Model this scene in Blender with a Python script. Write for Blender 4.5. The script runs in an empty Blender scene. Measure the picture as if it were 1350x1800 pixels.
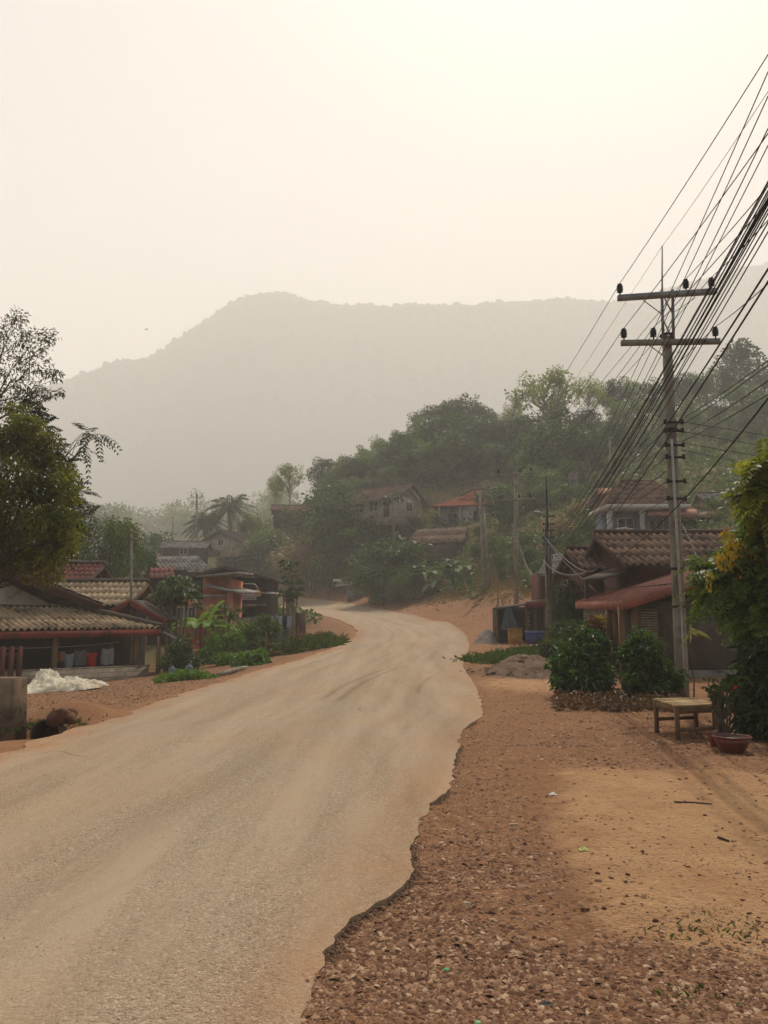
import bpy, math, random
import numpy as np
from mathutils import Vector

random.seed(11)
rng = np.random.default_rng(11)
S = bpy.context.scene
COL = S.collection

# ------------------------------------------------------------------ camera, sky, sun, exposure
EYE = 1.6
PIT = math.atan(200 / 1400)
CP, SP = math.cos(PIT), math.sin(PIT)
cam_d = bpy.data.cameras.new('camera')
cam_d.sensor_fit = 'VERTICAL'
cam_d.sensor_height = 36
cam_d.lens = 28.0
cam_d.clip_start = 0.05
cam_d.clip_end = 6000
cam = bpy.data.objects.new('camera', cam_d)
COL.objects.link(cam)
cam.location = (0, 0, EYE)
cam.rotation_euler = (math.radians(90) + PIT, 0, 0)
S.camera = cam

SUN_EL, SUN_AZ = math.radians(56), math.radians(19)      # azimuth to the right of straight ahead
W = bpy.data.worlds.new('World')
S.world = W
W.use_nodes = True
wn, wl = W.node_tree.nodes, W.node_tree.links
bg = wn['Background']
sky = wn.new('ShaderNodeTexSky')
sky.sky_type = 'NISHITA'
sky.sun_disc = False
sky.sun_elevation = SUN_EL
sky.sun_rotation = SUN_AZ
sky.air_density = 1.0
sky.dust_density = 1.6
sky.ozone_density = 0.3
tint = wn.new('ShaderNodeMixRGB')
tint.blend_type = 'MULTIPLY'
tint.inputs[0].default_value = 1.0
tint.inputs[2].default_value = (1.0, 0.865, 0.71, 1)       # smoke-filled air: pale, no blue
wl.new(sky.outputs[0], tint.inputs[1])
wl.new(tint.outputs[0], bg.inputs[0])
bg.inputs[1].default_value = 0.125

sl = bpy.data.lights.new('sun', 'SUN')
sl.energy = 5.0
sl.angle = math.radians(0.6)
sl.color = (1.0, 0.90, 0.76)
so = bpy.data.objects.new('sun', sl)
COL.objects.link(so)
sd = Vector((math.sin(SUN_AZ) * math.cos(SUN_EL), math.cos(SUN_AZ) * math.cos(SUN_EL), math.sin(SUN_EL)))
so.rotation_euler = sd.to_track_quat('Z', 'Y').to_euler()
so.location = (20, 10, 60)

S.view_settings.view_transform = 'Standard'
S.view_settings.look = 'None'
S.view_settings.gamma = 1
S.view_settings.exposure = 0.54
S.render.engine = 'CYCLES'
cy = S.cycles
cy.use_denoising = True
cy.max_bounces = 9
cy.diffuse_bounces = 3
cy.glossy_bounces = 2
cy.transmission_bounces = 4
cy.volume_bounces = 7
cy.transparent_max_bounces = 6
cy.caustics_reflective = False
cy.caustics_refractive = False
HAZE_DENSITY = 0.0013

# ------------------------------------------------------------------ projection helpers (used to survey where things stand)
def ray(px, py):
    u, v = (px - 675) / 1400, (900 - py) / 1400
    return u, CP - SP * v, SP + CP * v

def P(px, py, Y):
    u, a, b = ray(px, py)
    k = Y / a
    return np.array((u * k, Y, EYE + b * k))

def flatY(py):
    u, a, b = ray(675, py)
    return EYE * a / -b

# ------------------------------------------------------------------ mesh helpers
ORIG = {}

class MB:
    def __init__(self):
        self.v, self.f, self.n = [], [], 0
    def add(self, V, F):
        V = np.asarray(V, float).reshape(-1, 3)
        if isinstance(F, np.ndarray):
            self.f.append(F.astype(np.int64) + self.n)
        else:
            by = {}
            for q in F:
                by.setdefault(len(q), []).append(q)
            for q in by.values():
                self.f.append(np.array(q, np.int64) + self.n)
        self.v.append(V)
        self.n += len(V)
        return self
    def hexa(self, b, t):
        """b, t: four corners each, same order"""
        self.add(np.array(list(b) + list(t)), [(3, 2, 1, 0), (4, 5, 6, 7), (0, 1, 5, 4), (1, 2, 6, 5), (2, 3, 7, 6), (3, 0, 4, 7)])
    def box(self, lo, hi):
        x0, y0, z0 = lo
        x1, y1, z1 = hi
        c = [(x0, y0), (x1, y0), (x1, y1), (x0, y1)]
        self.hexa([(x, y, z0) for x, y in c], [(x, y, z1) for x, y in c])
    def obox(self, c, size, yaw=0, fr=None):
        c = np.array(c, float)
        sx, sy, sz = [s / 2 for s in size]
        cs, sn = math.cos(yaw), math.sin(yaw)
        ex, ey = np.array((cs, sn, 0)), np.array((-sn, cs, 0))
        q = [c - ex * sx - ey * sy, c + ex * sx - ey * sy, c + ex * sx + ey * sy, c - ex * sx + ey * sy]
        up = np.array((0, 0, sz))
        self.hexa([p - up for p in q], [p + up for p in q])
    def beam(self, p0, p1, w, h=None, up=(0, 0, 1)):
        h = h or w
        p0, p1 = np.array(p0, float), np.array(p1, float)
        d = p1 - p0
        d /= np.linalg.norm(d) + 1e-9
        u = np.array(up, float)
        if abs(d @ u) > 0.98:
            u = np.array((0, 1, 0.0))
        s = np.cross(d, u); s /= np.linalg.norm(s)
        t = np.cross(s, d)
        o = [-s * w / 2 - t * h / 2, s * w / 2 - t * h / 2, s * w / 2 + t * h / 2, -s * w / 2 + t * h / 2]
        self.hexa([p0 + k for k in o][::-1], [p1 + k for k in o][::-1])
    def slab(self, q, th):
        q = [np.array(p, float) for p in q]
        n = np.cross(q[1] - q[0], q[3] - q[0]); n /= np.linalg.norm(n)
        self.hexa([p - n * th for p in q], q)
    def tube(self, pts, r, seg=8, cap=True):
        pts = np.array(pts, float)
        n = len(pts)
        r = np.full(n, r, float) if np.isscalar(r) else np.array(r, float)
        d = np.gradient(pts, axis=0)
        d /= np.linalg.norm(d, axis=1)[:, None] + 1e-9
        ref = np.array((0.31, 0.95, 0.05)) if abs(d[0][2]) > 0.7 else np.array((0, 0, 1.0))
        a = np.cross(d, ref); a /= np.linalg.norm(a, axis=1)[:, None] + 1e-9
        b = np.cross(d, a)
        th = np.linspace(0, 2 * math.pi, seg, endpoint=False)
        V = pts[:, None, :] + r[:, None, None] * (np.cos(th)[None, :, None] * a[:, None, :] + np.sin(th)[None, :, None] * b[:, None, :])
        i, j = np.meshgrid(np.arange(n - 1), np.arange(seg), indexing='ij')
        j2 = (j + 1) % seg
        F = np.stack([i * seg + j, (i + 1) * seg + j, (i + 1) * seg + j2, i * seg + j2], -1).reshape(-1, 4)
        self.add(V.reshape(-1, 3), F)
        if cap:
            k = self.n - n * seg
            self.f.append(np.array([list(range(k, k + seg))], np.int64))
            self.f.append(np.array([list(range(k + (n - 1) * seg, k + n * seg))[::-1]], np.int64))
    def lathe(self, c, prof, seg=20):
        c = np.array(c, float)
        self.tube([c + (0, 0, z) for r, z in prof], [r for r, z in prof], seg) if False else None
        th = np.linspace(0, 2 * math.pi, seg, endpoint=False)
        V = np.array([[(c[0] + r * math.cos(t), c[1] + r * math.sin(t), c[2] + z) for t in th] for r, z in prof]).reshape(-1, 3)
        n = len(prof)
        i, j = np.meshgrid(np.arange(n - 1), np.arange(seg), indexing='ij')
        j2 = (j + 1) % seg
        F = np.stack([i * seg + j, i * seg + j2, (i + 1) * seg + j2, (i + 1) * seg + j], -1).reshape(-1, 4)
        self.add(V, F)
    def mesh(self, name, origin=(0, 0, 0), smooth=False):
        V = np.concatenate(self.v) - np.array(origin, float)
        m = bpy.data.meshes.new(name)
        m.vertices.add(len(V))
        m.vertices.foreach_set('co', V.astype(np.float32).ravel())
        li = np.concatenate([f.ravel() for f in self.f])
        ln = np.concatenate([np.full(len(f), f.shape[1], np.int32) for f in self.f])
        st = np.concatenate([[0], np.cumsum(ln)[:-1]]).astype(np.int32)
        m.loops.add(len(li))
        m.loops.foreach_set('vertex_index', li.astype(np.int32))
        m.polygons.add(len(ln))
        m.polygons.foreach_set('loop_start', st)
        m.polygons.foreach_set('loop_total', ln)
        if smooth:
            m.polygons.foreach_set('use_smooth', np.ones(len(ln), bool))
        m.update(calc_edges=True)
        return m
    def build(self, name, mat, parent=None, origin=None, smooth=False):
        o_ = ORIG[parent.name] if parent is not None else np.array(origin if origin is not None else (0, 0, 0), float)
        m = self.mesh(name, o_, smooth)
        m.materials.append(mat)
        o = bpy.data.objects.new(name, m)
        COL.objects.link(o)
        if parent is not None:
            o.parent = parent
        else:
            o.location = o_
        ORIG[o.name] = o_
        return o

def tag(o, label, cat, group=None, kind=None):
    if label: o['label'] = label
    if cat: o['category'] = cat
    if group: o['group'] = group
    if kind: o['kind'] = kind
    return o

def thing(name, label, cat, loc, group=None):
    o = bpy.data.objects.new(name, None)
    o.empty_display_size = 0.2
    COL.objects.link(o)
    o.location = tuple(float(c) for c in loc)
    ORIG[o.name] = np.array(loc, float)
    return tag(o, label, cat, group)

def structure(o):
    o['kind'] = 'structure'
    return o

def copy_tree(root, loc, rotz=0.0, scale=1.0, label=None, group=None):
    r = root.copy()
    COL.objects.link(r)
    r.location = tuple(float(c) for c in loc)
    r.rotation_euler = (0, 0, rotz)
    r.scale = scale if isinstance(scale, tuple) else (scale,) * 3
    if label: r['label'] = label
    if group: r['group'] = group
    for ch in list(root.children):
        c = ch.copy(); COL.objects.link(c); c.parent = r
        for g in list(ch.children):
            d = g.copy(); COL.objects.link(d); d.parent = c
    return r

# ------------------------------------------------------------------ materials
def srgb(r, g, b):
    f = lambda c: (c / 255 / 12.92) if c / 255 <= 0.04045 else ((c / 255 + 0.055) / 1.055) ** 2.4
    return (f(r), f(g), f(b), 1)

def new_mat(name):
    m = bpy.data.materials.new(name)
    m.use_nodes = True
    return m, m.node_tree.nodes, m.node_tree.links, m.node_tree.nodes['Principled BSDF']

def noise(n, l, co, scale, detail=6, rough=0.6, dist=0.0):
    t = n.new('ShaderNodeTexNoise')
    t.inputs['Scale'].default_value = scale
    t.inputs['Detail'].default_value = detail
    t.inputs['Roughness'].default_value = rough
    t.inputs['Distortion'].default_value = dist
    if co is not None: l.new(co, t.inputs['Vector'])
    return t.outputs['Fac']

def ramp(n, l, src, a, b, ca=0.0, cb=1.0):
    r = n.new('ShaderNodeMapRange')
    r.inputs[1].default_value, r.inputs[2].default_value = a, b
    r.inputs[3].default_value, r.inputs[4].default_value = ca, cb
    l.new(src, r.inputs[0])
    return r.outputs[0]

def mixc(n, l, fac, a, b, mode='MIX'):
    m = n.new('ShaderNodeMixRGB')
    m.blend_type = mode
    for s, i in ((fac, 0), (a, 1), (b, 2)):
        if isinstance(s, (tuple, float, int)):
            m.inputs[i].default_value = s if not isinstance(s, tuple) or len(s) == 4 else (*s, 1)
        else:
            l.new(s, m.inputs[i])
    return m.outputs[0]

def bumpn(n, l, h, strength, dist):
    b = n.new('ShaderNodeBump')
    b.inputs['Strength'].default_value = strength
    b.inputs['Distance'].default_value = dist
    l.new(h, b.inputs['Height'])
    return b.outputs[0]

def mathn(n, l, op, a, b=None):
    m = n.new('ShaderNodeMath'); m.operation = op
    for s, i in ((a, 0), (b, 1)):
        if s is None: continue
        if isinstance(s, (int, float)): m.inputs[i].default_value = s
        else: l.new(s, m.inputs[i])
    return m.outputs[0]

def mat(name, c1, c2, scale=3, rough=0.85, bump=0.15, bscale=40, dirt=None, dscale=1.2, stretch=None, spec=0.25, metal=0.0, island=0.0):
    """weathered two-tone surface; dirt: (colour, amount); stretch: coordinates scaled so that streaks run along an axis"""
    m, n, l, bs = new_mat(name)
    tc = n.new('ShaderNodeTexCoord').outputs['Object']
    if stretch:
        mp = n.new('ShaderNodeMapping'); mp.inputs['Scale'].default_value = stretch
        l.new(tc, mp.inputs['Vector']); co = mp.outputs[0]
    else:
        co = tc
    col = mixc(n, l, ramp(n, l, noise(n, l, co, scale), 0.32, 0.68), c1, c2)
    if dirt:
        col = mixc(n, l, ramp(n, l, noise(n, l, tc, dscale, 8, 0.7, 0.4), 0.62 - 0.3 * dirt[1], 0.78 - 0.2 * dirt[1]), col, dirt[0])
    if island:
        g = n.new('ShaderNodeNewGeometry').outputs['Random Per Island']
        col = mixc(n, l, 1.0, col, mixc(n, l, g, (1 - island,) * 3, (1 + island,) * 3), 'MULTIPLY')
    l.new(col, bs.inputs['Base Color'])
    bs.inputs['Roughness'].default_value = rough
    bs.inputs['Specular IOR Level'].default_value = spec
    bs.inputs['Metallic'].default_value = metal
    if bump:
        l.new(bumpn(n, l, noise(n, l, tc, bscale, 4), bump, 0.02), bs.inputs['Normal'])
    return m

def leafmat(name, c1, c2, c3=None, trans=0.4, rough=0.5, spec=0.35):
    m, n, l, bs = new_mat(name)
    g = n.new('ShaderNodeNewGeometry').outputs['Random Per Island']
    tc = n.new('ShaderNodeTexCoord').outputs['Object']
    col = mixc(n, l, g, c1, c2)
    if c3:
        col = mixc(n, l, ramp(n, l, noise(n, l, tc, 0.45, 3), 0.5, 0.66), col, c3)
    oi = n.new('ShaderNodeObjectInfo').outputs['Random']
    col = mixc(n, l, 1.0, col, mixc(n, l, oi, (0.8, 0.88, 0.78), (1.25, 1.22, 1.02)), 'MULTIPLY')
    l.new(col, bs.inputs['Base Color'])
    bs.inputs['Roughness'].default_value = rough
    bs.inputs['Specular IOR Level'].default_value = spec
    tr = n.new('ShaderNodeBsdfTranslucent')
    l.new(mixc(n, l, 1.0, col, (1.25, 1.2, 0.7), 'MULTIPLY'), tr.inputs[0])
    mx = n.new('ShaderNodeMixShader')
    mx.inputs[0].default_value = trans
    l.new(bs.outputs[0], mx.inputs[1]); l.new(tr.outputs[0], mx.inputs[2])
    l.new(mx.outputs[0], n['Material Output'].inputs[0])
    return m
# ------------------------------------------------------------------ lie of the land
RT = [(1200, 23.1), (1175, 28), (1150, 35), (1125, 45), (1110, 52), (1100, 58), (1090, 64), (1080, 70), (1070, 78), (1062, 85), (1056, 92), (1050, 100), (1044, 110), (1038, 122)]
def roadY(py):
    if py >= 1200: return flatY(py)
    a = RT[::-1]
    return float(np.interp(py, [p for p, y in a], [y for p, y in a]))

LEFT = [(390, 1200), (470, 1175), (560, 1148), (610, 1130), (626, 1117), (629, 1110), (618, 1100), (600, 1091), (575, 1084), (550, 1078), (530, 1073), (480, 1066), (420, 1060), (300, 1053), (150, 1046)]
RIGHT = [(535, 1800), (548, 1755), (572, 1690), (590, 1655), (622, 1622), (660, 1596), (700, 1566), (724, 1540), (722, 1512), (716, 1492), (735, 1468), (752, 1432), (770, 1408), (792, 1385), (800, 1345), (806, 1315), (813, 1285), (846, 1262), (847, 1238), (838, 1215), (829, 1201), (819, 1187), (815, 1180), (814, 1168), (818, 1155), (823, 1145), (825, 1132), (820, 1118), (808, 1108), (785, 1099), (760, 1092), (700, 1078), (650, 1067), (600, 1059), (555, 1053.5), (500, 1048), (420, 1043), (300, 1038)]
def edge(lst):
    out = []
    for px, py in lst:
        p = P(px, py, roadY(py))
        out.append((p[1], p[0]))
    return np.array(sorted(out))
LE = np.concatenate([[(-20, -5.4), (0, -4.95), (10, -4.85), (16, -4.85)], edge(LEFT)])
RE = np.concatenate([[(-20, -2.6), (0, -0.9)], edge(RIGHT)])
def road_x(Y):
    return np.interp(Y, LE[:, 0], LE[:, 1]), np.interp(Y, RE[:, 0], RE[:, 1])

ctrl = [(x, y, 0.0) for y in (-30, -12, 0, 6, 12, 18) for x in (-4.5, 0, 4, 9)]
ctrl += [(x, y, -0.1) for y in (-30, -10, 4) for x in (-9, -18, 16, 26)]
for lst in (LEFT, RIGHT):
    for px, py in lst:
        if py < 1200 and py not in (1187, 1180, 1168, 1117, 1099):
            ctrl.append(tuple(P(px, py, roadY(py))))
def C(px, py, Y): ctrl.append(tuple(P(px, py, Y)))
# left yards, a little below the road
for x, y, z in ((-7, 14, -0.15), (-12, 16, -0.35), (-9, 22, -0.3), (-15, 24, -0.6), (-8.5, 30, -0.35), (-12, 34, -0.57), (-20, 34, -0.7), (-9, 38, -0.3), (-14, 42, -0.4), (-22, 45, -0.4),
                (-9, 46, 0.0), (-13, 52, 0.4), (-25, 58, 1.0), (-6.5, 52, 0.9), (-11, 60, 1.4), (-18, 64, 2.0), (-40, 30, -0.6), (-45, 60, 1.5), (-14, 78, 3.4), (-30, 80, 4.0), (-26, 100, 7.0), (-36, 130, 12.0), (-70, 130, 12.0),
                (-50, 200, 17.0), (-100, 250, 22.0), (-60, 340, 30.0), (-200, 340, 34), (-150, 120, 12), (-90, 60, 3)):
    ctrl.append((x, y, z))
# right side: verge, yards, then the hill
for x, y, z in ((8, 18, 0.0), (12, 22, 0.05), (7.2, 24, 0.08), (16, 26, 0.3), (7.6, 32, 0.3), (12, 34, 0.8), (20, 32, 1.4), (8.6, 40, 0.8), (13, 44, 2.2), (9.3, 46, 1.1), (22, 46, 5.0), (16, 52, 5.2), (20, 58, 7.4), (30, 58, 9.5), (9.0, 52, 2.6), (40, 40, 6), (45, 20, 2.0), (60, 60, 16)):
    ctrl.append((x, y, z))
for px, py, Y in ((560, 1040, 98), (640, 1040, 90), (720, 1045, 82), (800, 1040, 72), (860, 1035, 66), (930, 1040, 58), (640, 990, 98), (760, 960, 92), (770, 915, 101), (860, 905, 104), (700, 905, 106), (620, 915, 108), (540, 960, 112), (960, 940, 75), (1000, 900, 80), (1060, 880, 82),
                  (560, 880, 130), (660, 850, 132), (780, 800, 142), (900, 800, 130), (1000, 800, 115), (1120, 790, 105), (1250, 780, 104), (1400, 780, 104), (780, 775, 165), (940, 760, 155), (1180, 735, 140), (1350, 715, 140), (470, 930, 140)):
    C(px, py, Y)
for x, y, z in ((30, 230, 38), (90, 200, 48), (-20, 220, 26), (120, 120, 40), (100, 330, 45), (200, 340, 60), (0, 340, 34), (200, 200, 55), (200, 60, 30), (120, -20, 3), (-120, -20, -1)):
    ctrl.append((x, y, z))
ctrl = np.array(ctrl)
_k = ctrl[:, :2] / 10.0
def _phi(d2): return np.where(d2 > 1e-12, 0.5 * d2 * np.log(d2 + 1e-12), 0.0)
_n = len(_k)
_A = np.zeros((_n + 3, _n + 3))
_d2 = ((_k[:, None] - _k[None]) ** 2).sum(-1)
_A[:_n, :_n] = _phi(_d2) + np.eye(_n) * 0.02
_A[:_n, _n] = 1; _A[:_n, _n + 1:] = _k
_A[_n:, :_n] = _A[:_n, _n:].T
_w = np.linalg.solve(_A, np.concatenate([ctrl[:, 2], [0, 0, 0]]))
def H(x, y):
    q = np.stack([np.asarray(x, float) / 10, np.asarray(y, float) / 10], -1)
    sh = q.shape[:-1]
    q = q.reshape(-1, 2)
    out = np.empty(len(q))
    for i in range(0, len(q), 20000):
        b = q[i:i + 20000]
        out[i:i + 20000] = _phi(((b[:, None] - _k[None]) ** 2).sum(-1)) @ _w[:_n] + _w[_n] + b @ _w[_n + 1:]
    return out.reshape(sh)
def G(px, Y, dz=0.0):
    """ground point under picture column px at depth Y"""
    z = 0.0
    for _ in range(6):
        c = Y * CP + (z - EYE) * SP
        x = (px - 675) / 1400 * c
        z = float(H(x, Y))
    return np.array((x, Y, z + dz))
def hz(x, y): return float(H(x, y))

def vnoise(x, y, seed=0):
    """cheap smooth value noise"""
    xi, yi = np.floor(x).astype(int), np.floor(y).astype(int)
    xf, yf = x - xi, y - yi
    xf, yf = xf * xf * (3 - 2 * xf), yf * yf * (3 - 2 * yf)
    def h(a, b):
        v = np.sin(a * 127.1 + b * 311.7 + seed * 74.7) * 43758.5453
        return v - np.floor(v)
    return (h(xi, yi) * (1 - xf) + h(xi + 1, yi) * xf) * (1 - yf) + (h(xi, yi + 1) * (1 - xf) + h(xi + 1, yi + 1) * xf) * yf
def fbm(x, y, seed=0, o=4):
    s, a, t = 0, 0.5, 0
    for k in range(o):
        s = s + a * vnoise(x * 2 ** k, y * 2 ** k, seed + k); t += a; a *= 0.5
    return s / t
def sstep(a, b, x):
    t = np.clip((x - a) / (b - a), 0, 1)
    return t * t * (3 - 2 * t)

# ground sheet ------------------------------------------------------
rows = [-25, -16, -10, -6, -3, -1]
y = 0.0
while y < 420:
    rows.append(y)
    y += max(0.11, 0.016 * y)
rows = np.array(rows)
ss = np.linspace(-1.15, 1.15, 331)
ss = np.sign(ss) * (0.55 * np.abs(ss) + 0.45 * np.abs(ss) ** 2)
YY, SS = np.meshgrid(rows, ss, indexing='ij')
XX = SS * (np.maximum(YY, 0) * 1.05 + 7)
ZZ = H(XX, YY)
xl, xr = road_x(YY)
dist_r = np.maximum(xl - XX, XX - xr)                    # metres outside the asphalt (negative: on it)
off = sstep(0.0, 0.6, dist_r)
near = np.exp(-np.maximum(YY, 0) / 40)
ZZ = ZZ - 0.018 * (1 - off) - 0.004 * sstep(-.1, .1, dist_r) + off * ((fbm(XX * 0.8, YY * 0.8, 3) - 0.5) * 0.10 + (fbm(XX * 3.1, YY * 3.1, 9) - 0.5) * 0.05 * near)
far_off = sstep(3, 15, dist_r) * sstep(60, 90, YY)
ZZ += far_off * (fbm(XX * 0.12, YY * 0.12, 5) - 0.5) * 2.0
ZZ += 0.034 * sstep(.42, .6, fbm(YY * .9, YY * 0 + 2.2, 101, 3)) * np.exp(-(dist_r / .35) ** 2) * (XX > -2)
# ditch at the culvert on the left
gd = np.exp(-(((XX + 6.0) / 0.75) ** 2 + ((YY - 13.4) / 1.0) ** 2))
ZZ -= 0.42 * gd
ZZ += 0.34 * np.exp(-(((XX + 5.75) / 0.8) ** 2 + ((YY - 14.9) / 0.75) ** 2))
m_ = MB()
nr, nc = YY.shape
i, j = np.meshgrid(np.arange(nr - 1), np.arange(nc - 1), indexing='ij')
m_.add(np.stack([XX, YY, ZZ], -1).reshape(-1, 3), np.stack([i * nc + j, i * nc + j + 1, (i + 1) * nc + j + 1, (i + 1) * nc + j], -1).reshape(-1, 4))
# what covers the ground, by place: sand (beaten pale earth), green (weeds, leaf litter), clay (bare red earth)
pY = YY
sand = sstep(0.40, 0.62, fbm(XX * 0.55, YY * 0.55, 21) * 0.5 + 0.75 * np.exp(-(((XX - 3.5) / 2.35) ** 2 + ((YY - 6.3) / 3.0) ** 2)))
sand *= sstep(0.6, 1.6, dist_r) * (XX > 0) * (YY < 13)
sand = np.maximum(sand, np.exp(-(((XX - 3.9) / 1.6) ** 2 + ((YY - 21.5) / 2.6) ** 2) * 1.1))
clay = sstep(0.9, 0.2, dist_r) * 0.75 * (XX < 0) + sstep(5.5, 2.0, dist_r + 2.5 * (fbm(XX * .3, YY * .3, 35) - .5)) * (XX > -2) * sstep(34, 42, YY) * sstep(84, 72, YY) * 1.0 + np.exp(-(((XX - 9.6) / 0.8) ** 2 + ((YY - 62) / 6) ** 2)) + 0.8 * np.exp(-(((XX + 5.9) / 1.2) ** 2 + ((YY - 14.8) / 1.2) ** 2))
clay += sstep(60, 45, YY) * 0.45 * (XX > 0) * sstep(26, 32, YY) + 0.35 * sstep(26, 18, YY)
green = sstep(3, 9, dist_r + 7 * (fbm(XX * 0.2, YY * 0.2, 31) - 0.5)) * sstep(44, 56, YY) + sstep(1.5, 4, -XX - 5) * sstep(36, 44, YY) * 0.8
green = np.clip(green, 0, 1) * (1 - np.clip(clay, 0, 1) * 0.8)
me = m_.mesh('ground', smooth=True)
at = me.color_attributes.new('cover', 'FLOAT_COLOR', 'POINT')
rgba = np.ones((nr * nc, 4), np.float32)
rgba[:, 0], rgba[:, 1], rgba[:, 2] = sand.ravel(), green.ravel(), np.clip(clay, 0, 1).ravel()
at.data.foreach_set('color', rgba.ravel())

m, n, l, bs = new_mat('ground_earth')
tc = n.new('ShaderNodeTexCoord').outputs['Object']
va = n.new('ShaderNodeVertexColor'); va.layer_name = 'cover'
sp = n.new('ShaderNodeSeparateColor'); l.new(va.outputs[0], sp.inputs[0])
vo = n.new('ShaderNodeTexVoronoi'); vo.inputs['Scale'].default_value = 26; l.new(tc, vo.inputs['Vector'])
vo2 = n.new('ShaderNodeTexVoronoi'); vo2.inputs['Scale'].default_value = 60; l.new(tc, vo2.inputs['Vector'])
base = mixc(n, l, ramp(n, l, noise(n, l, tc, 1.3), 0.35, 0.65), srgb(106, 76, 56), srgb(134, 100, 74))
base = mixc(n, l, ramp(n, l, noise(n, l, tc, 6, 8, 0.7), 0.4, 0.7), base, srgb(146, 104, 72))
hsv = n.new('ShaderNodeSeparateColor'); l.new(vo.outputs['Color'], hsv.inputs[0])
base = mixc(n, l, ramp(n, l, hsv.outputs[0], 0.2, 1.0, 0.0, 0.55), base, mixc(n, l, hsv.outputs[1], srgb(104, 70, 50), srgb(188, 150, 116)))
sandc = mixc(n, l, ramp(n, l, noise(n, l, tc, 2.2, 8, 0.7), 0.3, 0.7), srgb(172, 134, 96), srgb(188, 154, 114))
sandc = mixc(n, l, ramp(n, l, noise(n, l, tc, 14, 6, 0.75), 0.52, 0.7), sandc, srgb(150, 106, 70))
sandc = mixc(n, l, ramp(n, l, noise(n, l, tc, 0.9, 8, 0.75, 0.6), 0.52, 0.66, 0, .7), sandc, srgb(158, 114, 78))
clayc = mixc(n, l, ramp(n, l, noise(n, l, tc, 0.9, 8, 0.7), 0.3, 0.7), srgb(138, 98, 68), srgb(158, 120, 90))
grc = mixc(n, l, ramp(n, l, noise(n, l, tc, 0.5, 8, 0.7), 0.35, 0.65), srgb(66, 72, 38), srgb(110, 92, 58))
breakup = mathn(n, l, 'MULTIPLY', ramp(n, l, noise(n, l, tc, 3.5, 8, 0.75), 0.3, 0.6, 0.25, 1.35), sp.outputs[0])
col = mixc(n, l, ramp(n, l, breakup, 0.25, 0.75), base, sandc)
col = mixc(n, l, ramp(n, l, mathn(n, l, 'MULTIPLY', ramp(n, l, noise(n, l, tc, 2.0, 8, 0.7), 0.3, 0.65, 0.4, 1.2), sp.outputs[2]), 0.1, 0.85), col, clayc)
col = mixc(n, l, sp.outputs[1], col, grc)
l.new(col, bs.inputs['Base Color'])
bs.inputs['Roughness'].default_value = 0.95
bs.inputs['Specular IOR Level'].default_value = 0.1
hgt = mathn(n, l, 'ADD', mathn(n, l, 'MULTIPLY', vo.outputs['Distance'], -1.0), mathn(n, l, 'MULTIPLY', noise(n, l, tc, 9, 8, 0.75), 1.6))
hgt = mathn(n, l, 'ADD', hgt, mathn(n, l, 'MULTIPLY', vo2.outputs['Distance'], -0.6))
l.new(bumpn(n, l, hgt, 0.7, 0.03), bs.inputs['Normal'])
me.materials.append(m)
ground = structure(bpy.data.objects.new('ground', me)); COL.objects.link(ground)

# road --------------------------------------------------------------
ry = [-20.0, -12, -6, -3]
y = -1.0
while y < 121.5:
    ry.append(y); y += max(0.05, 0.008 * abs(y))
ry = np.array(ry)
xl, xr = road_x(ry)
rag = np.exp(-np.maximum(ry, 0) / 30)
xr = xr + ((fbm(ry * 2.4, ry * 0 + 3.3, 41, 5) - 0.5) * 0.13 + (fbm(ry * 7, ry * 0, 5, 3) - 0.5) * 0.075) * (0.35 + 0.65 * rag)
xl = xl + (fbm(ry * 1.3, ry * 0 + 8.1, 43, 4) - 0.5) * 0.45
xr_final = xr.copy()
nu = 120
t = np.linspace(0, 1, nu)
RX = xl[:, None] + (xr - xl)[:, None] * t[None]
RY = np.repeat(ry[:, None], nu, 1)
RZ = H(RX, RY) + 0.022 + 0.05 * np.sin(np.pi * t)[None] * np.exp(-np.maximum(RY, 0) / 200)
top = np.stack([RX, RY, RZ], -1)
mb = MB()
nr_, nc_ = RX.shape
i, j = np.meshgrid(np.arange(nr_ - 1), np.arange(nc_ - 1), indexing='ij')
mb.add(top.reshape(-1, 3), np.stack([i * nc_ + j, i * nc_ + j + 1, (i + 1) * nc_ + j + 1, (i + 1) * nc_ + j], -1).reshape(-1, 4))
for e, s in ((0, 1), (nc_ - 1, -1)):                       # broken asphalt edge: a real lip
    a = top[:, e] - (0, 0, 0.001); b = a - np.array((0.02 * -s, 0, 0.11))
    V = np.concatenate([a, b]); k = np.arange(nr_ - 1)
    F = np.stack([k, k + 1, k + 1 + nr_, k + nr_], -1)
    mb.add(V, F if s > 0 else F[:, ::-1])
m, n, l, bs = new_mat('dusty_asphalt')
tc = n.new('ShaderNodeTexCoord').outputs['Object']
mp = n.new('ShaderNodeMapping'); mp.inputs['Scale'].default_value = (1.0, 0.10, 1); mp.inputs['Rotation'].default_value = (0, 0, math.radians(-6))
l.new(tc, mp.inputs['Vector'])
base = mixc(n, l, ramp(n, l, noise(n, l, mp.outputs[0], 1.1, 5, 0.55), 0.33, 0.68), srgb(154, 136, 114), srgb(167, 149, 126))
base = mixc(n, l, ramp(n, l, noise(n, l, mp.outputs[0], 4.5, 4, 0.6), 0.55, 0.75, 0, 0.35), base, srgb(132, 110, 90))
base = mixc(n, l, ramp(n, l, noise(n, l, tc, 0.35, 5, 0.6), 0.45, 0.7, 0, 0.5), base, srgb(172, 140, 106))
vo = n.new('ShaderNodeTexVoronoi'); vo.inputs['Scale'].default_value = 75; l.new(tc, vo.inputs['Vector'])
sc = n.new('ShaderNodeSeparateColor'); l.new(vo.outputs['Color'], sc.inputs[0])
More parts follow.
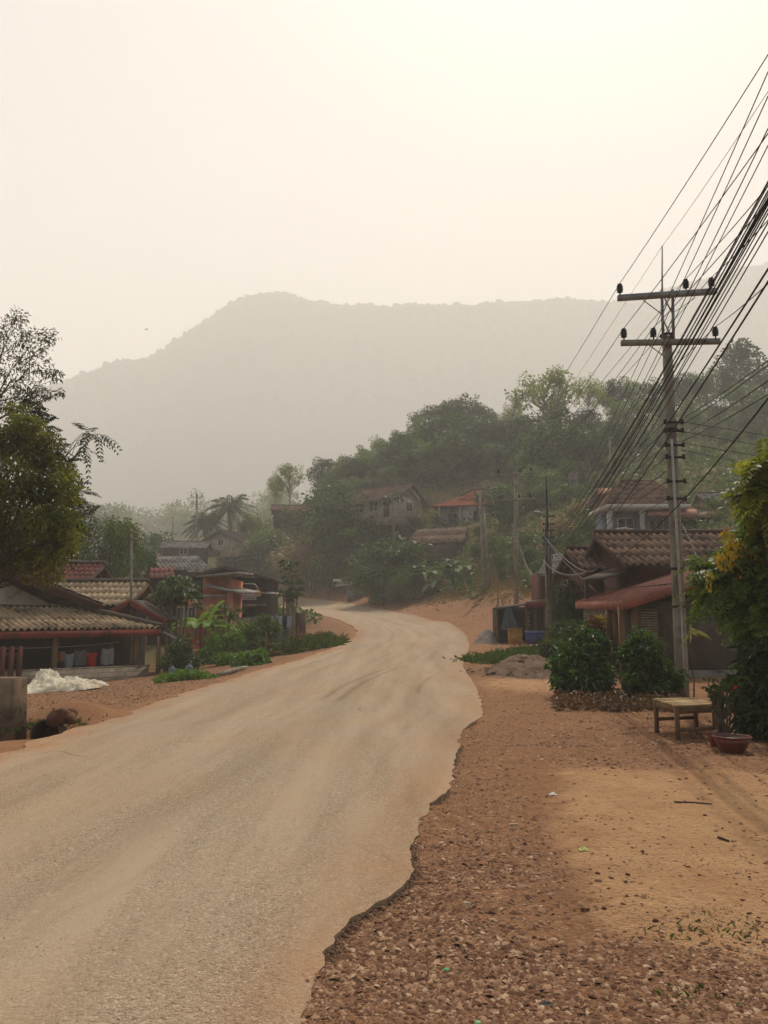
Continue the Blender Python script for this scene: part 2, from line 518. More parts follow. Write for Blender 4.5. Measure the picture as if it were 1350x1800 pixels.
grit = ramp(n, l, noise(n, l, mp.outputs[0], 1.6, 4, 0.6), 0.36, 0.6, 0.15, 1.0)
chip = mixc(n, l, sc.outputs[0], srgb(98, 80, 62), srgb(214, 194, 164))
base = mixc(n, l, mathn(n, l, 'MULTIPLY', ramp(n, l, sc.outputs[1], 0.42, 0.56, 0, 0.6), grit), base, chip)
vc = n.new('ShaderNodeTexVoronoi'); vc.feature = 'DISTANCE_TO_EDGE'; vc.inputs['Scale'].default_value = 0.22
nz = n.new('ShaderNodeTexNoise'); nz.inputs['Scale'].default_value = 0.9; nz.inputs['Detail'].default_value = 6; l.new(tc, nz.inputs['Vector'])
l.new(mixc(n, l, 0.35, tc, nz.outputs['Color']), vc.inputs['Vector'])
crack = mathn(n, l, 'MULTIPLY', ramp(n, l, vc.outputs['Distance'], 0.0, 0.004, 1, 0), ramp(n, l, noise(n, l, tc, 0.25, 2), 0.52, 0.6))
base = mixc(n, l, mathn(n, l, 'MULTIPLY', crack, 0.5), base, srgb(96, 76, 56))
va = n.new('ShaderNodeVertexColor'); va.layer_name = 'wear'
sp = n.new('ShaderNodeSeparateColor'); l.new(va.outputs[0], sp.inputs[0])
base = mixc(n, l, mathn(n, l, 'MULTIPLY', sp.outputs[0], 0.22), base, srgb(124, 102, 80))       # wheel tracks
base = mixc(n, l, mathn(n, l, 'MULTIPLY', sp.outputs[1], ramp(n, l, noise(n, l, tc, 1.7, 8, .7), .3, .65, .2, 1)), base, srgb(164, 116, 80))     # red dust drifted in from the verges
base = mixc(n, l, mathn(n, l, 'MULTIPLY', sp.outputs[2], 0.6), base, srgb(92, 76, 60))        # skid marks and patches
l.new(base, bs.inputs['Base Color'])
bs.inputs['Roughness'].default_value = 0.93
bs.inputs['Specular IOR Level'].default_value = 0.12
hh = mathn(n, l, 'ADD', mathn(n, l, 'MULTIPLY', vo.outputs['Distance'], -1.0), mathn(n, l, 'MULTIPLY', noise(n, l, tc, 30, 5), 1.2))
l.new(bumpn(n, l, mathn(n, l, 'MULTIPLY', hh, grit), 0.9, 0.014), bs.inputs['Normal'])
road = structure(mb.build('road', m, smooth=True))
NV = nr_ * nc_
Tm = np.repeat(t[None], nr_, 0); Sm = RY
w_ = np.zeros_like(Tm)
for c0, wd in ((.17, .03), (.33, .026), (.60, .03), (.79, .024)):
    cc_ = c0 + .03 * (fbm(Sm * .06, Sm * 0 + c0 * 9, 12, 2) - .5) * 2
    w_ += np.exp(-((Tm - cc_) / wd) ** 2) * sstep(.3, .62, fbm(Sm * .14, Tm * 9 + c0 * 20, 14, 4)) * 1.1
w_ += sstep(.5, .8, fbm(Sm * .10, Tm * 40, 15, 4)) * .8
du_ = sstep(.9, .1, (1 - Tm) * (xr - xl)[:, None] + .9 * (fbm(RX * 1.1, RY * .6, 16) - .4)) * .45 + sstep(1.0, .1, Tm * (xr - xl)[:, None] + 1.2 * (fbm(RX * 1.1, RY * .5, 17) - .4)) * .8
sk = np.zeros_like(Tm)
for x0_, y0_, x1_, y1_, cv in ((-1.0, 15.8, .75, 27.5, .35), (-1.35, 16.0, .35, 27, .35), (.75, 18.5, 1.5, 24, .12)):
    q = np.clip((RY - y0_) / (y1_ - y0_), 0, 1)
    xc = x0_ + (x1_ - x0_) * q - cv * np.sin(np.pi * q)
    sk = np.maximum(sk, np.exp(-((RX - xc) / .06) ** 2) * sstep(0, .15, q) * sstep(1, .8, q) * (.4 + .6 * fbm(RX * 3, RY * .8, 19)))
col_ = np.ones((len(road.data.vertices), 4), np.float32); col_[:, :3] = 0
for c_i, arr in enumerate((w_, du_, sk)): col_[:NV, c_i] = np.clip(arr, 0, 1).ravel()
at = road.data.color_attributes.new('wear', 'FLOAT_COLOR', 'POINT'); at.data.foreach_set('color', col_.ravel())

# far mountain ------------------------------------------------------
SIL = np.array([(-500, 800), (-200, 745), (0, 700), (110, 672), (150, 655), (205, 635), (280, 620), (310, 598), (345, 575), (400, 538), (430, 522), (465, 517), (505, 515), (545, 524), (585, 532), (700, 536), (770, 535), (860, 531), (1000, 526), (1060, 526), (1150, 514), (1210, 497), (1280, 480), (1350, 462), (1500, 430), (1900, 470)], float)
MY = 1200.0
pxs = np.linspace(-500, 1900, 900)
pys = np.interp(pxs, SIL[:, 0], SIL[:, 1])
top = np.array([P(a, b, MY) for a, b in zip(pxs, pys)])
top[:, 2] -= 9
top[:, 2] += (fbm(top[:, 0] / 60, top[:, 0] * 0, 66, 4) - .5) * 14
tt = np.concatenate([np.linspace(0, 0.8, 40), np.linspace(0.82, 1.0, 12), np.linspace(1.06, 1.5, 8)])
MX = np.repeat(top[None, :, 0], len(tt), 0)
MYg = 1020 + tt[:, None] * 180 + 0 * MX
up = np.where(tt <= 1, tt, 2 - tt * 1.0)[:, None]
MZ = 20 + (top[None, :, 2] - 20) * np.clip(up, 0, 1) ** 0.9
MZ += (fbm(MX / 190 + MZ / 150, MYg / 190 + MZ / 170, 61, 5) - 0.5) * 190 * np.sin(np.clip(tt, 0, 1) * np.pi)[:, None]
mb = MB()
a_, b_ = MX.shape
i, j = np.meshgrid(np.arange(a_ - 1), np.arange(b_ - 1), indexing='ij')
mb.add(np.stack([MX, MYg, MZ], -1).reshape(-1, 3), np.stack([i * b_ + j, i * b_ + j + 1, (i + 1) * b_ + j + 1, (i + 1) * b_ + j], -1).reshape(-1, 4))
M_mount = mat('mountain_wood', srgb(38, 58, 56), srgb(56, 76, 72), scale=0.02, rough=1, bump=0.0, spec=0.0)
structure(mb.build('mountain', M_mount, smooth=True))
# valley floor between the village hill and the mountain
mb = MB()
mb.add([(-4500, 400, 14), (4500, 400, 14), (4500, 3500, 14), (-4500, 3500, 14)], [(0, 1, 2, 3)])
mb.add([(-2500, -200, -3), (2500, -200, -3), (2500, 400, -3), (-2500, 400, -3)], [(0, 1, 2, 3)])
structure(mb.build('valley', M_mount))
# ------------------------------------------------------------------ plants: leaves, limbs, crowns
def unit(v): return v / (np.linalg.norm(v, axis=-1, keepdims=True) + 1e-9)
def rdir(n, up=0.0, r=rng):
    v = r.normal(size=(n, 3)); v[:, 2] += up
    return unit(v)

def add_leaves(mb, base, d, L, Wd, fold=0.3, droop=0.15, fine=True, r=rng):
    """loose leaves: two folded quads each (fine) or one diamond"""
    n = len(base)
    d = unit(d)
    s = unit(np.cross(d, rdir(n, 1.2, r)))
    nn = np.cross(s, d)
    L = np.broadcast_to(L, (n,))[:, None]; Wd = np.broadcast_to(Wd, (n,))[:, None]
    dn = np.array((0, 0, -1.0))
    tip = base + d * L + dn * L * droop
    if fine:
        m1, m2 = base + d * L * 0.33, base + d * L * 0.70 + dn * L * droop * 0.5
        V = np.stack([base, m1 + s * Wd * .48 + nn * Wd * fold, m2 + s * Wd * .36 + nn * Wd * fold, tip, m2 - s * Wd * .36 + nn * Wd * fold, m1 - s * Wd * .48 + nn * Wd * fold], 1)
        k = np.arange(n)[:, None] * 6
        F = np.concatenate([k + np.array([[0, 1, 2, 3]]), k + np.array([[0, 3, 4, 5]])])
    else:
        m1 = base + d * L * 0.5
        V = np.stack([base, m1 + s * Wd * .5 + nn * Wd * fold, tip, m1 - s * Wd * .5 - nn * Wd * fold * .4], 1)
        F = np.arange(n)[:, None] * 4 + np.array([[0, 1, 2, 3]])
    mb.add(V.reshape(-1, 3), F)

def blob_points(c, rad, n, r=rng, shell=0.55):
    q = rdir(n, 0, r) * (shell + (1 - shell) * r.random((n, 1)) ** 0.6) * (0.75 + 0.35 * r.random((n, 1)))
    return np.asarray(c) + q * np.asarray(rad), q

def limb(mb, p0, p1, r0, r1, sag=0.0, seg=6, k=6, wob=0.08, r=rng):
    p0, p1 = np.asarray(p0, float), np.asarray(p1, float)
    t = np.linspace(0, 1, k)[:, None]
    L = np.linalg.norm(p1 - p0)
    w = r.normal(size=(k, 3)) * wob * L * np.sin(np.pi * t)
    pts = p0 + (p1 - p0) * t + w + np.array((0, 0, 1.0)) * sag * L * np.sin(np.pi * t)
    mb.tube(pts, np.linspace(r0, r1, k), seg, cap=False)
    return pts

def fronds(mb, base, d, L, pairs, ll, lw, droop=0.5, r=rng, rachis=0.006, sweep=0.5, hang=0.3):
    """pinnate leaves: a drooping midrib with pairs of leaflets"""
    n = len(base)
    d = unit(d)
    L = np.broadcast_to(L, (n,))[:, None]
    side = unit(np.cross(d, np.tile((0, 0, 1.0), (n, 1)) + r.normal(size=(n, 3)) * 0.25))
    dn = np.array((0, 0, -1.0))
    prev = base; 
    def pos(t): return base + d * L * t + dn * L * droop * t * t
    K = 5
    for k in range(K):
        a, b = pos(k / K), pos((k + 1) / K)
        w = rachis * (1.1 - k / K)
        V = np.stack([a - side * w, a + side * w, b + side * w, b - side * w], 1)
        mb.add(V.reshape(-1, 3), np.arange(n)[:, None] * 4 + np.array([[0, 1, 2, 3]]))
    for k in range(pairs):
        t = 0.15 + 0.85 * k / (pairs - 1)
        p = pos(t)
        fwd = unit(d + dn * droop * 2 * t)
        sz = math.sin(math.pi * (0.2 + 0.72 * t)) ** 0.6
        for sg in (-1, 1):
            q = unit(side * sg + fwd * sweep + dn * hang + r.normal(size=(n, 3)) * 0.12)
            l_ = ll * sz
            b_ = unit(np.cross(q, np.cross(fwd, q)) + r.normal(size=(n, 3)) * 0.2)
            b_ = unit(fwd - (fwd * q).sum(-1, keepdims=True) * q)
            V = np.stack([p, p + q * l_ * .45 + b_ * lw * .5, p + q * l_ + dn * l_ * .12, p + q * l_ * .45 - b_ * lw * .5], 1)
            mb.add(V.reshape(-1, 3), np.arange(n)[:, None] * 4 + np.array([[0, 1, 2, 3]]))

M_bark = mat('bark', srgb(98, 84, 66), srgb(66, 54, 42), scale=6, stretch=(1, 1, 0.2), bump=0.5, bscale=25)
M_palebark = mat('pale_bark', srgb(150, 136, 112), srgb(104, 90, 72), scale=5, stretch=(1, 1, 0.3), bump=0.4, bscale=25)
L_dark = leafmat('leaf_dark_green', srgb(38, 60, 32), srgb(68, 90, 46))
L_ridge = leafmat('leaf_ridge_green', srgb(70, 94, 48), srgb(112, 132, 70))
L_mid = leafmat('leaf_mid_green', srgb(52, 74, 34), srgb(86, 104, 50))
L_light = leafmat('leaf_light_green', srgb(104, 122, 60), srgb(144, 152, 84))
L_yellow = leafmat('leaf_yellow_green', srgb(76, 90, 36), srgb(130, 130, 54), srgb(86, 82, 40))
L_dry = leafmat('leaf_dry_brown', srgb(92, 66, 48), srgb(128, 98, 76), trans=0.2)
L_rust = leafmat('leaf_rust', srgb(124, 98, 68), srgb(130, 116, 78), trans=0.3)
L_bright = leafmat('leaf_bright_green', srgb(62, 104, 34), srgb(104, 140, 50))
L_gloss = leafmat('leaf_glossy', srgb(42, 74, 32), srgb(82, 112, 54), rough=0.42, spec=0.45, trans=0.35)

def make_tree(name, label, seed, h, cr, cz, n_cl, n_leaf, leafL, lm, bark=None, trunk_r=0.22, clear=0.35, cl_r=0.34, aspect=0.55, group=None, cat='tree', shell=0.5, loc=(0, 0, 0)):
    """standing tree at the origin: tapered trunk, limbs to every clump, leaves in clumps through the crown"""
    r = np.random.default_rng(seed)
    root = thing(name, label, cat, loc, group)
    o = np.array(loc, float)
    tb, cb = MB(), MB()
    k = 7
    tz = np.linspace(0, 1, k)[:, None]
    lean = r.normal(size=2) * 0.05 * h
    tp = o + np.concatenate([lean * tz ** 1.5 + r.normal(size=(k, 2)) * 0.012 * h * tz, tz * h * 0.8], 1)
    tp[0, 2] -= 0.5
    tb.tube(tp, np.linspace(trunk_r, trunk_r * 0.25, k), 8, cap=False)
    cc = o + np.array((lean[0] * .6, lean[1] * .6, h * clear + (h - h * clear) * 0.5))
    rz = (h - h * clear) * 0.5 * cz
    for q in range(n_cl):
        v = rdir(1, 0.25, r)[0] * (0.35 + 0.62 * r.random() ** 0.5)
        ctr = cc + v * np.array((cr, cr, rz)) * (1 - 0.25)
        rad = cr * cl_r * (0.7 + 0.6 * r.random())
        zz = np.clip((ctr[2] - o[2]) / (h * 0.8) - 0.22, clear * 0.6, 0.95)
        a = np.array([np.interp(zz, tz[:, 0], tp[:, c]) for c in range(3)])
        limb(tb, a, ctr, trunk_r * 0.33, 0.02, 0.08, 5, 5, 0.06, r)
        m_ = int(n_leaf * (0.6 + 0.8 * r.random()) / n_cl)
        p, w = blob_points(ctr, (rad, rad, rad * 0.72), m_, r, shell)
        add_leaves(cb, p, w + rdir(m_, 0, r) * 0.8 + (0, 0, -0.1), leafL * (0.6 + 0.7 * r.random(m_)), leafL * aspect * (0.6 + 0.7 * r.random(m_)), fine=False, r=r)
    tb.build('trunk', bark or M_bark, root, smooth=True)
    cb.build('crown', lm, root)
    return root

def on_place(root, h0, px, pytop, Y, label=None, wide=1.0, group=None, rot=None, first=False):
    g = G(px, Y)
    top = P(px, pytop, Y)
    s = max(0.15, (top[2] - g[2]) / h0)
    rz = random.uniform(0, 6.28) if rot is None else rot
    if first:
        root.location = tuple(g); root.rotation_euler = (0, 0, rz); root.scale = (s * wide, s * wide, s)
        if label: root['label'] = label
        if group: root['group'] = group
        return root
    return copy_tree(root, g, rz, (s * wide, s * wide, s), label, group)

GW = 'trees of the wooded ridge behind the village'
T_round = [make_tree('forest_tree', 'dark leafy tree in the wooded ridge behind the village', 100 + i, 14, 5.2, 1.0, 26, 2600, 0.62, L_dark, clear=0.12, group=GW) for i in range(3)]
T_mid = [make_tree('forest_tree', 'mid green leafy tree in the wooded ridge behind the village', 110 + i, 14, 4.6, 1.0, 24, 2200, 0.6, L_ridge, clear=0.14, group=GW) for i in range(2)]
T_open = [make_tree('light_tree', 'tall pale green open-crowned tree on the ridge', 120 + i, 18, 6.0, 1.0, 34, 1900, 0.55, L_light, M_palebark, 0.28, 0.38, 0.24, shell=0.3) for i in range(2)]
T_bush = [make_tree('hillside_bush', 'dark rounded bush on the slope below the hillside houses', 130 + i, 5, 2.6, 1.0, 22, 1900, 0.36, [L_dark, L_mid, L_mid][i], M_bark, 0.09, 0.02, 0.4, cat='bush', group='bushes on the hillside') for i in range(3)]
T_dry = make_tree('brown_tree', 'brown half-dry bushy tree beside the far bend', 140, 7, 4.2, 1.0, 30, 2400, 0.32, L_rust, M_bark, 0.13, 0.08, 0.36, shell=0.3)
used = set()
_rc = np.array([(px, roadY(py)) for px, py in RIGHT if py < 1092][::-1])
def road_clear(px): return float(np.interp(px, _rc[:, 0], _rc[:, 1]))
def put(pool, px, py, Y, label=None, wide=1.0, group=None, rot=None):
    root, h0 = pool
    if 555 < px < 660 and py > 975: Y = max(Y, 99)
    if 300 < px < 760: Y = max(Y, road_clear(px) + 3.0)
    f = root.name not in used
    used.add(root.name)
    return on_place(root, h0, px, py, Y, label, wide, group, rot, f)
R3 = [(t, 14) for t in T_round]; M2 = [(t, 14) for t in T_mid]; O2 = [(t, 18) for t in T_open]; B3 = [(t, 5) for t in T_bush]; D1 = (T_dry, 7)

LD, LM = 'dark leafy tree in the wooded ridge behind the village', 'mid green leafy tree in the wooded ridge behind the village'
# skyline, left to right
sky_line = [(572, 798, 128, 'r', .95), (604, 790, 131, 'm', .9), (640, 774, 134, 'm', .9), (668, 757, 138, 'm', .9), (700, 746, 140, 'm', .9), (734, 716, 142, 'r', .8), (766, 700, 143, 'r', .95), (800, 687, 141, 'r', 1.15), (842, 697, 144, 'r', .9), (868, 714, 146, 'm', .8), (895, 740, 140, 'm', .8),
            (1083, 656, 125, 'r', .8), (1112, 650, 128, 'm', .8), (1148, 658, 124, 'r', .8), (1182, 648, 128, 'm', .8), (1214, 642, 126, 'r', .8), (1246, 640, 128, 'm', .8), (1276, 640, 132, 'r', .8), (1345, 640, 120, 'r', .9), (1385, 632, 122, 'm', .9), (1430, 640, 118, 'r', .9), (1480, 650, 118, 'm', .9)]
for i, (px, py, Y, k, w) in enumerate(sky_line):
    lb = {766: None, 800: 'large dark domed tree forming the top of the ridge left of the pale open tree', 572: 'dark tree at the left end of the wooded ridge'}.get(px)
    k2 = random.choice(R3) if k == 'r' else random.choice(M2)
    put(k2, px, py, Y, lb or (LD if k == 'r' else LM), w, None if lb else GW)
put(O2[0], 962, 632, 112, 'tall pale green open-crowned tree left of the tall power pole', 1.05)
put(O2[1], 1035, 652, 116, 'pale green open-crowned tree just behind the tall power pole wires', .8)
put(O2[0], 905, 690, 122, 'slim pale green tree in the dip of the ridge', .6)
# cone-shaped tree
cone = thing('cone_tree', 'dark cone-shaped tree standing above the ridge at the right', 'tree', G(1306, 134))
g0 = G(1306, 134); ht = P(1306, 603, 134)[2] - g0[2]
tb, cb = MB(), MB()
tb.tube([g0 - (0, 0, .5), g0 + (0, 0, ht * .95)], [0.3, 0.05], 7, cap=False)
for k in range(40):
    z = ht * (0.3 + 0.68 * (k / 40))
    rr = 6.0 * (1 - (k / 40)) ** 0.7 + 0.6
    th = k * 2.4
    c = g0 + np.array((math.cos(th) * rr * .7, math.sin(th) * rr * .7, z))
    limb(tb, g0 + (0, 0, z - .8), c, 0.07, 0.02, 0, 4, 3)
    p, w = blob_points(c, (rr * .45 + .5, rr * .45 + .5, 1.0), 80)
    add_leaves(cb, p, w, 0.6, 0.34, fine=False)
tb.build('trunk', M_bark, cone); cb.build('crown', L_dark, cone)
# wood below the skyline
def skyl(px): return np.interp(px, [540, 572, 640, 700, 766, 800, 868, 905, 962, 1035, 1083, 1246, 1306, 1345, 1480], [830, 798, 774, 746, 700, 687, 714, 700, 640, 655, 656, 640, 625, 640, 650])
for k in range(62):
    px = 575 + 15.2 * k * 1.0 + random.uniform(-9, 9)
    lay = k % 3
    Y = (122, 116, 109)[lay] + random.uniform(-3, 3) + (8 if px < 900 else -6)
    lo = (45, 85, 125)[lay] * (0.75 if px < 700 else 1.0)
    py = skyl(px) + lo + random.uniform(-15, 25)
    if px < 900: py = min(py, 835)
    if 740 < px < 900 and Y < 112: continue
    p = random.choice(R3 + M2 + M2)
    lb = p[0]['label'] if p[0].name not in used else None
    put(p, px, py, Y, LD if p in R3 else LM, random.uniform(.75, 1.1), GW)
for k in range(27):
    px = 566 + 12.8 * k + random.uniform(-6, 6)
    for lay in range(2):
        Y = (127, 118)[lay] + random.uniform(-3, 3)
        py = min(skyl(px) + (random.uniform(14, 34), random.uniform(48, 84))[lay], 842)
        p = random.choice(R3 + M2)
        put(p, px, py, Y, LD if p in R3 else LM, random.uniform(.9, 1.3), GW)
GH = 'trees filling the right hillside above the grey house'
for k in range(26):
    px = 930 + (k % 13) * 40 + random.uniform(-14, 14)
    py = (745, 800)[k // 13] + random.uniform(-22, 26)
    Y = (100, 92)[k // 13] + random.uniform(-3, 3)
    p = random.choice(R3 + M2 + M2)
    put(p, px, py, Y, 'leafy tree on the right hillside between the ridge and the grey house', random.uniform(.9, 1.25), GH)
for k in range(16):
    px = 880 + k * 13 + random.uniform(-8, 8)
    p = random.choice(R3 + M2)
    put(p, px, random.uniform(835, 872), random.uniform(84, 92), 'leafy tree on the right hillside between the ridge and the grey house', random.uniform(.9, 1.2), GH)
# trees standing by the houses on the slope
for px, py, Y, pool, w, lb in (
    (580, 836, 98, R3[0], .95, 'large dark tree left of the beige hillside house'),
    (612, 862, 100, M2[0], .6, 'bushy tree overlapping the left end of the beige house roof'),
    (752, 868, 103, R3[1], .9, 'dark tree between the beige house and the orange-roofed house'),
    (735, 880, 108, M2[1], .8, 'mid green tree behind the gable of the beige house'),
    (845, 858, 97, R3[2], .5, 'dark bushy tree in front of the right end of the orange roof'),
    (900, 850, 96, M2[0], .75, 'mid green tree right of the brown-roofed hill house'),
    (925, 875, 88, R3[1], .7, 'dark tree behind the twin-arm power pole on the slope'),
    (510, 806, 128, O2[0], 1.0, 'slender sparse tree rising behind the coconut palm'),
    (482, 826, 131, O2[1], .6, 'thin half-bare tree left of the slender sparse tree'),
    (437, 885, 120, M2[1], .7, 'mid green tree right of the coconut palm'),
    (505, 880, 118, M2[0], .9, 'bushy tree above the far bend left of the brown tree'),
    (548, 895, 108, R3[2], .8, 'dark tree between the far bend and the beige house'),
    (460, 912, 108, M2[1], .9, 'broad green tree above the dark wooden house'),
    (405, 985, 122, M2[0], 1.0, 'low green tree just above the dark wooden house roof'),
    (232, 938, 58, R3[0], .62, 'dark green tree behind the brown tiled roof'),
    (265, 925, 112, R3[1], 1.1, 'dark dense tree left of the far utility poles'),
    (235, 935, 118, M2[0], 1.0, 'hazy green tree at the left end of the far tree row'),
    (840, 922, 86, R3[1], .9, 'dark mango tree at the right end of the long brown roof'),
    (885, 935, 74, M2[1], .8, 'green tree behind the slope power poles')):
    put(pool, px, py, Y, lb, w)
put(D1, 552, 930, 86, 'brown half-dry bushy tree beside the far bend', 1.25)
put(D1, 512, 955, 90, 'smaller brown bush left of the half-dry tree by the bend', 1.1)
put(D1, 985, 905, 70, 'brown dry shrub on the slope right of the street-side poles', 1.2)
put(D1, 1018, 880, 76, 'rust brown shrub on the slope left of the grey house', 1.3)
# bushes on the slope
BL = 'bushes on the hillside'
fix = [(690, 932, 82, 1.1), (655, 960, 80, 1.0), (720, 985, 78, .9), (625, 985, 84, 1.0), (600, 1000, 84, .9), (675, 985, 77, 1.2), (640, 1015, 79, 1.0), (705, 1010, 76, 1.0), (690, 890, 99, .8), (730, 905, 97, .8), (650, 905, 98, .9), (625, 915, 97, .9), (790, 985, 78, .7), (850, 975, 78, 1.0),
       (880, 965, 70, 1.0), (925, 955, 66, 1.0), (945, 985, 62, .8), (900, 985, 66, .8), (560, 985, 92, .9), (530, 1000, 95, .9), (500, 1005, 96, 1.0), (470, 1000, 98, 1.0), (440, 985, 95, 1.0), (410, 960, 104, 1.0), (455, 955, 108, 1.0), (480, 930, 112, 1.0), (430, 930, 116, 1.0), (970, 935, 66, 1.0),
       (1010, 930, 62, .9), (1035, 905, 68, 1.0), (985, 965, 58, .8), (1050, 945, 58, .8), (1250, 900, 66, 1.0), (1290, 885, 70, 1.2), (1330, 870, 70, 1.2), (830, 990, 76, .8), (770, 905, 97, .5), (815, 915, 96, .6), (580, 960, 90, .9), (600, 935, 95, .9), (565, 905, 104, .9), (905, 905, 88, .9), (950, 900, 84, .9), (1230, 880, 78, 1.0), (1340, 930, 52, 1.0), (800, 1000, 73, .9), (825, 1010, 70, .7), (850, 1005, 72, .8), (882, 1000, 66, .7), (930, 1000, 60, .8), (955, 1010, 56, .7), (840, 955, 80, 1.0), (865, 940, 76, 1.0), (920, 930, 72, 1.0), (765, 1020, 75, .8), (660, 1030, 80, 1.0), (615, 1015, 84, .9), (960, 985, 62, .9)]
for i, (px, py, Y, w) in enumerate(fix):
    k = i % 3
    put(B3[k], px, py, Y, ('dark green bush on the slope round the hillside houses', 'mid green bush on the slope round the hillside houses', 'leafy green bush on the slope round the hillside houses')[min(k, 1)], w, BL)

# undergrowth on the slopes and the far tree row: masses nobody could count
mb = MB()
N = 9000
px = rng.uniform(330, 1450, N); Yv = rng.uniform(58, 150, N)
c = Yv * CP + 1.5
x = (px - 675) / 1400 * c
z = H(x, Yv)
xl_, xr_ = road_x(np.minimum(Yv, 121))
cl_ = np.clip((np.maximum(xl_ - x, x - xr_) < 4.5) * (Yv < 82) * (x > -2) + np.exp(-(((x - 9.6) / .9) ** 2 + ((Yv - 62) / 6) ** 2)), 0, 1)
ok = (np.maximum(xl_ - x, x - xr_) > 2.5) & (rng.random(N) > cl_ * 3.2) & (rng.random(N) < fbm(x * .12, Yv * .12, 77) * 1.6)
ctr = np.stack([x, Yv, z], -1)[ok]
reps = 7
base = np.repeat(ctr, reps, 0) + rng.normal(size=(len(ctr) * reps, 3)) * (0.55, 0.55, 0.22) + (0, 0, 0.25)
add_leaves(mb, base, rdir(len(base), 0.5), 0.5 * (0.5 + rng.random(len(base))), 0.28, fine=False)
tag(mb.build('undergrowth', L_mid), 'tangled green undergrowth covering the hillside', 'undergrowth', kind='stuff')
mb = MB(); tb = MB()
for k in range(95):
    px = rng.uniform(-60, 500); Y = rng.uniform(270, 390)
    py = np.interp(px, [-60, 150, 230, 300, 420, 480, 520], [905, 900, 892, 890, 880, 868, 850]) + rng.uniform(-8, 30)
    top = P(px, py, Y)
    g = G(px, Y)
    hh = max(6.0, top[2] - g[2])
    n_ = 170
    for q in range(4):
        c = top - (0, 0, hh * 0.28) + rng.normal(size=3) * (3.2, 3.2, hh * .14)
        p, w = blob_points(c, (4.2, 4.2, hh * .2), n_)
        add_leaves(mb, p, w, 1.1, 0.7, fine=False)
    mb.tube([g, top - (0, 0, hh * .2)], [0.3, 0.1], 5, cap=False)
tag(mb.build('distant_forest', L_mid), 'faded row of trees across the valley below the mountain', 'forest', kind='stuff')
# trees along the mountain's skyline and flanks
mb = MB()
N = 9000
px = rng.uniform(-350, 1750, N); tq = np.where(rng.random(N) < 0.55, 1.0, rng.uniform(0.6, 1.0, N))
yy = 1020 + tq * 180
jx = np.clip(((px + 500) / 2400 * 899).astype(int), 0, 898)
a_i = np.clip(np.searchsorted(tt, tq), 0, len(tt) - 1)
X0, Y0, Z0 = MX[a_i, jx], MYg[a_i, jx], MZ[a_i, jx]
ico_v = []
for la in (-0.9, -0.25, 0.45, 0.95):
    for k in range(6):
        th = k * math.pi / 3 + la
        ico_v.append((math.cos(th) * math.cos(la), math.sin(th) * math.cos(la), math.sin(la)))
ico_v = np.array(ico_v)
ico_f = [(a * 6 + b, a * 6 + (b + 1) % 6, (a + 1) * 6 + (b + 1) % 6, (a + 1) * 6 + b) for a in range(3) for b in range(6)]
R_ = rng.uniform(2.2, 4.6, N) * (1 + 0.5 * (rng.random(N) < 0.08))
V = ico_v[None] * (R_[:, None, None] * np.array((1, 1, 1.05))) * (0.75 + 0.5 * rng.random((N, 24, 1)))
V += np.stack([X0 + rng.normal(size=N) * 3, Y0, Z0 + R_ * 0.55], -1)[:, None]
F = (np.arange(N)[:, None, None] * 24 + np.array(ico_f)[None]).reshape(-1, 4)
mb.add(V.reshape(-1, 3), F)
tag(mb.build('mountain_forest', M_mount), 'hazy forest covering the mountain', 'forest', kind='stuff')
# ------------------------------------------------------------------ buildings
M_tile_tan = mat('tile_tan', srgb(194, 168, 132), srgb(154, 130, 100), scale=1.6, dirt=(srgb(84, 72, 58), 0.55), dscale=1.1, bump=0.3, bscale=18, island=0.0)
M_tile_brown = mat('tile_brown', srgb(146, 112, 88), srgb(112, 86, 66), scale=1.8, dirt=(srgb(62, 50, 42), 0.7), dscale=1.0, bump=0.3, bscale=18)
M_tile_red = mat('tile_red', srgb(128, 66, 54), srgb(104, 52, 44), scale=1.5, dirt=(srgb(74, 44, 38), 0.6), bump=0.25, bscale=18)
M_tile_grey = mat('tile_grey', srgb(150, 146, 138), srgb(104, 100, 94), scale=2.5, stretch=(2, .3, 1), dirt=(srgb(78, 70, 62), 0.7), bump=0.25)
M_tile_orange = mat('tile_orange', srgb(180, 104, 66), srgb(152, 84, 54), scale=1.5, dirt=(srgb(120, 66, 44), 0.45), bump=0.2)
M_tile_dark = mat('tile_dark', srgb(86, 72, 62), srgb(62, 52, 46), scale=1.4, dirt=(srgb(44, 38, 34), 0.6), bump=0.25)
M_ridge = mat('ridge_cap', srgb(92, 78, 66), srgb(66, 56, 48), scale=3, bump=0.3)
M_redpaint = mat('red_painted_wood', srgb(128, 52, 38), srgb(104, 42, 32), scale=3, dirt=(srgb(70, 36, 30), 0.5), stretch=(.3, 1, 1), bump=0.2, spec=0.3)
M_wood = mat('weathered_wood', srgb(126, 96, 66), srgb(92, 70, 50), scale=5, stretch=(1, 1, 0.15), bump=0.35, bscale=60)
M_woodx = mat('weathered_plank', srgb(176, 148, 108), srgb(124, 100, 72), scale=6, stretch=(1, 0.12, 1), bump=0.35, bscale=60, island=0.14)
M_darkwood = mat('dark_wood', srgb(54, 42, 34), srgb(36, 28, 24), scale=4, stretch=(1, 1, .2), bump=0.3, island=0.12)
M_brownwood = mat('brown_wood', srgb(84, 58, 42), srgb(62, 42, 32), scale=4, stretch=(1, 1, .2), bump=0.3, island=0.12)
M_maroon = mat('maroon_board', srgb(92, 44, 36), srgb(72, 36, 32), scale=3, stretch=(1, 1, .25), dirt=(srgb(52, 34, 30), 0.5), bump=0.2)
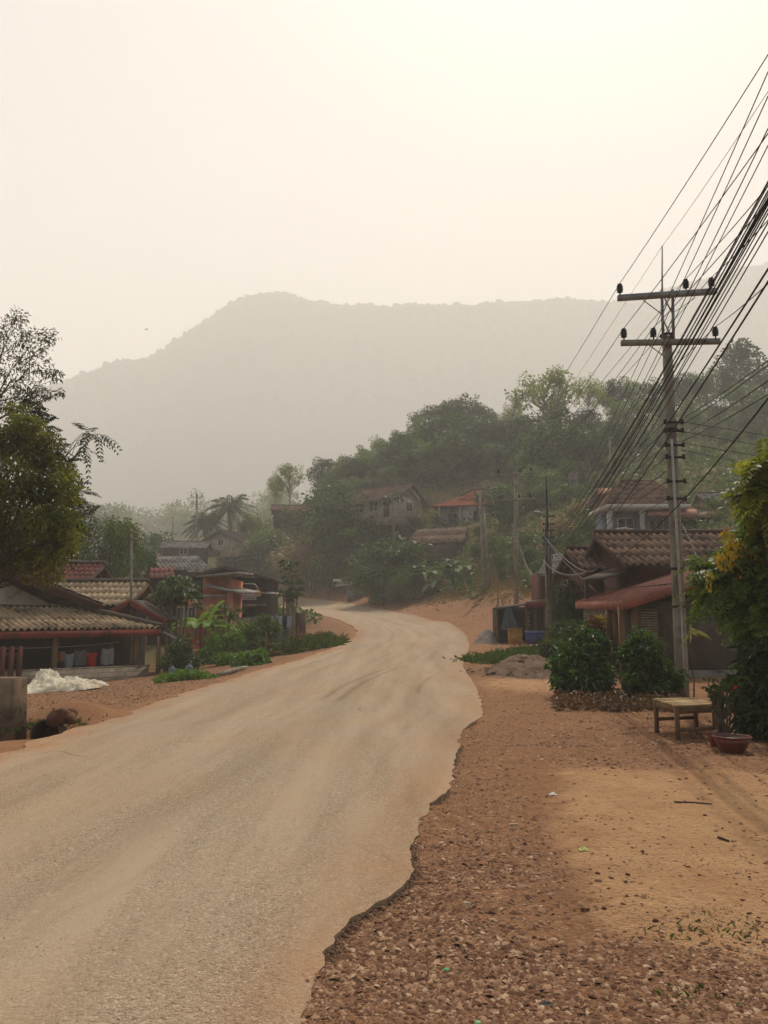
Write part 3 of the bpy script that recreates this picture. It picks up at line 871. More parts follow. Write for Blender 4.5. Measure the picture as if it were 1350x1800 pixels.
M_white = mat('white_wall', srgb(196, 188, 172), srgb(168, 158, 142), scale=0.8, dirt=(srgb(122, 106, 88), 0.45), bump=0.1)
M_beige = mat('beige_wall', srgb(172, 160, 140), srgb(150, 136, 116), scale=0.7, dirt=(srgb(110, 94, 78), 0.45), bump=0.1)
M_salmon = mat('salmon_wall', srgb(192, 122, 92), srgb(172, 104, 78), scale=0.8, dirt=(srgb(128, 84, 66), 0.35), bump=0.1)
M_bluegrey = mat('blue_grey_wall', srgb(104, 112, 120), srgb(88, 94, 102), scale=0.9, dirt=(srgb(72, 72, 72), 0.4), bump=0.1)
M_mud = mat('grey_brown_plaster', srgb(104, 88, 72), srgb(82, 70, 58), scale=0.9, dirt=(srgb(58, 48, 40), 0.6), bump=0.25, bscale=12)
M_conc = mat('concrete', srgb(142, 132, 114), srgb(112, 102, 88), scale=2.2, dirt=(srgb(70, 62, 52), 0.55), dscale=2.0, bump=0.3, bscale=30)
M_pole = mat('pole_concrete', srgb(148, 140, 124), srgb(114, 106, 92), scale=3, stretch=(1, 1, .3), dirt=(srgb(78, 64, 52), 0.45), dscale=1.5, bump=0.3, bscale=30)
M_steel = mat('galvanised_steel', srgb(150, 148, 142), srgb(116, 112, 106), scale=5, rough=0.5, metal=0.6, bump=0.05, dirt=(srgb(92, 74, 60), 0.3))
M_dark = mat('dark_iron', srgb(44, 42, 40), srgb(30, 28, 28), scale=5, rough=0.6, bump=0.05)
M_whitetrim = mat('white_trim', srgb(196, 192, 184), srgb(170, 164, 154), scale=3, dirt=(srgb(140, 128, 112), 0.3), bump=0.05)
M_glass = mat('window_glass', srgb(34, 38, 40), srgb(22, 24, 26), scale=1, rough=0.12, spec=0.6, bump=0.0)
M_inside = mat('painted_interior_shade', srgb(26, 22, 19), srgb(18, 15, 13), scale=2, bump=0.1)  # near-black: shade of interiors and openings put into the colour
M_sheetred = mat('red_metal_sheet', srgb(154, 92, 74), srgb(132, 76, 62), scale=1.2, stretch=(.4, 2, 1), dirt=(srgb(104, 60, 48), 0.4), rough=0.6, bump=0.08)
M_sheetgrey = mat('grey_metal_sheet', srgb(150, 144, 134), srgb(120, 112, 102), scale=1.2, dirt=(srgb(96, 74, 58), 0.4), rough=0.55, bump=0.08)

def brick_mat(name, c1, c2, mortar, scale, bw=0.4, bh=0.2):
    m, n, l, bs = new_mat(name)
    tc = n.new('ShaderNodeTexCoord').outputs['Object']
    sx = n.new('ShaderNodeSeparateXYZ'); l.new(tc, sx.inputs[0])
    cb_ = n.new('ShaderNodeCombineXYZ')
    l.new(mathn(n, l, 'ADD', sx.outputs[0], sx.outputs[1]), cb_.inputs[0]); l.new(sx.outputs[2], cb_.inputs[1])
    b = n.new('ShaderNodeTexBrick')
    b.inputs['Scale'].default_value = scale
    b.inputs['Brick Width'].default_value = bw; b.inputs['Row Height'].default_value = bh
    b.inputs['Mortar Size'].default_value = 0.012
    b.inputs['Color1'].default_value = c1; b.inputs['Color2'].default_value = c2; b.inputs['Mortar'].default_value = mortar
    l.new(cb_.outputs[0], b.inputs['Vector'])
    col = mixc(n, l, ramp(n, l, noise(n, l, tc, 2.5, 8, .7), .45, .75), b.outputs[0], srgb(92, 82, 70))
    l.new(col, bs.inputs['Base Color']); bs.inputs['Roughness'].default_value = 0.92
    l.new(bumpn(n, l, mathn(n, l, 'MULTIPLY', b.outputs['Fac'], -1.0), 0.5, 0.02), bs.inputs['Normal'])
    return m
M_block = brick_mat('concrete_block', srgb(148, 136, 118), srgb(126, 114, 98), srgb(88, 80, 70), 1.0)
M_blockgrey = brick_mat('grey_block', srgb(122, 118, 112), srgb(102, 98, 92), srgb(76, 72, 68), 1.0)

def tiles(mb, A, B, C, D, period=0.24, amp=0.035, row=0.62, step=0.035, lim=None, lip=0.03):
    """wavy cement-tile roof plane: A-B along the eave, D-C along the ridge; rows overlap downwards; lim(u) cuts the slope short (hips)"""
    A, B, C, D = [np.array(p, float) for p in (A, B, C, D)]
    nrm = np.cross(B - A, D - A); nrm /= np.linalg.norm(nrm)
    if nrm[2] < 0: nrm = -nrm
    L = max(np.linalg.norm(B - A), np.linalg.norm(C - D)); S_ = 0.5 * (np.linalg.norm(D - A) + np.linalg.norm(C - B))
    nw = max(4, int(L / period)); ppw = 6
    nu_ = nw * ppw + 1
    u = np.linspace(0, 1, nu_)
    wv = np.sin(u * nw * 2 * np.pi)
    wave = amp * np.sign(wv) * np.abs(wv) ** 0.8
    nrw = max(2, int(S_ / row))
    lm_ = np.ones(nu_) if lim is None else np.clip(np.array([lim(q) for q in u]), 0, 1)
    dwn = (A - D) / np.linalg.norm(A - D)
    for r in range(nrw):
        v0, v1 = r / nrw, min(1.0, (r + 1.06) / nrw)
        keep = lm_ > v0 + 1e-4
        if keep.sum() < 2: continue
        lines = []
        for v, o in ((v0, step - lip), (v0, step), (v1, 0.0)):
            vv = np.minimum(v, np.maximum(lm_, v0))
            base = A + (B - A) * u[:, None]
            topp = D + (C - D) * u[:, None]
            jit = (vnoise(np.floor(u * nw + .25) * 3.1, np.full(nu_, r * 5.7), 2) - .5) * 0.012
            lines.append(base + (topp - base) * vv[:, None] + nrm * (wave + o + jit)[:, None])
        V = np.concatenate(lines)
        k = np.where(keep[:-1] & keep[1:])[0]
        F = np.concatenate([np.stack([k + s * nu_, k + 1 + s * nu_, k + 1 + (s + 1) * nu_, k + (s + 1) * nu_], -1) for s in (0, 1)])
        mb.add(V, F)

def cap_line(mb, a, b, r=0.09):
    mb.tube([np.array(a, float), np.array(b, float)], r, 8)

class Frame:
    """local frame of a house: x along its front, y to its back, z up"""
    def __init__(s, o, yaw):
        s.o = np.array(o, float); s.yaw = yaw
        s.ex = np.array((math.cos(yaw), math.sin(yaw), 0)); s.ey = np.array((-math.sin(yaw), math.cos(yaw), 0))
    def __call__(s, x, y, z): return s.o + s.ex * x + s.ey * y + np.array((0, 0, z))
    def box(s, mb, lo, hi):
        c = [(lo[0], lo[1]), (hi[0], lo[1]), (hi[0], hi[1]), (lo[0], hi[1])]
        mb.hexa([s(x, y, lo[2]) for x, y in c], [s(x, y, hi[2]) for x, y in c])

def part(root, name, m, fn, smooth=False):
    mb = MB(); fn(mb)
    return mb.build(name, m, root, smooth=smooth)

def window(root, fr, face, a, z0, z1, w, at_, wall_y, frame_m=None, shutters=False):
    """window on the front (face 'f', y = wall_y) or on a side (face 's', x = wall_y), centred at a"""
    t = 0.07
    def bx(mb, a0, a1, zz0, zz1, d0, d1):
        if face == 'f': fr.box(mb, (a0, wall_y - d1, zz0), (a1, wall_y - d0, zz1))
        else:
            s = at_
            lo, hi = sorted((wall_y + s * d0, wall_y + s * d1))
            fr.box(mb, (lo, a0, zz0), (hi, a1, zz1))
    mb = MB()
    bx(mb, a - w / 2 - t, a + w / 2 + t, z1, z1 + t, 0.003, .08); bx(mb, a - w / 2 - t, a + w / 2 + t, z0 - t, z0, 0.003, .1)
    bx(mb, a - w / 2 - t, a - w / 2, z0, z1, 0.003, .07); bx(mb, a + w / 2, a + w / 2 + t, z0, z1, 0.003, .07); bx(mb, a - .025, a + .025, z0, z1, 0.02, .06)
    f = mb.build('window', frame_m or M_whitetrim, root)
    mb = MB(); bx(mb, a - w / 2, a - .025, z0, z1, 0.004, .02); bx(mb, a + .025, a + w / 2, z0, z1, 0.004, .02)
    mb.build('pane', M_glass, f)

def gable_house(name, label, o, yaw, w, d, hw, hr, wall_m, roof_m, ridge='x', over=0.6, wins=(), door=None, posts=False, cat='house', group=None):
    fr = Frame(o, yaw)
    root = thing(name, label, cat, o, group)
    def walls(mb):
        fr.box(mb, (-w / 2, 0, -0.8), (w / 2, d, hw))
        if ridge == 'x':
            for x in (-w / 2, w / 2 - .12):
                mb.add([fr(x, 0, hw), fr(x + .12, 0, hw), fr(x + .12, d, hw), fr(x, d, hw), fr(x, d / 2, hw + hr * .97), fr(x + .12, d / 2, hw + hr * .97)], [(0, 4, 5, 1), (3, 2, 5, 4), (0, 3, 4), (1, 5, 2)])
        else:
            for y in (0, d - .12):
                mb.add([fr(-w / 2, y, hw), fr(w / 2, y, hw), fr(w / 2, y + .12, hw), fr(-w / 2, y + .12, hw), fr(0, y, hw + hr * .97), fr(0, y + .12, hw + hr * .97)], [(0, 1, 4), (3, 5, 2), (0, 4, 5, 3), (1, 2, 5, 4)])
    part(root, 'wall', wall_m, walls)
    s = over
    def roof(mb):
        if ridge == 'x':
            k = hr / (d / 2)
            r0, r1 = fr(-w / 2 - s, d / 2, hw + hr), fr(w / 2 + s, d / 2, hw + hr)
            tiles(mb, fr(-w / 2 - s, -s, hw - k * s), fr(w / 2 + s, -s, hw - k * s), r1, r0, amp=.03)
            tiles(mb, fr(w / 2 + s, d + s, hw - k * s), fr(-w / 2 - s, d + s, hw - k * s), r0, r1, amp=.03)
        else:
            k = hr / (w / 2)
            r0, r1 = fr(0, -s, hw + hr), fr(0, d + s, hw + hr)
            tiles(mb, fr(-w / 2 - s, d + s, hw - k * s), fr(-w / 2 - s, -s, hw - k * s), r0, r1, amp=.03)
            tiles(mb, fr(w / 2 + s, -s, hw - k * s), fr(w / 2 + s, d + s, hw - k * s), r1, r0, amp=.03)
    ro = part(root, 'roof', roof_m, roof, True)
    def trim(mb):
        if ridge == 'x':
            k = hr / (d / 2)
            cap_line(mb, fr(-w / 2 - s, d / 2, hw + hr + .05), fr(w / 2 + s, d / 2, hw + hr + .05))
            for x in (-w / 2 - s, w / 2 + s):
                mb.beam(fr(x, -s, hw - k * s - .08), fr(x, d / 2, hw + hr - .08), .05, .2); mb.beam(fr(x, d / 2, hw + hr - .08), fr(x, d + s, hw - k * s - .08), .05, .2)
        else:
            k = hr / (w / 2)
            cap_line(mb, fr(0, -s, hw + hr + .05), fr(0, d + s, hw + hr + .05))
            for y in (-s, d + s):
                mb.beam(fr(-w / 2 - s, y, hw - k * s - .08), fr(0, y, hw + hr - .08), .05, .2); mb.beam(fr(0, y, hw + hr - .08), fr(w / 2 + s, y, hw - k * s - .08), .05, .2)
    mb = MB(); trim(mb); mb.build('bargeboard', M_ridge, ro)
    for wd in wins: window(root, fr, *wd)
    if door:
        x, y_, ww, hh = door
        part(root, 'door', M_brownwood, lambda mb: fr.box(mb, (x - ww / 2, y_ - .05, 0), (x + ww / 2, y_ - .004, hh)))
    if posts:
        for x in (-w / 2 + .2, 0, w / 2 - .2):
            part(root, 'post', M_wood, lambda mb: fr.box(mb, (x - .07, -s + .05, -.8), (x + .07, -s + .19, hw - .2)))
    return root, fr

def hip_roof(mb, fr, x0, x1, y0, y1, z, h, inset=None):
    """four tiled planes over a rectangle"""
    i_ = inset if inset is not None else min(x1 - x0, y1 - y0) / 2
    a, b, c, d = fr(x0, y0, z), fr(x1, y0, z), fr(x1, y1, z), fr(x0, y1, z)
    if (x1 - x0) >= (y1 - y0):
        ym = (y0 + y1) / 2
        r0, r1 = fr(x0 + i_, ym, z + h), fr(x1 - i_, ym, z + h)
    else:
        xm = (x0 + x1) / 2
        r0, r1 = fr(xm, y0 + i_, z + h), fr(xm, y1 - i_, z + h)
    def lim_for(L, i2): return lambda u: min(1.0, u * L / i2 + 1e-6, (1 - u) * L / i2 + 1e-6)
    def plane(p, q, inw, ii):
        L = np.linalg.norm(q - p)
        top = inw + np.array((0, 0, h))
        tiles(mb, p, q, q + top, p + top, amp=.03, lim=lim_for(L, ii))
    X, Y_ = fr.ex, fr.ey
    if (x1 - x0) >= (y1 - y0):
        hy = (y1 - y0) / 2
        plane(a, b, Y_ * hy, i_); plane(c, d, -Y_ * hy, i_); plane(b, c, -X * i_, hy); plane(d, a, X * i_, hy)
    else:
        hx = (x1 - x0) / 2
        plane(a, b, Y_ * i_, hx); plane(c, d, -Y_ * i_, hx); plane(b, c, -X * hx, i_); plane(d, a, X * hx, i_)
    for p, q in ((a, r0), (b, r1 if (x1 - x0) >= (y1 - y0) else r0), (c, r1), (d, r0 if (x1 - x0) >= (y1 - y0) else r1), (r0, r1)):
        cap_line(mb, p + (0, 0, .06), q + (0, 0, .06), .08)

# --- roadside house on the left: tiled verandah, white gable -------------------
A0, B0 = P(-190, 1121, 26.2), P(285, 1101, 33.6)
ev = (B0 - A0); ev[2] = 0; Lh = np.linalg.norm(ev); yw = math.atan2(ev[1], ev[0])
fr = Frame((A0[0], A0[1], 0), yw)
zl, zr = 1.40, 1.52
root = thing('verandah_house', 'low house with tan tiled verandah roof and red fascia behind the white tarp', 'house', (A0[0] + 5, A0[1] + 2, -0.6))
DV, HV = 3.0, 1.0
def rf(mb):
    Lt = Lh
    tiles(mb, fr(0, 0, zl), fr(Lt, 0, zr), fr(Lt, DV, zr + HV), fr(0, DV, zl + HV), period=0.255, amp=.06, row=1.0, step=0.05, lim=lambda u: min(1.0, (1 - u) * Lt / 3.2 + 1e-5))
    # hipped end
    p, q = fr(Lt, 0, zr), fr(Lt, 6.4, zr)
    tiles(mb, p, q, q + np.append(-fr.ex[:2] * 3.2, HV), p + np.append(-fr.ex[:2] * 3.2, HV), period=0.255, amp=.045, row=.82, lim=lambda u: min(1.0, u * 6.4 / 3.0 + 1e-5, (1 - u) * 6.4 / 3.0 + 1e-5))
vr = part(root, 'verandah_roof', M_tile_tan, rf, True)
mb = MB(); cap_line(mb, fr(Lh, 0, zr + .07), fr(Lh - 3.2, DV, zr + HV + .1), .12); cap_line(mb, fr(Lh, 6.4, zr + .07), fr(Lh - 3.2, DV, zr + HV + .1), .12)
mb.build('hip_cap', M_ridge, vr, smooth=True)
part(root, 'fascia', M_redpaint, lambda mb: (mb.beam(fr(-.1, .05, zl - .19), fr(Lh - .05, .05, zr - .19), .05, .26), mb.beam(fr(Lh - .05, .08, zr - .19), fr(Lh - .05, 6.4, zr - .19), .05, .26)))
for px in (92, 243):
    x_ = float(np.dot(P(px, 1150, np.interp(px, [-190, 285], [26.4, 33.6])) - fr.o, fr.ex))
    part(root, 'post', M_wood, lambda mb: fr.box(mb, (x_ - .09, .25, -.75), (x_ + .09, .43, np.interp(x_, [0, Lh], [zl, zr]) - .1)))
part(root, 'rear_wall', M_inside, lambda mb: (fr.box(mb, (0, 3.2, -.9), (Lh - 3.0, 3.4, 2.3)), fr.box(mb, (Lh - 3.0, 3.2, -.9), (Lh - 2.8, 6, 1.7)), fr.box(mb, (-.2, .5, -.9), (0, 3.2, 1.4))))  # verandah's inner shade painted into the rear wall colour
part(root, 'floor_slab', M_conc, lambda mb: fr.box(mb, (0, .2, -1.0), (Lh - .3, 3.2, -.52)))
# gable above the verandah
g_ap, g_r = P(-70, 968, 29.6), P(188, 1062, 33.2)
ax = float(np.dot(g_ap - fr.o, fr.ex)); rx_ = float(np.dot(g_r - fr.o, fr.ex))
za, zr2 = g_ap[2] + .05, g_r[2]
yg = 2.6
part(root, 'gable_wall', M_white, lambda mb: mb.add([fr(2 * ax - rx_ + 1.2, yg, 2.2), fr(rx_ - 1.2, yg, 2.2), fr(ax, yg, za - .25), fr(2 * ax - rx_ + 1.2, yg + .15, 2.2), fr(rx_ - 1.2, yg + .15, 2.2), fr(ax, yg + .15, za - .25)], [(0, 1, 2), (5, 4, 3), (0, 2, 5, 3), (1, 4, 5, 2), (0, 3, 4, 1)]))
part(root, 'gable_band', M_brownwood, lambda mb: fr.box(mb, (2 * ax - rx_ + 1.0, yg - .06, 2.0), (rx_ - 1.0, yg + .1, 2.42)))
def gr(mb):
    for s in (1, -1):
        lo0, lo1 = fr(ax + s * (rx_ - ax), yg - 1.0, zr2), fr(ax + s * (rx_ - ax), yg + 8, zr2)
        t0, t1 = fr(ax, yg - 1.0, za), fr(ax, yg + 8, za)
        (tiles(mb, lo0, lo1, t1, t0) if s > 0 else tiles(mb, lo1, lo0, t0, t1))
gr_ = part(root, 'gable_roof', M_tile_dark, gr, True)
def bb(mb):
    for s in (1, -1):
        for k in range(3):
            y_ = yg - .95 + k * .12
            mb.beam(fr(ax, y_, za - .10 - k * .10), fr(ax + s * (rx_ - ax), y_, zr2 - .10 - k * .10), .04, .13)
mb = MB(); bb(mb); mb.build('bargeboard', M_brownwood, gr_)
# low block wall in front of the verandah
blw = thing('block_wall', 'low wall of grey-tan concrete blocks along the verandah edge', 'wall', fr(6, -.1, -.6))
xe = float(np.dot(P(259, 1180, 33) - fr.o, fr.ex))
part(blw, 'blockwork', M_block, lambda mb: fr.box(mb, (1.0, -.25, -1.0), (xe, -.03, -.02)))
part(blw, 'coping', M_conc, lambda mb: fr.box(mb, (1.0, -.28, -.02), (xe + .02, 0.0, .03)))
# red slatted gate
gt = thing('slatted_gate', 'red-brown slatted wooden gate at the left edge of the verandah', 'gate', fr(1.5, -.5, -.6))
xg1 = float(np.dot(P(50, 1160, 28.5) - fr.o, fr.ex))
for k in range(7):
    x_ = xg1 - .12 - k * .30
    part(gt, 'slat', M_maroon, lambda mb: fr.box(mb, (x_ - .085, -.62, -.75), (x_ + .085, -.56, .88)))
for z_ in (.55, -.45):
    part(gt, 'rail', M_maroon, lambda mb: fr.box(mb, (xg1 - 2.9, -.56, z_), (xg1, -.5, z_ + .1)))
# washing on a line under the verandah roof
ln = MB(); pts = [fr(xe - 8.2 + t * 7.4, .75, 0.93 - .16 * math.sin(math.pi * t)) for t in np.linspace(0, 1, 12)]
ln.tube(pts, .012, 5)
tag(ln.build('clothesline', mat('pale_cord', srgb(170, 164, 150), srgb(150, 144, 130), bump=0), origin=fr(xe - 4, .75, .9)), 'thin pale clothesline strung under the verandah roof', 'clothesline')
def cloth_mat(nm, a, b): return mat(nm, a, b, scale=5, bump=.2, bscale=14, rough=.95, spec=.1)
def shirt(px0, px1, py0, py1, name, label, m, sleeves=True, legs=False):
    x0 = float(np.dot(P(px0, 1160, np.interp(px0, [-190, 285], [26.9, 34.2])) - fr.o, fr.ex)); x1 = float(np.dot(P(px1, 1160, np.interp(px1, [-190, 285], [26.9, 34.2])) - fr.o, fr.ex))
    Yd = np.interp((px0 + px1) / 2, [-190, 285], [26.9, 34.2])
    z1, z0 = P(px0, py0, Yd)[2], P(px0, py1, Yd)[2]
    mb = MB()
    nx, nz = 15, 13
    for sd in (1, -1):
        V = []
        for k in range(nz):
            for q in range(nx):
                u, v = q / (nx - 1), k / (nz - 1)
                wq = (x1 - x0)
                pinch = 1.0 if (not sleeves or v < .32) else 0.74
                cx = (x0 + x1) / 2 + (u - .5) * wq * pinch
                gap = 0
                if legs and v > .3 and abs(u - .5) < .08: cx = (x0 + x1) / 2 + (u - .5) * wq * .25
                y_ = .75 + sd * (.035 + .05 * math.sin(v * 2.2)) + .03 * math.sin(u * 17 + v * 3) * v
                zz = z1 + (z0 - z1) * v - (0.06 * (1 - abs(2 * u - 1)) if k == 0 else 0) + (.03 * math.sin(u * 11) if k == nz - 1 else 0)
                V.append(fr(cx, y_, zz))
        F = [(k * nx + q, k * nx + q + 1, (k + 1) * nx + q + 1, (k + 1) * nx + q) for k in range(nz - 1) for q in range(nx - 1) if not (legs and k > 4 and q in (6, 7))]
        mb.add(V, F)
    return tag(mb.build(name, m, origin=fr((x0 + x1) / 2, .75, z1), smooth=True), label, 'clothing', 'washing under the verandah roof')
shirt(107, 124, 1148, 1173, 'shirt', 'pale grey shirt hanging leftmost on the verandah clothesline', cloth_mat('grey_cloth', srgb(150, 150, 152), srgb(120, 120, 124)))
shirt(125, 146, 1142, 1170, 'towel', 'dull grey cloth hanging left of the red shirt', cloth_mat('dull_cloth', srgb(104, 102, 104), srgb(82, 82, 86)), False)
shirt(147, 166, 1146, 1173, 'shirt', 'bright red shirt hanging on the verandah clothesline', cloth_mat('red_cloth', srgb(190, 44, 26), srgb(160, 34, 22)))
shirt(176, 197, 1139, 1168, 'trousers', 'pale grey trousers hanging right of the red shirt', cloth_mat('pale_cloth', srgb(158, 154, 150), srgb(130, 128, 126)), False, True)
shirt(98, 107, 1144, 1162, 'cloth', 'small tan cloth hanging beside the verandah post', cloth_mat('tan_cloth', srgb(150, 112, 78), srgb(120, 90, 62)), False)

# --- red-roofed house and tan-roofed house behind ------------------------------
def ridge_house(name, label, x1, Yr, Ye, zr_, ze, length, roof_m, wall_m, zb, over=.0, wins=False):
    root = thing(name, label, 'house', (x1 - length / 2, Yr, zb))
    Yb = 2 * Yr - Ye
    ro = part(root, 'roof', roof_m, lambda mb: (tiles(mb, (x1 - length, Ye, ze), (x1, Ye, ze), (x1, Yr, zr_), (x1 - length, Yr, zr_), period=.27, amp=.045, row=.62, step=.04),
                                               tiles(mb, (x1, Yb, ze), (x1 - length, Yb, ze), (x1 - length, Yr, zr_), (x1, Yr, zr_), period=.27, amp=.045, row=.62)), True)
    mb = MB(); cap_line(mb, (x1 - length, Yr, zr_ + .07), (x1, Yr, zr_ + .07), .1); mb.build('ridge_cap', M_ridge, ro, smooth=True)
    mb = MB(); mb.beam((x1 - .05, Ye, ze - .12), (x1 - .05, Yr, zr_ - .12), .05, .2); mb.beam((x1 - .05, Yr, zr_ - .12), (x1 - .05, Yb, ze - .12), .05, .2); mb.build('bargeboard', M_wood if roof_m is M_tile_tan else M_ridge, ro)
    xw = x1 - .7
    part(root, 'wall', wall_m, lambda mb: (mb.box((x1 - length + .3, Ye + .6, zb - .5), (xw, Yb - .6, ze + .1)),
         mb.add([(xw - .1, Ye + .6, ze + .1), (xw - .1, Yb - .6, ze + .1), (xw - .1, Yr, zr_ - .1), (xw, Ye + .6, ze + .1), (xw, Yb - .6, ze + .1), (xw, Yr, zr_ - .1)], [(0, 2, 1), (3, 4, 5), (0, 3, 5, 2), (1, 2, 5, 4)])))
    return root
ridge_house('red_roofed_house', 'dark house with red wavy tiled roof behind the white gable', P(185, 991, 42)[0], 42, 38, P(185, 991, 42)[2], P(140, 1043, 38)[2], 7.0, M_tile_red, M_darkwood, -.4)
hs3 = ridge_house('tan_roofed_house', 'small house with tan ribbed tiled roof and little red gable porch', P(262, 1023, 39)[0], 39, 36.2, P(262, 1023, 39)[2], P(235, 1064, 36.2)[2], 4.6, M_tile_tan, M_darkwood, -.4)
# its small red-barged gable porch
pa, pr_, pl_ = P(228, 1053, 35), P(291, 1089, 35), P(180, 1080, 35)
part(hs3, 'porch_roof', M_tile_dark, lambda mb: (mb.slab([pa, pr_, pr_ + (0, 2.4, 0), pa + (0, 2.4, 0)], .05), mb.slab([pl_, pa, pa + (0, 2.4, 0), pl_ + (0, 2.4, 0)], .05)))
part(hs3, 'porch_bargeboard', M_redpaint, lambda mb: (mb.beam(pa - (0, .05, .12), pr_ - (0, .05, .12), .05, .24), mb.beam(pl_ - (0, .05, .12), pa - (0, .05, .12), .05, .24)))
for px in (196, 280):
    q = P(px, 1120, 35.4)
    part(hs3, 'post', M_wood, lambda mb: mb.box((q[0] - .07, 35.3, -.8), (q[0] + .07, 35.45, np.interp(px, [180, 228, 291], [pl_[2], pa[2], pr_[2]]) - .25)))

# --- pink house ----------------------------------------------------------------
YP = 46
def xa(px, Y=YP, py=1070): return float(P(px, py, Y)[0])
def za_(py, Y=YP): return float(P(675, py, Y)[2])
root = thing('pink_house', 'salmon pink house with slanting roofs beside the banana plants', 'house', (xa(380), YP + 2, -.1))
part(root, 'wall', M_salmon, lambda mb: (mb.box((xa(357), YP, -.6), (xa(398), YP + 5, za_(1044))), mb.box((xa(345), YP + 1.5, za_(1046)), (xa(396), YP + 5.5, za_(1013)))))
part(root, 'side_wall', M_salmon, lambda mb: mb.box((xa(298), YP + 1.4, -.6), (xa(357), YP + 5, za_(1052))))
part(root, 'band', M_whitetrim, lambda mb: mb.box((xa(356), YP - .06, za_(1049)), (xa(400), YP - .003, za_(1045))))
part(root, 'pillar', M_salmon, lambda mb: mb.box((xa(402), YP - .6, -.6), (xa(411), YP - .3, za_(1042))))
fr2 = Frame((0, 0, 0), 0)
for px in (318, 338):
    window(root, fr2, 'f', xa(px, YP + 1.4), za_(1098), za_(1068), .34, 1, YP + 1.4)
for a, b, c, d, nm in ((356, 1027, 428, 1041, 'lower_roof'), (344, 1012, 415, 1005, 'upper_roof')):
    p0, p1 = P(a, b, YP - .8), P(c, d, YP - .8)
    part(root, nm, M_sheetgrey, lambda mb: mb.slab([p0, p1, p1 + (0, 6, .3), p0 + (0, 6, .3)], .12))

# --- dark wooden house by the bend ---------------------------------------------
YD = 55
root = thing('dark_wooden_house', 'dark two-storey wooden house with white balcony rail by the bend', 'house', (xa(425, YD), YD, .8))
xl_d, xr_d = xa(392, YD), xa(461, YD)
part(root, 'wall', M_darkwood, lambda mb: (mb.box((xl_d, YD + 1, .3), (xr_d, YD + 8, za_(1014, YD))),))
ap = P(398, 995, YD)
def dro(mb):
    for (px, py), s in (((474, 1016), 1), ((322, 1016), -1)):
        e = P(px, py, YD - .6); a2 = ap + (0, -.6, 0)
        (tiles(mb, e, e + (0, 10, 0), a2 + (0, 10, 0), a2) if s > 0 else tiles(mb, e + (0, 10, 0), e, a2, a2 + (0, 10, 0)))
ro = part(root, 'roof', M_tile_dark, dro, True)
mb = MB()
for px in (474, 322): mb.beam(ap + (0, -.65, -.1), P(px, 1018, YD - .65), .05, .24)
mb.build('bargeboard', M_ridge, ro)
part(root, 'gable', M_darkwood, lambda mb: mb.add([P(345, 1013, YD + .6), P(462, 1013, YD + .6), ap + (0, .6, -.2), P(345, 1013, YD + .6) + (0, .1, 0), P(462, 1013, YD + .6) + (0, .1, 0), ap + (0, .7, -.2)], [(0, 1, 2), (5, 4, 3), (0, 2, 5, 3), (1, 4, 5, 2)]))
part(root, 'balcony', M_conc, lambda mb: mb.slab([P(410, 1063, YD - 1.8), P(468, 1061, YD - 1.8), P(466, 1061, YD + 1), P(412, 1063, YD + 1)], .16))
def rail(mb):
    y_ = YD - 1.6
    for py in (1045, 1054): mb.box((xa(412, y_), y_ - .03, za_(py, y_) - .03), (xa(450, y_), y_ + .03, za_(py, y_) + .03))
    for k in range(13):
        x_ = xa(413 + k * 3, y_); mb.box((x_ - .035, y_ - .03, za_(1054, y_)), (x_ + .035, y_ + .03, za_(1045, y_)))
part(root, 'balcony_rail', M_whitetrim, rail)
part(root, 'awning', M_sheetgrey, lambda mb: mb.slab([P(450, 1041, YD - 1.0), P(512, 1046, YD - 1.0), P(506, 1043, YD + 2.5), P(452, 1038, YD + 2.5)], .06))
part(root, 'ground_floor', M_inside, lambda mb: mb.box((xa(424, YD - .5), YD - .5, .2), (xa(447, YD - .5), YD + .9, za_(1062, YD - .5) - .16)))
for px in (452, 499):
    q = P(px, 1060, YD - .8)
    part(root, 'post', M_dark, lambda mb: mb.tube([(q[0], q[1], .4), (q[0], q[1], za_(1044, YD - .8))], .05, 7))
# grey ribbed roof and small red roof behind
def lean_roof(name, label, quad, roof_m, wall_m, hz_):
    q = [P(*a) for a in quad]
    root = thing(name, label, 'house', (float(np.mean([p[0] for p in q])), float(np.mean([p[1] for p in q])), hz_))
    part(root, 'roof', roof_m, lambda mb: (tiles(mb, *q, amp=.03, period=.3, row=1.6, step=.02), tiles(mb, q[2] + (q[2] - q[1]) * (1, 1, -1), q[3] + (q[3] - q[0]) * (1, 1, -1), q[3], q[2], amp=.03, period=.3, row=1.6)), True)
    lo = [q[0] + (q[3] - q[0]) * .12, q[1] + (q[2] - q[1]) * .12]
    back = [q[1] * .05 + (q[2] + (q[2] - q[1]) * (1, 1, -1)) * .95, q[0] * .05 + (q[3] + (q[3] - q[0]) * (1, 1, -1)) * .95]
    b4 = [lo[0] * .97 + lo[1] * .03, lo[1] * .97 + lo[0] * .03, back[0], back[1]]
    zt = min(p[2] for p in b4) - .05
    part(root, 'wall', wall_m, lambda mb: mb.hexa([(p[0], p[1], hz_ - .8) for p in b4], [(p[0], p[1], zt) for p in b4]))
    return root
lean_roof('grey_roofed_house', 'house with pale grey ribbed roof behind the pink house', [(283, 1003, 60), (374, 1001, 60), (348, 977, 64), (268, 978, 64)], M_tile_grey, M_darkwood, 1.2)
lean_roof('low_red_roofed_hut', 'small hut with dull red roof beside the grey ribbed roof', [(262, 1017, 52), (309, 1015, 52), (305, 997, 55), (264, 998, 55)], M_tile_red, M_darkwood, .4)

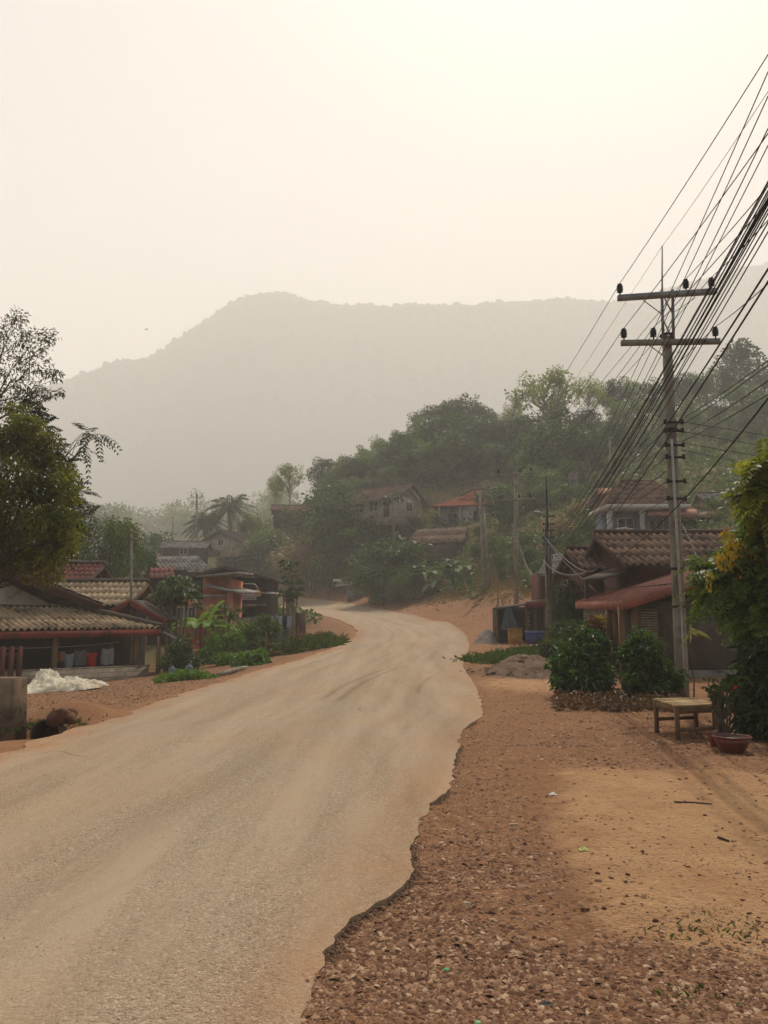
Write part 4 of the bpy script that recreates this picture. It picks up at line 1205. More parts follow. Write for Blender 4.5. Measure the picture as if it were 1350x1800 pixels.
# --- roadside block wall, end pillar -------------------------------------------
root = thing('boundary_wall', 'grey block boundary wall in front of the dark wooden house', 'wall', G(480, 50))
g1, g2 = G(415, 47.5), G(521, 50)
part(root, 'blockwork', M_blockgrey, lambda mb: mb.hexa([g1 + (0, 0, -.8), g2 + (0, 0, -.8), g2 + (0, .2, -.8), g1 + (0, .2, -.8)], [P(415, 1086, 47.5), P(521, 1080, 50), P(521, 1080, 50) + (0, .2, 0), P(415, 1086, 47.5) + (0, .2, 0)]))
q = G(529, 50)
part(root, 'pillar', mat('red_brown_render', srgb(112, 78, 62), srgb(88, 62, 50), scale=2, bump=.2), lambda mb: mb.box((q[0] - .28, 49.8, q[2] - .6), (q[0] + .28, 50.3, za_(1077, 50))))

# --- hillside houses -----------------------------------------------------------
def hillpt(px, py, Y): return P(px, py, Y)
o = P(680, 912, 98)
gable_house('beige_house', 'beige hillside house with brown gable roof and two dark windows', o + (-2.4, 0, 0), math.radians(-38), 8.8, 5.4, 2.5, 1.75, M_beige, M_tile_brown, 'x', .7,
            wins=[('f', -1.3, 0.9, 2.0, 1.3, 1, 0), ('f', 1.0, 0.9, 2.0, 1.3, 1, 0), ('s', 2.7, 0.9, 1.9, 1.2, 1, 4.4)], door=(3.0, 0, .9, 2.0))
# orange-roofed house
o = P(805, 925, 97)
fr = Frame(o, math.radians(-14))
root = thing('orange_roofed_house', 'pale hillside house with bright orange hipped roof and porch', 'house', o)
zt = P(805, 889, 97)[2] - o[2]
part(root, 'wall', M_white, lambda mb: (fr.box(mb, (.3, .8, -1), (4.6, 6.5, zt)), fr.box(mb, (-2.6, 2.4, -1), (.3, 6.5, zt))))
part(root, 'porch_wall', M_mud, lambda mb: fr.box(mb, (-2.7, 2.2, -1), (.3, 2.39, .5)))
for x_ in (-2.4, .2): part(root, 'column', M_white, lambda mb: fr.box(mb, (x_ - .11, .4, -1), (x_ + .11, .62, zt)))
window(root, fr, 'f', -1.0, .5, 1.9, 1.1, 1, 2.4); window(root, fr, 'f', 2.4, .8, 1.9, 1.2, 1, .8)
part(root, 'roof', M_tile_orange, lambda mb: (hip_roof(mb, fr, -3.3, 5.2, -.2, 7.2, zt, 1.7), hip_roof(mb, fr, -.2, 4.4, 1.6, 5.4, zt + 1.05, 1.25)), True)
# brown-roofed house up the slope
o = P(866, 905, 104)
fr = Frame(o, math.radians(12))
root = thing('brown_hipped_house', 'reddish hillside house with brown hipped roof right of the orange roof', 'house', o)
zt = P(866, 862, 104)[2] - o[2]
part(root, 'wall', mat('reddish_wall', srgb(138, 104, 86), srgb(118, 88, 72), dirt=(srgb(88, 70, 60), .4)), lambda mb: fr.box(mb, (-1.9, 0, -1), (2.4, 5, zt)))
part(root, 'roof', M_tile_brown, lambda mb: hip_roof(mb, fr, -2.9, 3.0, -.8, 5.8, zt, 1.6), True)
part(root, 'lower_awning', M_sheetgrey, lambda mb: mb.slab([fr(-.4, -2.0, zt - 2.1), fr(3.6, -2.0, zt - 2.2), fr(3.6, 0, zt - 1.5), fr(-.4, 0, zt - 1.4)], .08))
part(root, 'lower_wall', M_beige, lambda mb: fr.box(mb, (-2.2, -1.2, -2.5), (3.0, 0, zt - 2.2)))
window(root, fr, 'f', 1.6, zt - 3.6, zt - 2.5, 1.2, 1, -1.2, M_brownwood)
# long brown roof below them
lean_roof('long_roofed_house', 'long low house with weathered brown roof below the orange-roofed house', [(712, 957, 86), (815, 952, 86), (822, 926, 90), (733, 931, 90)], M_tile_brown, M_mud, P(760, 985, 88)[2])
# hut roof up behind
gable_house('hill_hut', 'small dark hut with pale roof edge behind the orange-roofed house', P(768, 880, 118), math.radians(20), 5.5, 4.0, 1.9, 1.5, M_darkwood, M_tile_dark, 'x', .5, cat='hut')
gable_house('far_shed', 'small weathered shed behind the dark tree above the bend', P(590, 915, 112), math.radians(10), 6.0, 4.0, 2.0, 1.1, M_mud, M_tile_brown, 'x', .5, cat='shed')
gable_house('bend_shed', 'low shed with rusty brown roof among trees above the far bend', P(513, 914, 118), math.radians(5), 5.5, 4.0, 1.6, .9, M_mud, M_tile_brown, 'x', .5, cat='shed')
# far valley houses
gable_house('grey_valley_house', 'far house with pale tin roof left of the coconut palms', P(322, 985, 108), math.radians(4), 5.2, 4.5, 1.9, .9, M_darkwood, M_tile_grey, 'x', .6, wins=[('f', 0, .8, 1.6, 1.0, 1, 0)])
gable_house('brown_valley_house', 'far house with dull brown roof below the coconut palms', P(388, 968, 112), math.radians(-28), 5.6, 4.5, 1.7, 1.2, M_beige, M_tile_dark, 'y', .6, wins=[('f', 0, .8, 1.6, 1.0, 1, 0)])

# --- grey house on the right ---------------------------------------------------
YG = 60
o = np.array((xa(1110, YG, 920), YG, P(1110, 945, YG)[2]))
M_dullorange = mat('dull_orange_sheet', srgb(150, 96, 70), srgb(122, 78, 60), scale=1.2, dirt=(srgb(92, 62, 50), .5), bump=.15)
root = thing('grey_house', 'blue-grey house with white columns and brown hipped roof above the tiled roofs', 'house', o)
zt = za_(896, YG)
fr = Frame((0, 0, 0), 0)
part(root, 'wall', M_bluegrey, lambda mb: (mb.box((xa(1074, YG), YG + .9, o[2] - 1.5), (xa(1205, YG), YG + 3.4, zt)),))
for px in (1077, 1135): part(root, 'column', M_whitetrim, lambda mb: (mb.box((xa(px, YG) - .16, YG - .3, o[2] - 1.5), (xa(px, YG) + .16, YG + .02, zt)), mb.box((xa(px, YG) - .21, YG - .35, zt - .35), (xa(px, YG) + .21, YG + .07, zt - .2))))
part(root, 'roof_edge', M_whitetrim, lambda mb: mb.box((xa(1066, YG), YG - .9, zt), (xa(1216, YG), YG + 4.0, zt + .3)))
part(root, 'roof', M_tile_brown, lambda mb: hip_roof(mb, fr, xa(1070, YG), xa(1214, YG), YG - .8, YG + 3.9, zt + .3, 2.2, 1.7), True)
for pc, w_ in ((1106, 1.15), (1160, 1.0)):
    window(root, fr, 'f', xa(pc, YG + .9), za_(934, YG + .9), za_(912, YG + .9), w_, 1, YG + .9)
part(root, 'balustrade', M_whitetrim, lambda mb: mb.tube([P(1074, 937, YG - .6), P(1085, 930, YG - .6), P(1098, 928, YG - .6), P(1112, 931, YG - .6), P(1124, 937, YG - .6)], .09, 6))
part(root, 'side_awning', M_dullorange, lambda mb: mb.slab([P(1138, 905, YG - 1.6), P(1228, 904, YG - 1.6), P(1222, 894, YG + .5), P(1142, 894, YG + .5)], .12))
root = thing('annex', 'low brown annex right of the grey house behind the tall pole', 'house', G(1210, 63))
part(root, 'wall', M_brownwood, lambda mb: mb.box((xa(1200, 62), 62, za_(950, 62) - 1), (xa(1262, 62), 67, za_(909, 62))))
part(root, 'roof', M_tile_brown, lambda mb: mb.slab([P(1196, 909, 61), P(1270, 907, 61), P(1266, 895, 67), P(1198, 895, 67)], .12))
root = thing('orange_slab_house', 'house with flat orange roof edge left behind the grey house', 'house', G(1080, 74))
part(root, 'wall', M_mud, lambda mb: mb.box((xa(1052, 74), 74, za_(905, 74) - 1), (xa(1108, 74), 79, za_(868, 74))))
part(root, 'roof', M_dullorange, lambda mb: mb.slab([P(1044, 868, 73), P(1118, 866, 73), P(1112, 857, 79), P(1050, 858, 79)], .14))
gable_house('tin_shed', 'little board shed with pale ribbed tin roof right of the tall pole', np.array((xa(1268, 66), 66, za_(912, 66))), math.radians(-4), 1.6, 2.2, 1.75, .6, M_wood, M_tile_grey, 'x', .3, cat='shed')
for k, px in enumerate((1002, 1006.5, 1011, 1015)):
    q = P(px, 861, 92); g_ = G(px, 92)
    mb = MB(); mb.box((q[0] - .13, 92, g_[2] - .5), (q[0] + .13, 92.26, P(px, 832, 92)[2] + (k % 2) * .2))
    mb.box((q[0] - .2, 91.95, g_[2] - .5), (q[0] + .2, 92.31, g_[2] + .3))
    tag(mb.build('concrete_post', M_conc, origin=(q[0], 92.1, g_[2])), 'bare concrete post of an unfinished building on the slope', 'post', 'posts of the unfinished building')

# --- brown tiled house on the right --------------------------------------------
xr_ = P(1045, 938, 34)[0]; zr_ = P(1045, 938, 34)[2]; ze_ = P(1097, 993, 30)[2]
root = thing('brown_tiled_house', 'maroon boarded house with two stepped brown tiled roofs behind the red awning', 'house', (xr_ + 4, 34, .5))
def mainroof(mb):
    tiles(mb, (xr_, 30, ze_), (xr_ + 8.5, 30, ze_), (xr_ + 8.5, 34, zr_), (xr_, 34, zr_), period=.30, amp=.06, row=.9, step=.05)
    tiles(mb, (xr_ + 8.5, 38, ze_), (xr_, 38, ze_), (xr_, 34, zr_), (xr_ + 8.5, 34, zr_), period=.30, amp=.05, row=.8)
r1 = part(root, 'main_roof', M_tile_brown, mainroof, True)
x2 = P(995, 966, 37)[0]; z2 = P(995, 966, 37)[2]; ze2 = P(1022, 1001, 34)[2]
def lowroof(mb):
    tiles(mb, (x2, 34, ze2), (x2 + 2.2, 34, ze2), (x2 + 2.2, 37, z2), (x2, 37, z2), period=.30, amp=.06, row=.9, step=.05)
    tiles(mb, (x2 + 2.2, 40.5, ze2), (x2, 40.5, ze2), (x2, 37, z2), (x2 + 2.2, 37, z2), period=.30, amp=.05, row=.8)
r2 = part(root, 'front_roof', M_tile_brown, lowroof, True)
mb = MB(); cap_line(mb, (xr_, 34, zr_ + .08), (xr_ + 8.5, 34, zr_ + .08), .11)
mb.beam((xr_ + .03, 29.9, ze_ - .13), (xr_ + .03, 34, zr_ - .13), .06, .24); mb.beam((xr_ + .03, 34, zr_ - .13), (xr_ + .03, 38, ze_ - .13), .06, .24); mb.build('bargeboard', M_brownwood, r1)
mb = MB(); cap_line(mb, (x2, 37, z2 + .08), (x2 + 2.2, 37, z2 + .08), .11)
mb.beam((x2 + .03, 33.9, ze2 - .13), (x2 + .03, 37, z2 - .13), .06, .24); mb.beam((x2 + .03, 37, z2 - .13), (x2 + .03, 40.5, ze2 - .13), .06, .24); mb.build('bargeboard', M_brownwood, r2)
part(root, 'wall', M_maroon, lambda mb: (mb.box((xr_ + .5, 30.9, -.5), (xr_ + 8.2, 37.3, ze_ + .1)), mb.box((x2 + .45, 34.7, -.5), (xr_ + .49, 39.8, ze2 + .1)),
     mb.add([(xr_ + .5, 30.9, ze_ + .1), (xr_ + .5, 37.3, ze_ + .1), (xr_ + .5, 34, zr_ - .1), (xr_ + .6, 30.9, ze_ + .1), (xr_ + .6, 37.3, ze_ + .1), (xr_ + .6, 34, zr_ - .1)], [(0, 2, 1), (3, 4, 5), (0, 3, 5, 2), (1, 2, 5, 4)]),
     mb.add([(x2 + .45, 34.7, ze2 + .1), (x2 + .45, 39.8, ze2 + .1), (x2 + .45, 37, z2 - .1), (x2 + .55, 34.7, ze2 + .1), (x2 + .55, 39.8, ze2 + .1), (x2 + .55, 37, z2 - .1)], [(0, 2, 1), (3, 4, 5), (0, 3, 5, 2), (1, 2, 5, 4)])))
part(root, 'lean_to_roof', M_tile_dark, lambda mb: mb.slab([P(1020, 1018, 31), P(1062, 1016, 29.5), P(1112, 1002, 30.8), P(1062, 1003, 33.5)], .06))
part(root, 'porch_post', M_brownwood, lambda mb: mb.box((xa(1030, 31.2), 31.2, 0), (xa(1030, 31.2) + .14, 31.34, za_(1018, 31.2))))
root = thing('grey_eaved_shed', 'weathered shed with patched grey roof left of the stepped tiled roofs', 'shed', G(985, 46))
part(root, 'roof', M_tile_grey, lambda mb: tiles(mb, P(945, 1010, 44), P(985, 1008, 43), P(1012, 972, 47), P(962, 975, 48), amp=.03), True)
part(root, 'wall', M_maroon, lambda mb: mb.box((xa(952, 45), 45, 0.2), (xa(990, 45), 48, za_(1006, 45))))
part(root, 'awning', M_brownwood, lambda mb: mb.slab([P(948, 1013, 43.6), P(985, 1011, 42.8), P(985, 1006, 43.3), P(950, 1008, 44.1)], .1))

# --- shop with red sheet awning ------------------------------------------------
root = thing('shop_house', 'grey-brown plastered shop with red sheet metal awning beside the glossy bushes', 'house', (9.5, 28, .1))
FL, FR = P(1013, 1058, 32), P(1097, 1056, 24)
sl_ = np.array((3.6, 0, 1.12))
def sheet(mb):
    n_ = 46
    for k in range(n_):
        a, b = k / n_, (k + 1) / n_
        p, q = FL + (FR - FL) * a, FL + (FR - FL) * b
        h_ = np.array((0, 0, .03 if k % 4 == 0 else 0))
        mb.slab([q + h_, q + sl_ + h_, p + sl_ + h_, p + h_], .025)
aw = part(root, 'awning', M_sheetred, sheet)
mb = MB(); mb.beam(FL - (0.03, 0, .14), FR - (0.03, 0.02, .14), .04, .26); mb.beam(FR - (0, .03, .14), FR + sl_ - (0, .03, .14), .04, .26); mb.build('fascia', M_sheetred, aw)
mb = MB(); mb.tube([FL + sl_ * .42 + (0, 0, .045), FR + sl_ * .42 + (0, 0, .045)], .018, 5); mb.build('batten', M_dark, aw)
xw = xa(1118, 24.6, 1150)
part(root, 'wall', M_mud, lambda mb: (mb.box((xw, 24.6, -.3), (12.5, 30.9, 2.35)), mb.box((xw + 2.0, 24.65, 2.35), (12.5, 30.9, 3.0)), mb.box((xw + 3.0, 24.65, 3.0), (12.5, 30.8, 3.25))))
part(root, 'door', M_wood, lambda mb: mb.box((xw - .05, 26.3, 0), (xw - .004, 27.3, 2.0)))
for px, Y in ((1094, 24.25), (1072, 26.3)):
    x_ = xa(px, Y, 1100)
    part(root, 'post', M_wood, lambda mb: mb.box((x_ - .08, Y, -.3), (x_ + .08, Y + .16, FR[2] - .2 + (Y - 24) * .03)))
part(root, 'corner_post', M_wood, lambda mb: mb.box((xw - .1, 24.5, -.3), (xw + .1, 24.598, 2.5)))
x0, x1 = xa(1126, 24.58, 1100), xa(1153, 24.58, 1100)
mb = MB(); mb.box((x0 - .05, 24.53, za_(1150, 24.6)), (x0, 24.598, za_(1073, 24.6))); mb.box((x1, 24.53, za_(1150, 24.6)), (x1 + .05, 24.598, za_(1073, 24.6))); mb.box((x0 - .05, 24.53, za_(1073, 24.6)), (x1 + .05, 24.598, za_(1070, 24.6)))
sh = mb.build('shutter', M_wood, root)
mb = MB()
for k in range(17):
    z_ = za_(1150 - k * 4.5, 24.6)
    mb.hexa([(x0, 24.51, z_), (x1, 24.51, z_), (x1, 24.59, z_ + .03), (x0, 24.59, z_ + .03)], [(x0, 24.51, z_ + .018), (x1, 24.51, z_ + .018), (x1, 24.59, z_ + .05), (x0, 24.59, z_ + .05)])
mb.build('louvre_slats', mat('pale_slat', srgb(178, 156, 124), srgb(148, 126, 98), bump=.1), sh)
part(root, 'plinth', M_conc, lambda mb: mb.box((xw + .5, 24.2, -.3), (12.5, 24.59, .28)))
# ------------------------------------------------------------------ power poles
def insulator(root, p, s=1.0, parent=None):
    mb = MB()
    pr = [(0.018, 0), (0.018, .07), (.075, .08), (.05, .11), (.085, .13), (.055, .155), (.085, .18), (.055, .205), (.08, .23), (.05, .25), (.06, .28), (.02, .30)]
    mb.lathe(p, [(r * s, z * s) for r, z in pr], 10)
    return mb.build('insulator', M_dark, parent or root, smooth=True)

# tall pole at the right
YM = 18.4
gm = G(1200, YM)
top = P(1172, 592, YM)
root = thing('power_pole', 'tall concrete power pole with two crossarms standing behind the wooden table', 'power pole', gm)
pb, pt = gm - (0, 0, .6), np.array((top[0], YM, top[2]))
mb = MB(); mb.tube([pb + (pt - pb) * t for t in np.linspace(0, 1, 9)], np.linspace(.152, .112, 9), 12)
mb.build('pole', M_pole, root, smooth=True)
def onpole(py):
    z = P(1185, py, YM)[2]
    t = (z - pb[2]) / (pt[2] - pb[2])
    return pb + (pt - pb) * t
def arm(px0, py0, px1, py1, name, m, w, Yf):
    a, b = P(px0, py0, Yf), P(px1, py1, Yf)
    mb = MB(); mb.beam(a, b, w, w * 1.05)
    return mb.build(name, m, root), a, b
lo, la, lb = arm(1092, 603, 1265, 600, 'crossarm', M_pole, .115, YM - .2)
up, ua, ub = arm(1086, 524, 1259, 512, 'crossarm', M_steel, .12, YM - .2)
# light steel lattice on top of the concrete
mb = MB()
l0, l1 = P(1166, 603, YM - .1), P(1163, 510, YM - .1)
r0, r1 = P(1184, 600, YM - .1), P(1182, 509, YM - .1)
mb.beam(l0, l1, .055); mb.beam(r0, r1, .055)
for k in range(2):
    a, b, c, d = [l0 + (l1 - l0) * (k / 2 + .04), l0 + (l1 - l0) * ((k + 1) / 2 - .02), r0 + (r1 - r0) * (k / 2 + .04), r0 + (r1 - r0) * ((k + 1) / 2 - .02)]
    mb.beam(a, d, .025); mb.beam(c + (0, .03, 0), b + (0, .03, 0), .025)
mb.build('lattice', M_steel, root)
mb = MB(); mb.tube([P(1164, 512, YM - .1), P(1164, 432, YM - .1)], [.022, .014], 7); mb.build('rod', M_steel, root)
for k, (a, b) in enumerate((((1130, 527), (1163, 552)), ((1222, 524), (1186, 548)), ((1140, 606), (1170, 628)), ((1212, 603), (1185, 628)))):
    mb = MB(); mb.beam(P(*a, YM - .17), P(*b, YM - .17), .03, .012); mb.build('brace', M_steel, up if k < 2 else lo)
INS = {}
for nm, px, py, ar in (('u1', 1090, 519, up), ('u2', 1206, 511, up), ('u3', 1251, 508, up), ('l1', 1097, 598, lo), ('l2', 1149, 597, lo), ('l3', 1258, 595, lo)):
    p = P(px, py, YM - .2); insulator(root, p, .98, ar); INS[nm] = p + (0, 0, .29)
mb = MB(); mb.tube([onpole(775) + (-.055, -.165, 0), onpole(900) + (-.04, -.175, 0), onpole(1073) + (-.02, -.19, 0)], .03, 8); mb.tube([onpole(1073) + (-.02, -.19, 0), onpole(1215) + (-.02, -.19, 0)], .014, 6)
mb.build('conduit', mat('pale_conduit', srgb(186, 182, 172), srgb(160, 156, 146), rough=.5, bump=0, dirt=(srgb(120, 104, 88), .3)), root, smooth=True)
def spools(rt, centre_fn, pys, dx=.2):
    for py in pys:
        c = centre_fn(py)
        mb = MB(); mb.beam(c + (-dx, -.15, 0), c + (dx, -.15, 0), .03, .05)
        br = mb.build('bracket', M_dark, rt)
        for s in (-1, 1):
            mb = MB(); mb.lathe(c + (s * dx, -.2, -.06), [(.02, 0), (.045, .02), (.03, .06), (.045, .1), (.02, .12)], 9); mb.build('spool_insulator', M_dark, br, smooth=True)
spools(root, onpole, (745, 760, 785, 806, 848, 878))
mb = MB()
for py in (590, 756, 1000, 1066): mb.lathe(onpole(py) - (0, 0, .03), [(.16 - .00004 * (1200 - py), 0), (.165, .005), (.165, .055), (.16, .06)], 12)
mb.build('band', M_dark, root, smooth=True)

# mid pole by the kiosk
Y2 = 40.0
g2 = G(967, Y2)
root2 = thing('street_pole', 'dark-topped concrete street pole wrapped in cables beside the kiosk', 'power pole', g2)
t2 = P(961, 906, Y2)
mb = MB(); mb.tube([g2 - (0, 0, .6), g2 * .5 + t2 * .5, t2], [.19, .165, .13], 11); mb.build('pole', M_pole, root2, smooth=True)
mb = MB(); mb.tube([P(963, 930, Y2 - .1), P(960, 838, Y2 - .1)], [.05, .035], 8); mb.build('mast', M_dark, root2)
mb = MB(); mb.tube([P(962, 912, Y2 - .1), P(955, 900, Y2 - .3), P(947, 903, Y2 - .5)], .025, 6)
la_ = mb.build('lamp_arm', M_steel, root2)
mb = MB(); c_ = P(945, 903, Y2 - .6); mb.tube([c_ + (-.22, -.05, .05), c_ + (-.1, 0, .07), c_ + (.12, 0, .02), c_ + (.2, 0, 0)], [.02, .09, .08, .03], 8); mb.build('lamp_head', M_steel, la_, smooth=True)
def on2(py): return np.array((P(963, py, Y2)[0], Y2, P(963, py, Y2)[2]))
spools(root2, on2, (908, 922, 933, 945, 957), .26)
r_ = np.random.default_rng(5)
for k in range(6):
    x0 = r_.uniform(-.3, .25)
    a = on2(905 + r_.uniform(0, 40)); b = on2(1010 + r_.uniform(0, 45))
    mb = MB(); mb.tube([a + (x0 * .6, -.2, 0), a * .6 + b * .4 + (x0 - .08, -.3, 0), b + (x0 * .5, -.2, 0)], .02, 5); mb.build('cable_loop', M_dark, root2)
mb = MB(); mb.beam(P(953, 846, Y2 - .1), P(963, 843, Y2 - .1), .025); mb.tube([P(953, 846, Y2 - .1), P(950, 856, Y2 - .1), P(954, 873, Y2 - .1)], .03, 6); mb.build('bracket', M_steel, root2)

def arm_pole(name, label, px, pyt, Y, arms, w=.15, lean=0):
    g = G(px, Y)
    t = P(px + lean, pyt, Y)
    rt = thing(name, label, 'power pole', g)
    mb = MB(); mb.tube([g - (0, 0, .5), t], [w, w * .72], 10); mb.build('pole', M_pole, rt, smooth=True)
    tips = []
    for (x0, y0, x1, y1, ins) in arms:
        a, b = P(x0, y0, Y - .18), P(x1, y1, Y - .18)
        mb = MB(); mb.beam(a, b, .11, .12); ar = mb.build('crossarm', M_steel if Y > 100 else M_pole, rt)
        for q in ins:
            p = a + (b - a) * q + (0, 0, .06); insulator(rt, p, 1.15 if Y > 100 else 1.0, ar); tips.append(p + (0, 0, .3))
    return rt, tips
_, T3 = arm_pole('slope_pole', 'concrete pole with two crossarms on the red slope behind the kiosk', 907, 830, 52, [(873, 835, 940, 831, (.05, .62, .9)), (876, 880, 942, 877, (.05, .55, .85))], .17)
for k, (px, pyt, b) in enumerate(((843, 862, 1036), (856, 890, 1035))):
    Yp = 66
    rt, tp = arm_pole('twin_pole', ('left pole of the leaning concrete pair beside the banana plants', 'right pole of the leaning concrete pair beside the banana plants')[k], (852, 861)[k], pyt, Yp, [(832, 868, 866, 872, (.1, .9))] if k == 0 else [], .15, (-9, -12)[k])
    if k == 0: T4 = tp
arm_pole('far_pole', 'far power pole with two crossarms beside the coconut palms', 346, 868, 118, [(335, 874, 356, 874, (.05, .5, .95)), (336, 886, 354, 886, (.05, .5, .95))], .2)
arm_pole('far_stick_pole', 'plain far pole between the tin-roofed house and the tree row', 304, 908, 112, [], .13)
arm_pole('wooden_pole', 'thin pole with two short arms behind the tan-roofed house', 231, 930, 36.5, [(228, 936, 244, 937, ()), (228, 947, 243, 948, ())], .075)
arm_pole('hill_pole', 'short pole with small crossarm left of the beige house', 545, 884, 100, [(538, 888, 552, 888, (.1, .9))], .13)
arm_pole('bare_pole', 'slim bare pole among the hillside trees left of the grey house', 1072, 770, 88, [], .13)

# ------------------------------------------------------------------ wires
M_wire = mat('wire_black', srgb(46, 44, 42), srgb(34, 32, 32), bump=0, rough=.6)
M_wiregrey = mat('wire_grey', srgb(120, 114, 104), srgb(96, 92, 84), bump=0, rough=.6)
def wire(pts, r, label, group, m=None, name='power_cable'):
    """smooth curve through three or more points"""
    pts = [np.array(p, float) for p in pts]
    if len(pts) == 2: pts = [pts[0], (pts[0] + pts[1]) / 2, pts[1]]
    if len(pts) == 3:
        d = [0, np.linalg.norm(pts[1] - pts[0]), 0]; d[2] = d[1] + np.linalg.norm(pts[2] - pts[1])
        t = np.linspace(0, d[2], 34)[:, None]
        a, b, c = d
        L0 = (t - b) * (t - c) / ((a - b) * (a - c)); L1 = (t - a) * (t - c) / ((b - a) * (b - c)); L2 = (t - a) * (t - b) / ((c - a) * (c - b))
        q = pts[0] * L0 + pts[1] * L1 + pts[2] * L2
    else:
        q = np.array(pts)
    mb = MB(); mb.tube(q, r, 6)
    return tag(mb.build(name, m or M_wire, origin=q[0], smooth=True), label, 'cable', group)
def straight_out(a, px, py, Y, Yend=-9.0, sag=0.0, exact=False):
    e = P(px, py, Y)
    d = (e - a) / (a[1] - Y)
    f = e + d * (Y - Yend) + (0, 0, 0.3 * (Y - Yend) * .2)
    return [a, e, f]
GHV = 'high cables from the crossarms toward the viewer'
LHV = 'thin dark high-voltage cable running from a crossarm of the tall pole up past the viewer'
for nm, py, Y in (('u1', 93, 9.6), ('u2', 325, 10.4), ('u3', 385, 10.8), ('l1', 232, 9.6), ('l2', 352, 10.2), ('l3', 497, 11.0)):
    wire(straight_out(INS[nm], 1352, py, Y), .0085, LHV, GHV)
wire(straight_out(P(1164, 433, YM - .1), 1352, 158, 9.6), .005, 'finest wire running from the rod on top of the tall pole toward the viewer', None)
GST = 'street cables toward the viewer'
LST = 'black street cable slanting from the dark-topped street pole up past the tall pole'
for (sx, sy), py, Y, r in (((975, 930), 122, 6.8, .006), ((977, 940), 165, 6.8, .006), ((978, 945), 222, 6.9, .0065),
                           ((980, 945), 316, 7.4, .0095), ((982, 955), 332, 7.4, .0095), ((984, 950), 350, 7.4, .011), ((986, 960), 364, 7.5, .0095), ((990, 965), 388, 7.6, .0085), ((985, 968), 338, 7.3, .007), ((979, 948), 322, 7.5, .008), ((983, 958), 344, 7.2, .008), ((988, 962), 356, 7.6, .009), ((992, 968), 372, 7.4, .008), ((996, 972), 404, 7.7, .008), ((979, 943), 252, 7.0, .006),
                           ((1000, 975), 470, 7.8, .0125), ((1012, 985), 492, 7.8, .0125)):
    wire(straight_out(P(sx, sy, Y2), 1352, py, Y), r, LST, GST)
wire([P(958, 1000, Y2 - .2), P(1060, 1000, 25), P(1190, 893, 14.5), P(1352, 698, 9.0), P(1420, 610, 7.5)] if False else [P(1030, 1006, 30), P(1188, 893, 14.5), P(1352, 698, 8.6)], .012, 'thick low black cable crossing in front of the tall pole over the tiled roof', None)
wire([P(955, 985, Y2 - .2), P(985, 1008, 35), P(1030, 1006, 30)], .03, 'sagging pale cable hanging from the street pole to the tiled roof', None, M_wiregrey)
wire([P(955, 940, Y2 - .2), P(1000, 988, 36), P(1045, 1003, 31)], .025, 'upper drooping pale cable between the street pole and the tiled roof', None, M_wiregrey)
GSP = 'service cables at the spools of the tall pole'
for (sy, py) in ((742, 632), (752, 640), (770, 668), (780, 692)):
    a = onpole(sy) + (.15, -.2, 0)
    wire(straight_out(a, 1352, py, 10.5), .0085, 'black service cable rising from the spools of the tall pole to the right', GSP)
for sy, py in ((743, 766), (760, 786), (780, 805), (793, 822)):
    a = onpole(sy) + (.2, -.1, 0)
    b = P(1352, py, 20.5)
    wire([a, b, b + (b - a) * 1.2], .0085, 'black cable running from the tall pole over the yellow-flowered tree', 'cables to the right of the tall pole')
GL = 'lower cables between the tall pole and the street pole'
for sy, (ex, ey) in ((745, (968, 915)), (760, (968, 925)), (785, (968, 935)), (806, (968, 945)), (830, (970, 952)), (848, (970, 958)), (878, (972, 966))):
    a = onpole(sy) + (-.2, -.15, 0); b = P(ex, ey, Y2 - .2)
    wire([a, (a + b) / 2 - (0, 0, .18), b], .0085, 'black cable strung from the spools of the tall pole down to the street pole', GL)
GN = 'cables from the tall pole to the slope pole'
for nm, t in (('u1', 0), ('u2', 1), ('u3', 2), ('l1', 3), ('l2', 4), ('l3', 5)):
    a, b = INS[nm], T3[t]
    wire([a, (a + b) / 2 - (0, 0, .3), b], .0085, 'thin cable strung from the crossarms of the tall pole to the slope pole', GN)
wire([P(1164, 433, YM - .1), (P(1164, 433, YM - .1) + P(907, 812, 52)) / 2 - (0, 0, .3), P(907, 829, 52)], .005, 'finest wire from the rod of the tall pole down to the slope pole top', None)
for t, e in ((0, T4[0]), (3, T4[1]), (1, T4[1])):
    wire([T3[t], (T3[t] + e) / 2 - (0, 0, .9), e], .016, 'pale sagging cable between the slope pole and the leaning twin poles', 'cables to the twin poles', M_wiregrey)
for e, (px, py) in ((T4[0], (545, 886)), (T4[1], (552, 886))):
    b = P(px, py, 100)
    wire([e, (e + b) / 2 - (0, 0, 1.0), b], .018, 'faint cable across the hillside from the twin poles to the hill pole', 'cables across the hillside', M_wiregrey)
# slack wire bundle on the slope pole
for k in range(5):
    a, b = P(909, 940 + 12 * k, 51.7), P(922 + 6 * k, 985 + 13 * k, 50)
    e = P(944 + 3 * k, 1010 + 8 * k, 46)
    wire([a, b, e], .02, 'slack pale wire looping down from the slope pole to the street pole foot', 'slack wires of the slope pole', M_wiregrey)
wire([P(1188, 905, YM - .25), P(1215, 955, 16.6), P(1232, 1000, 15.6)], .011, 'pale drop cable sagging from the tall pole into the yellow-flowered tree', None, M_wiregrey)
wire([P(962, 950, Y2 - .2), P(1010, 1005, 34), P(1052, 1043, 31.5)], .014, 'thin pale drop wire from the street pole to the maroon wall', None, M_wiregrey)
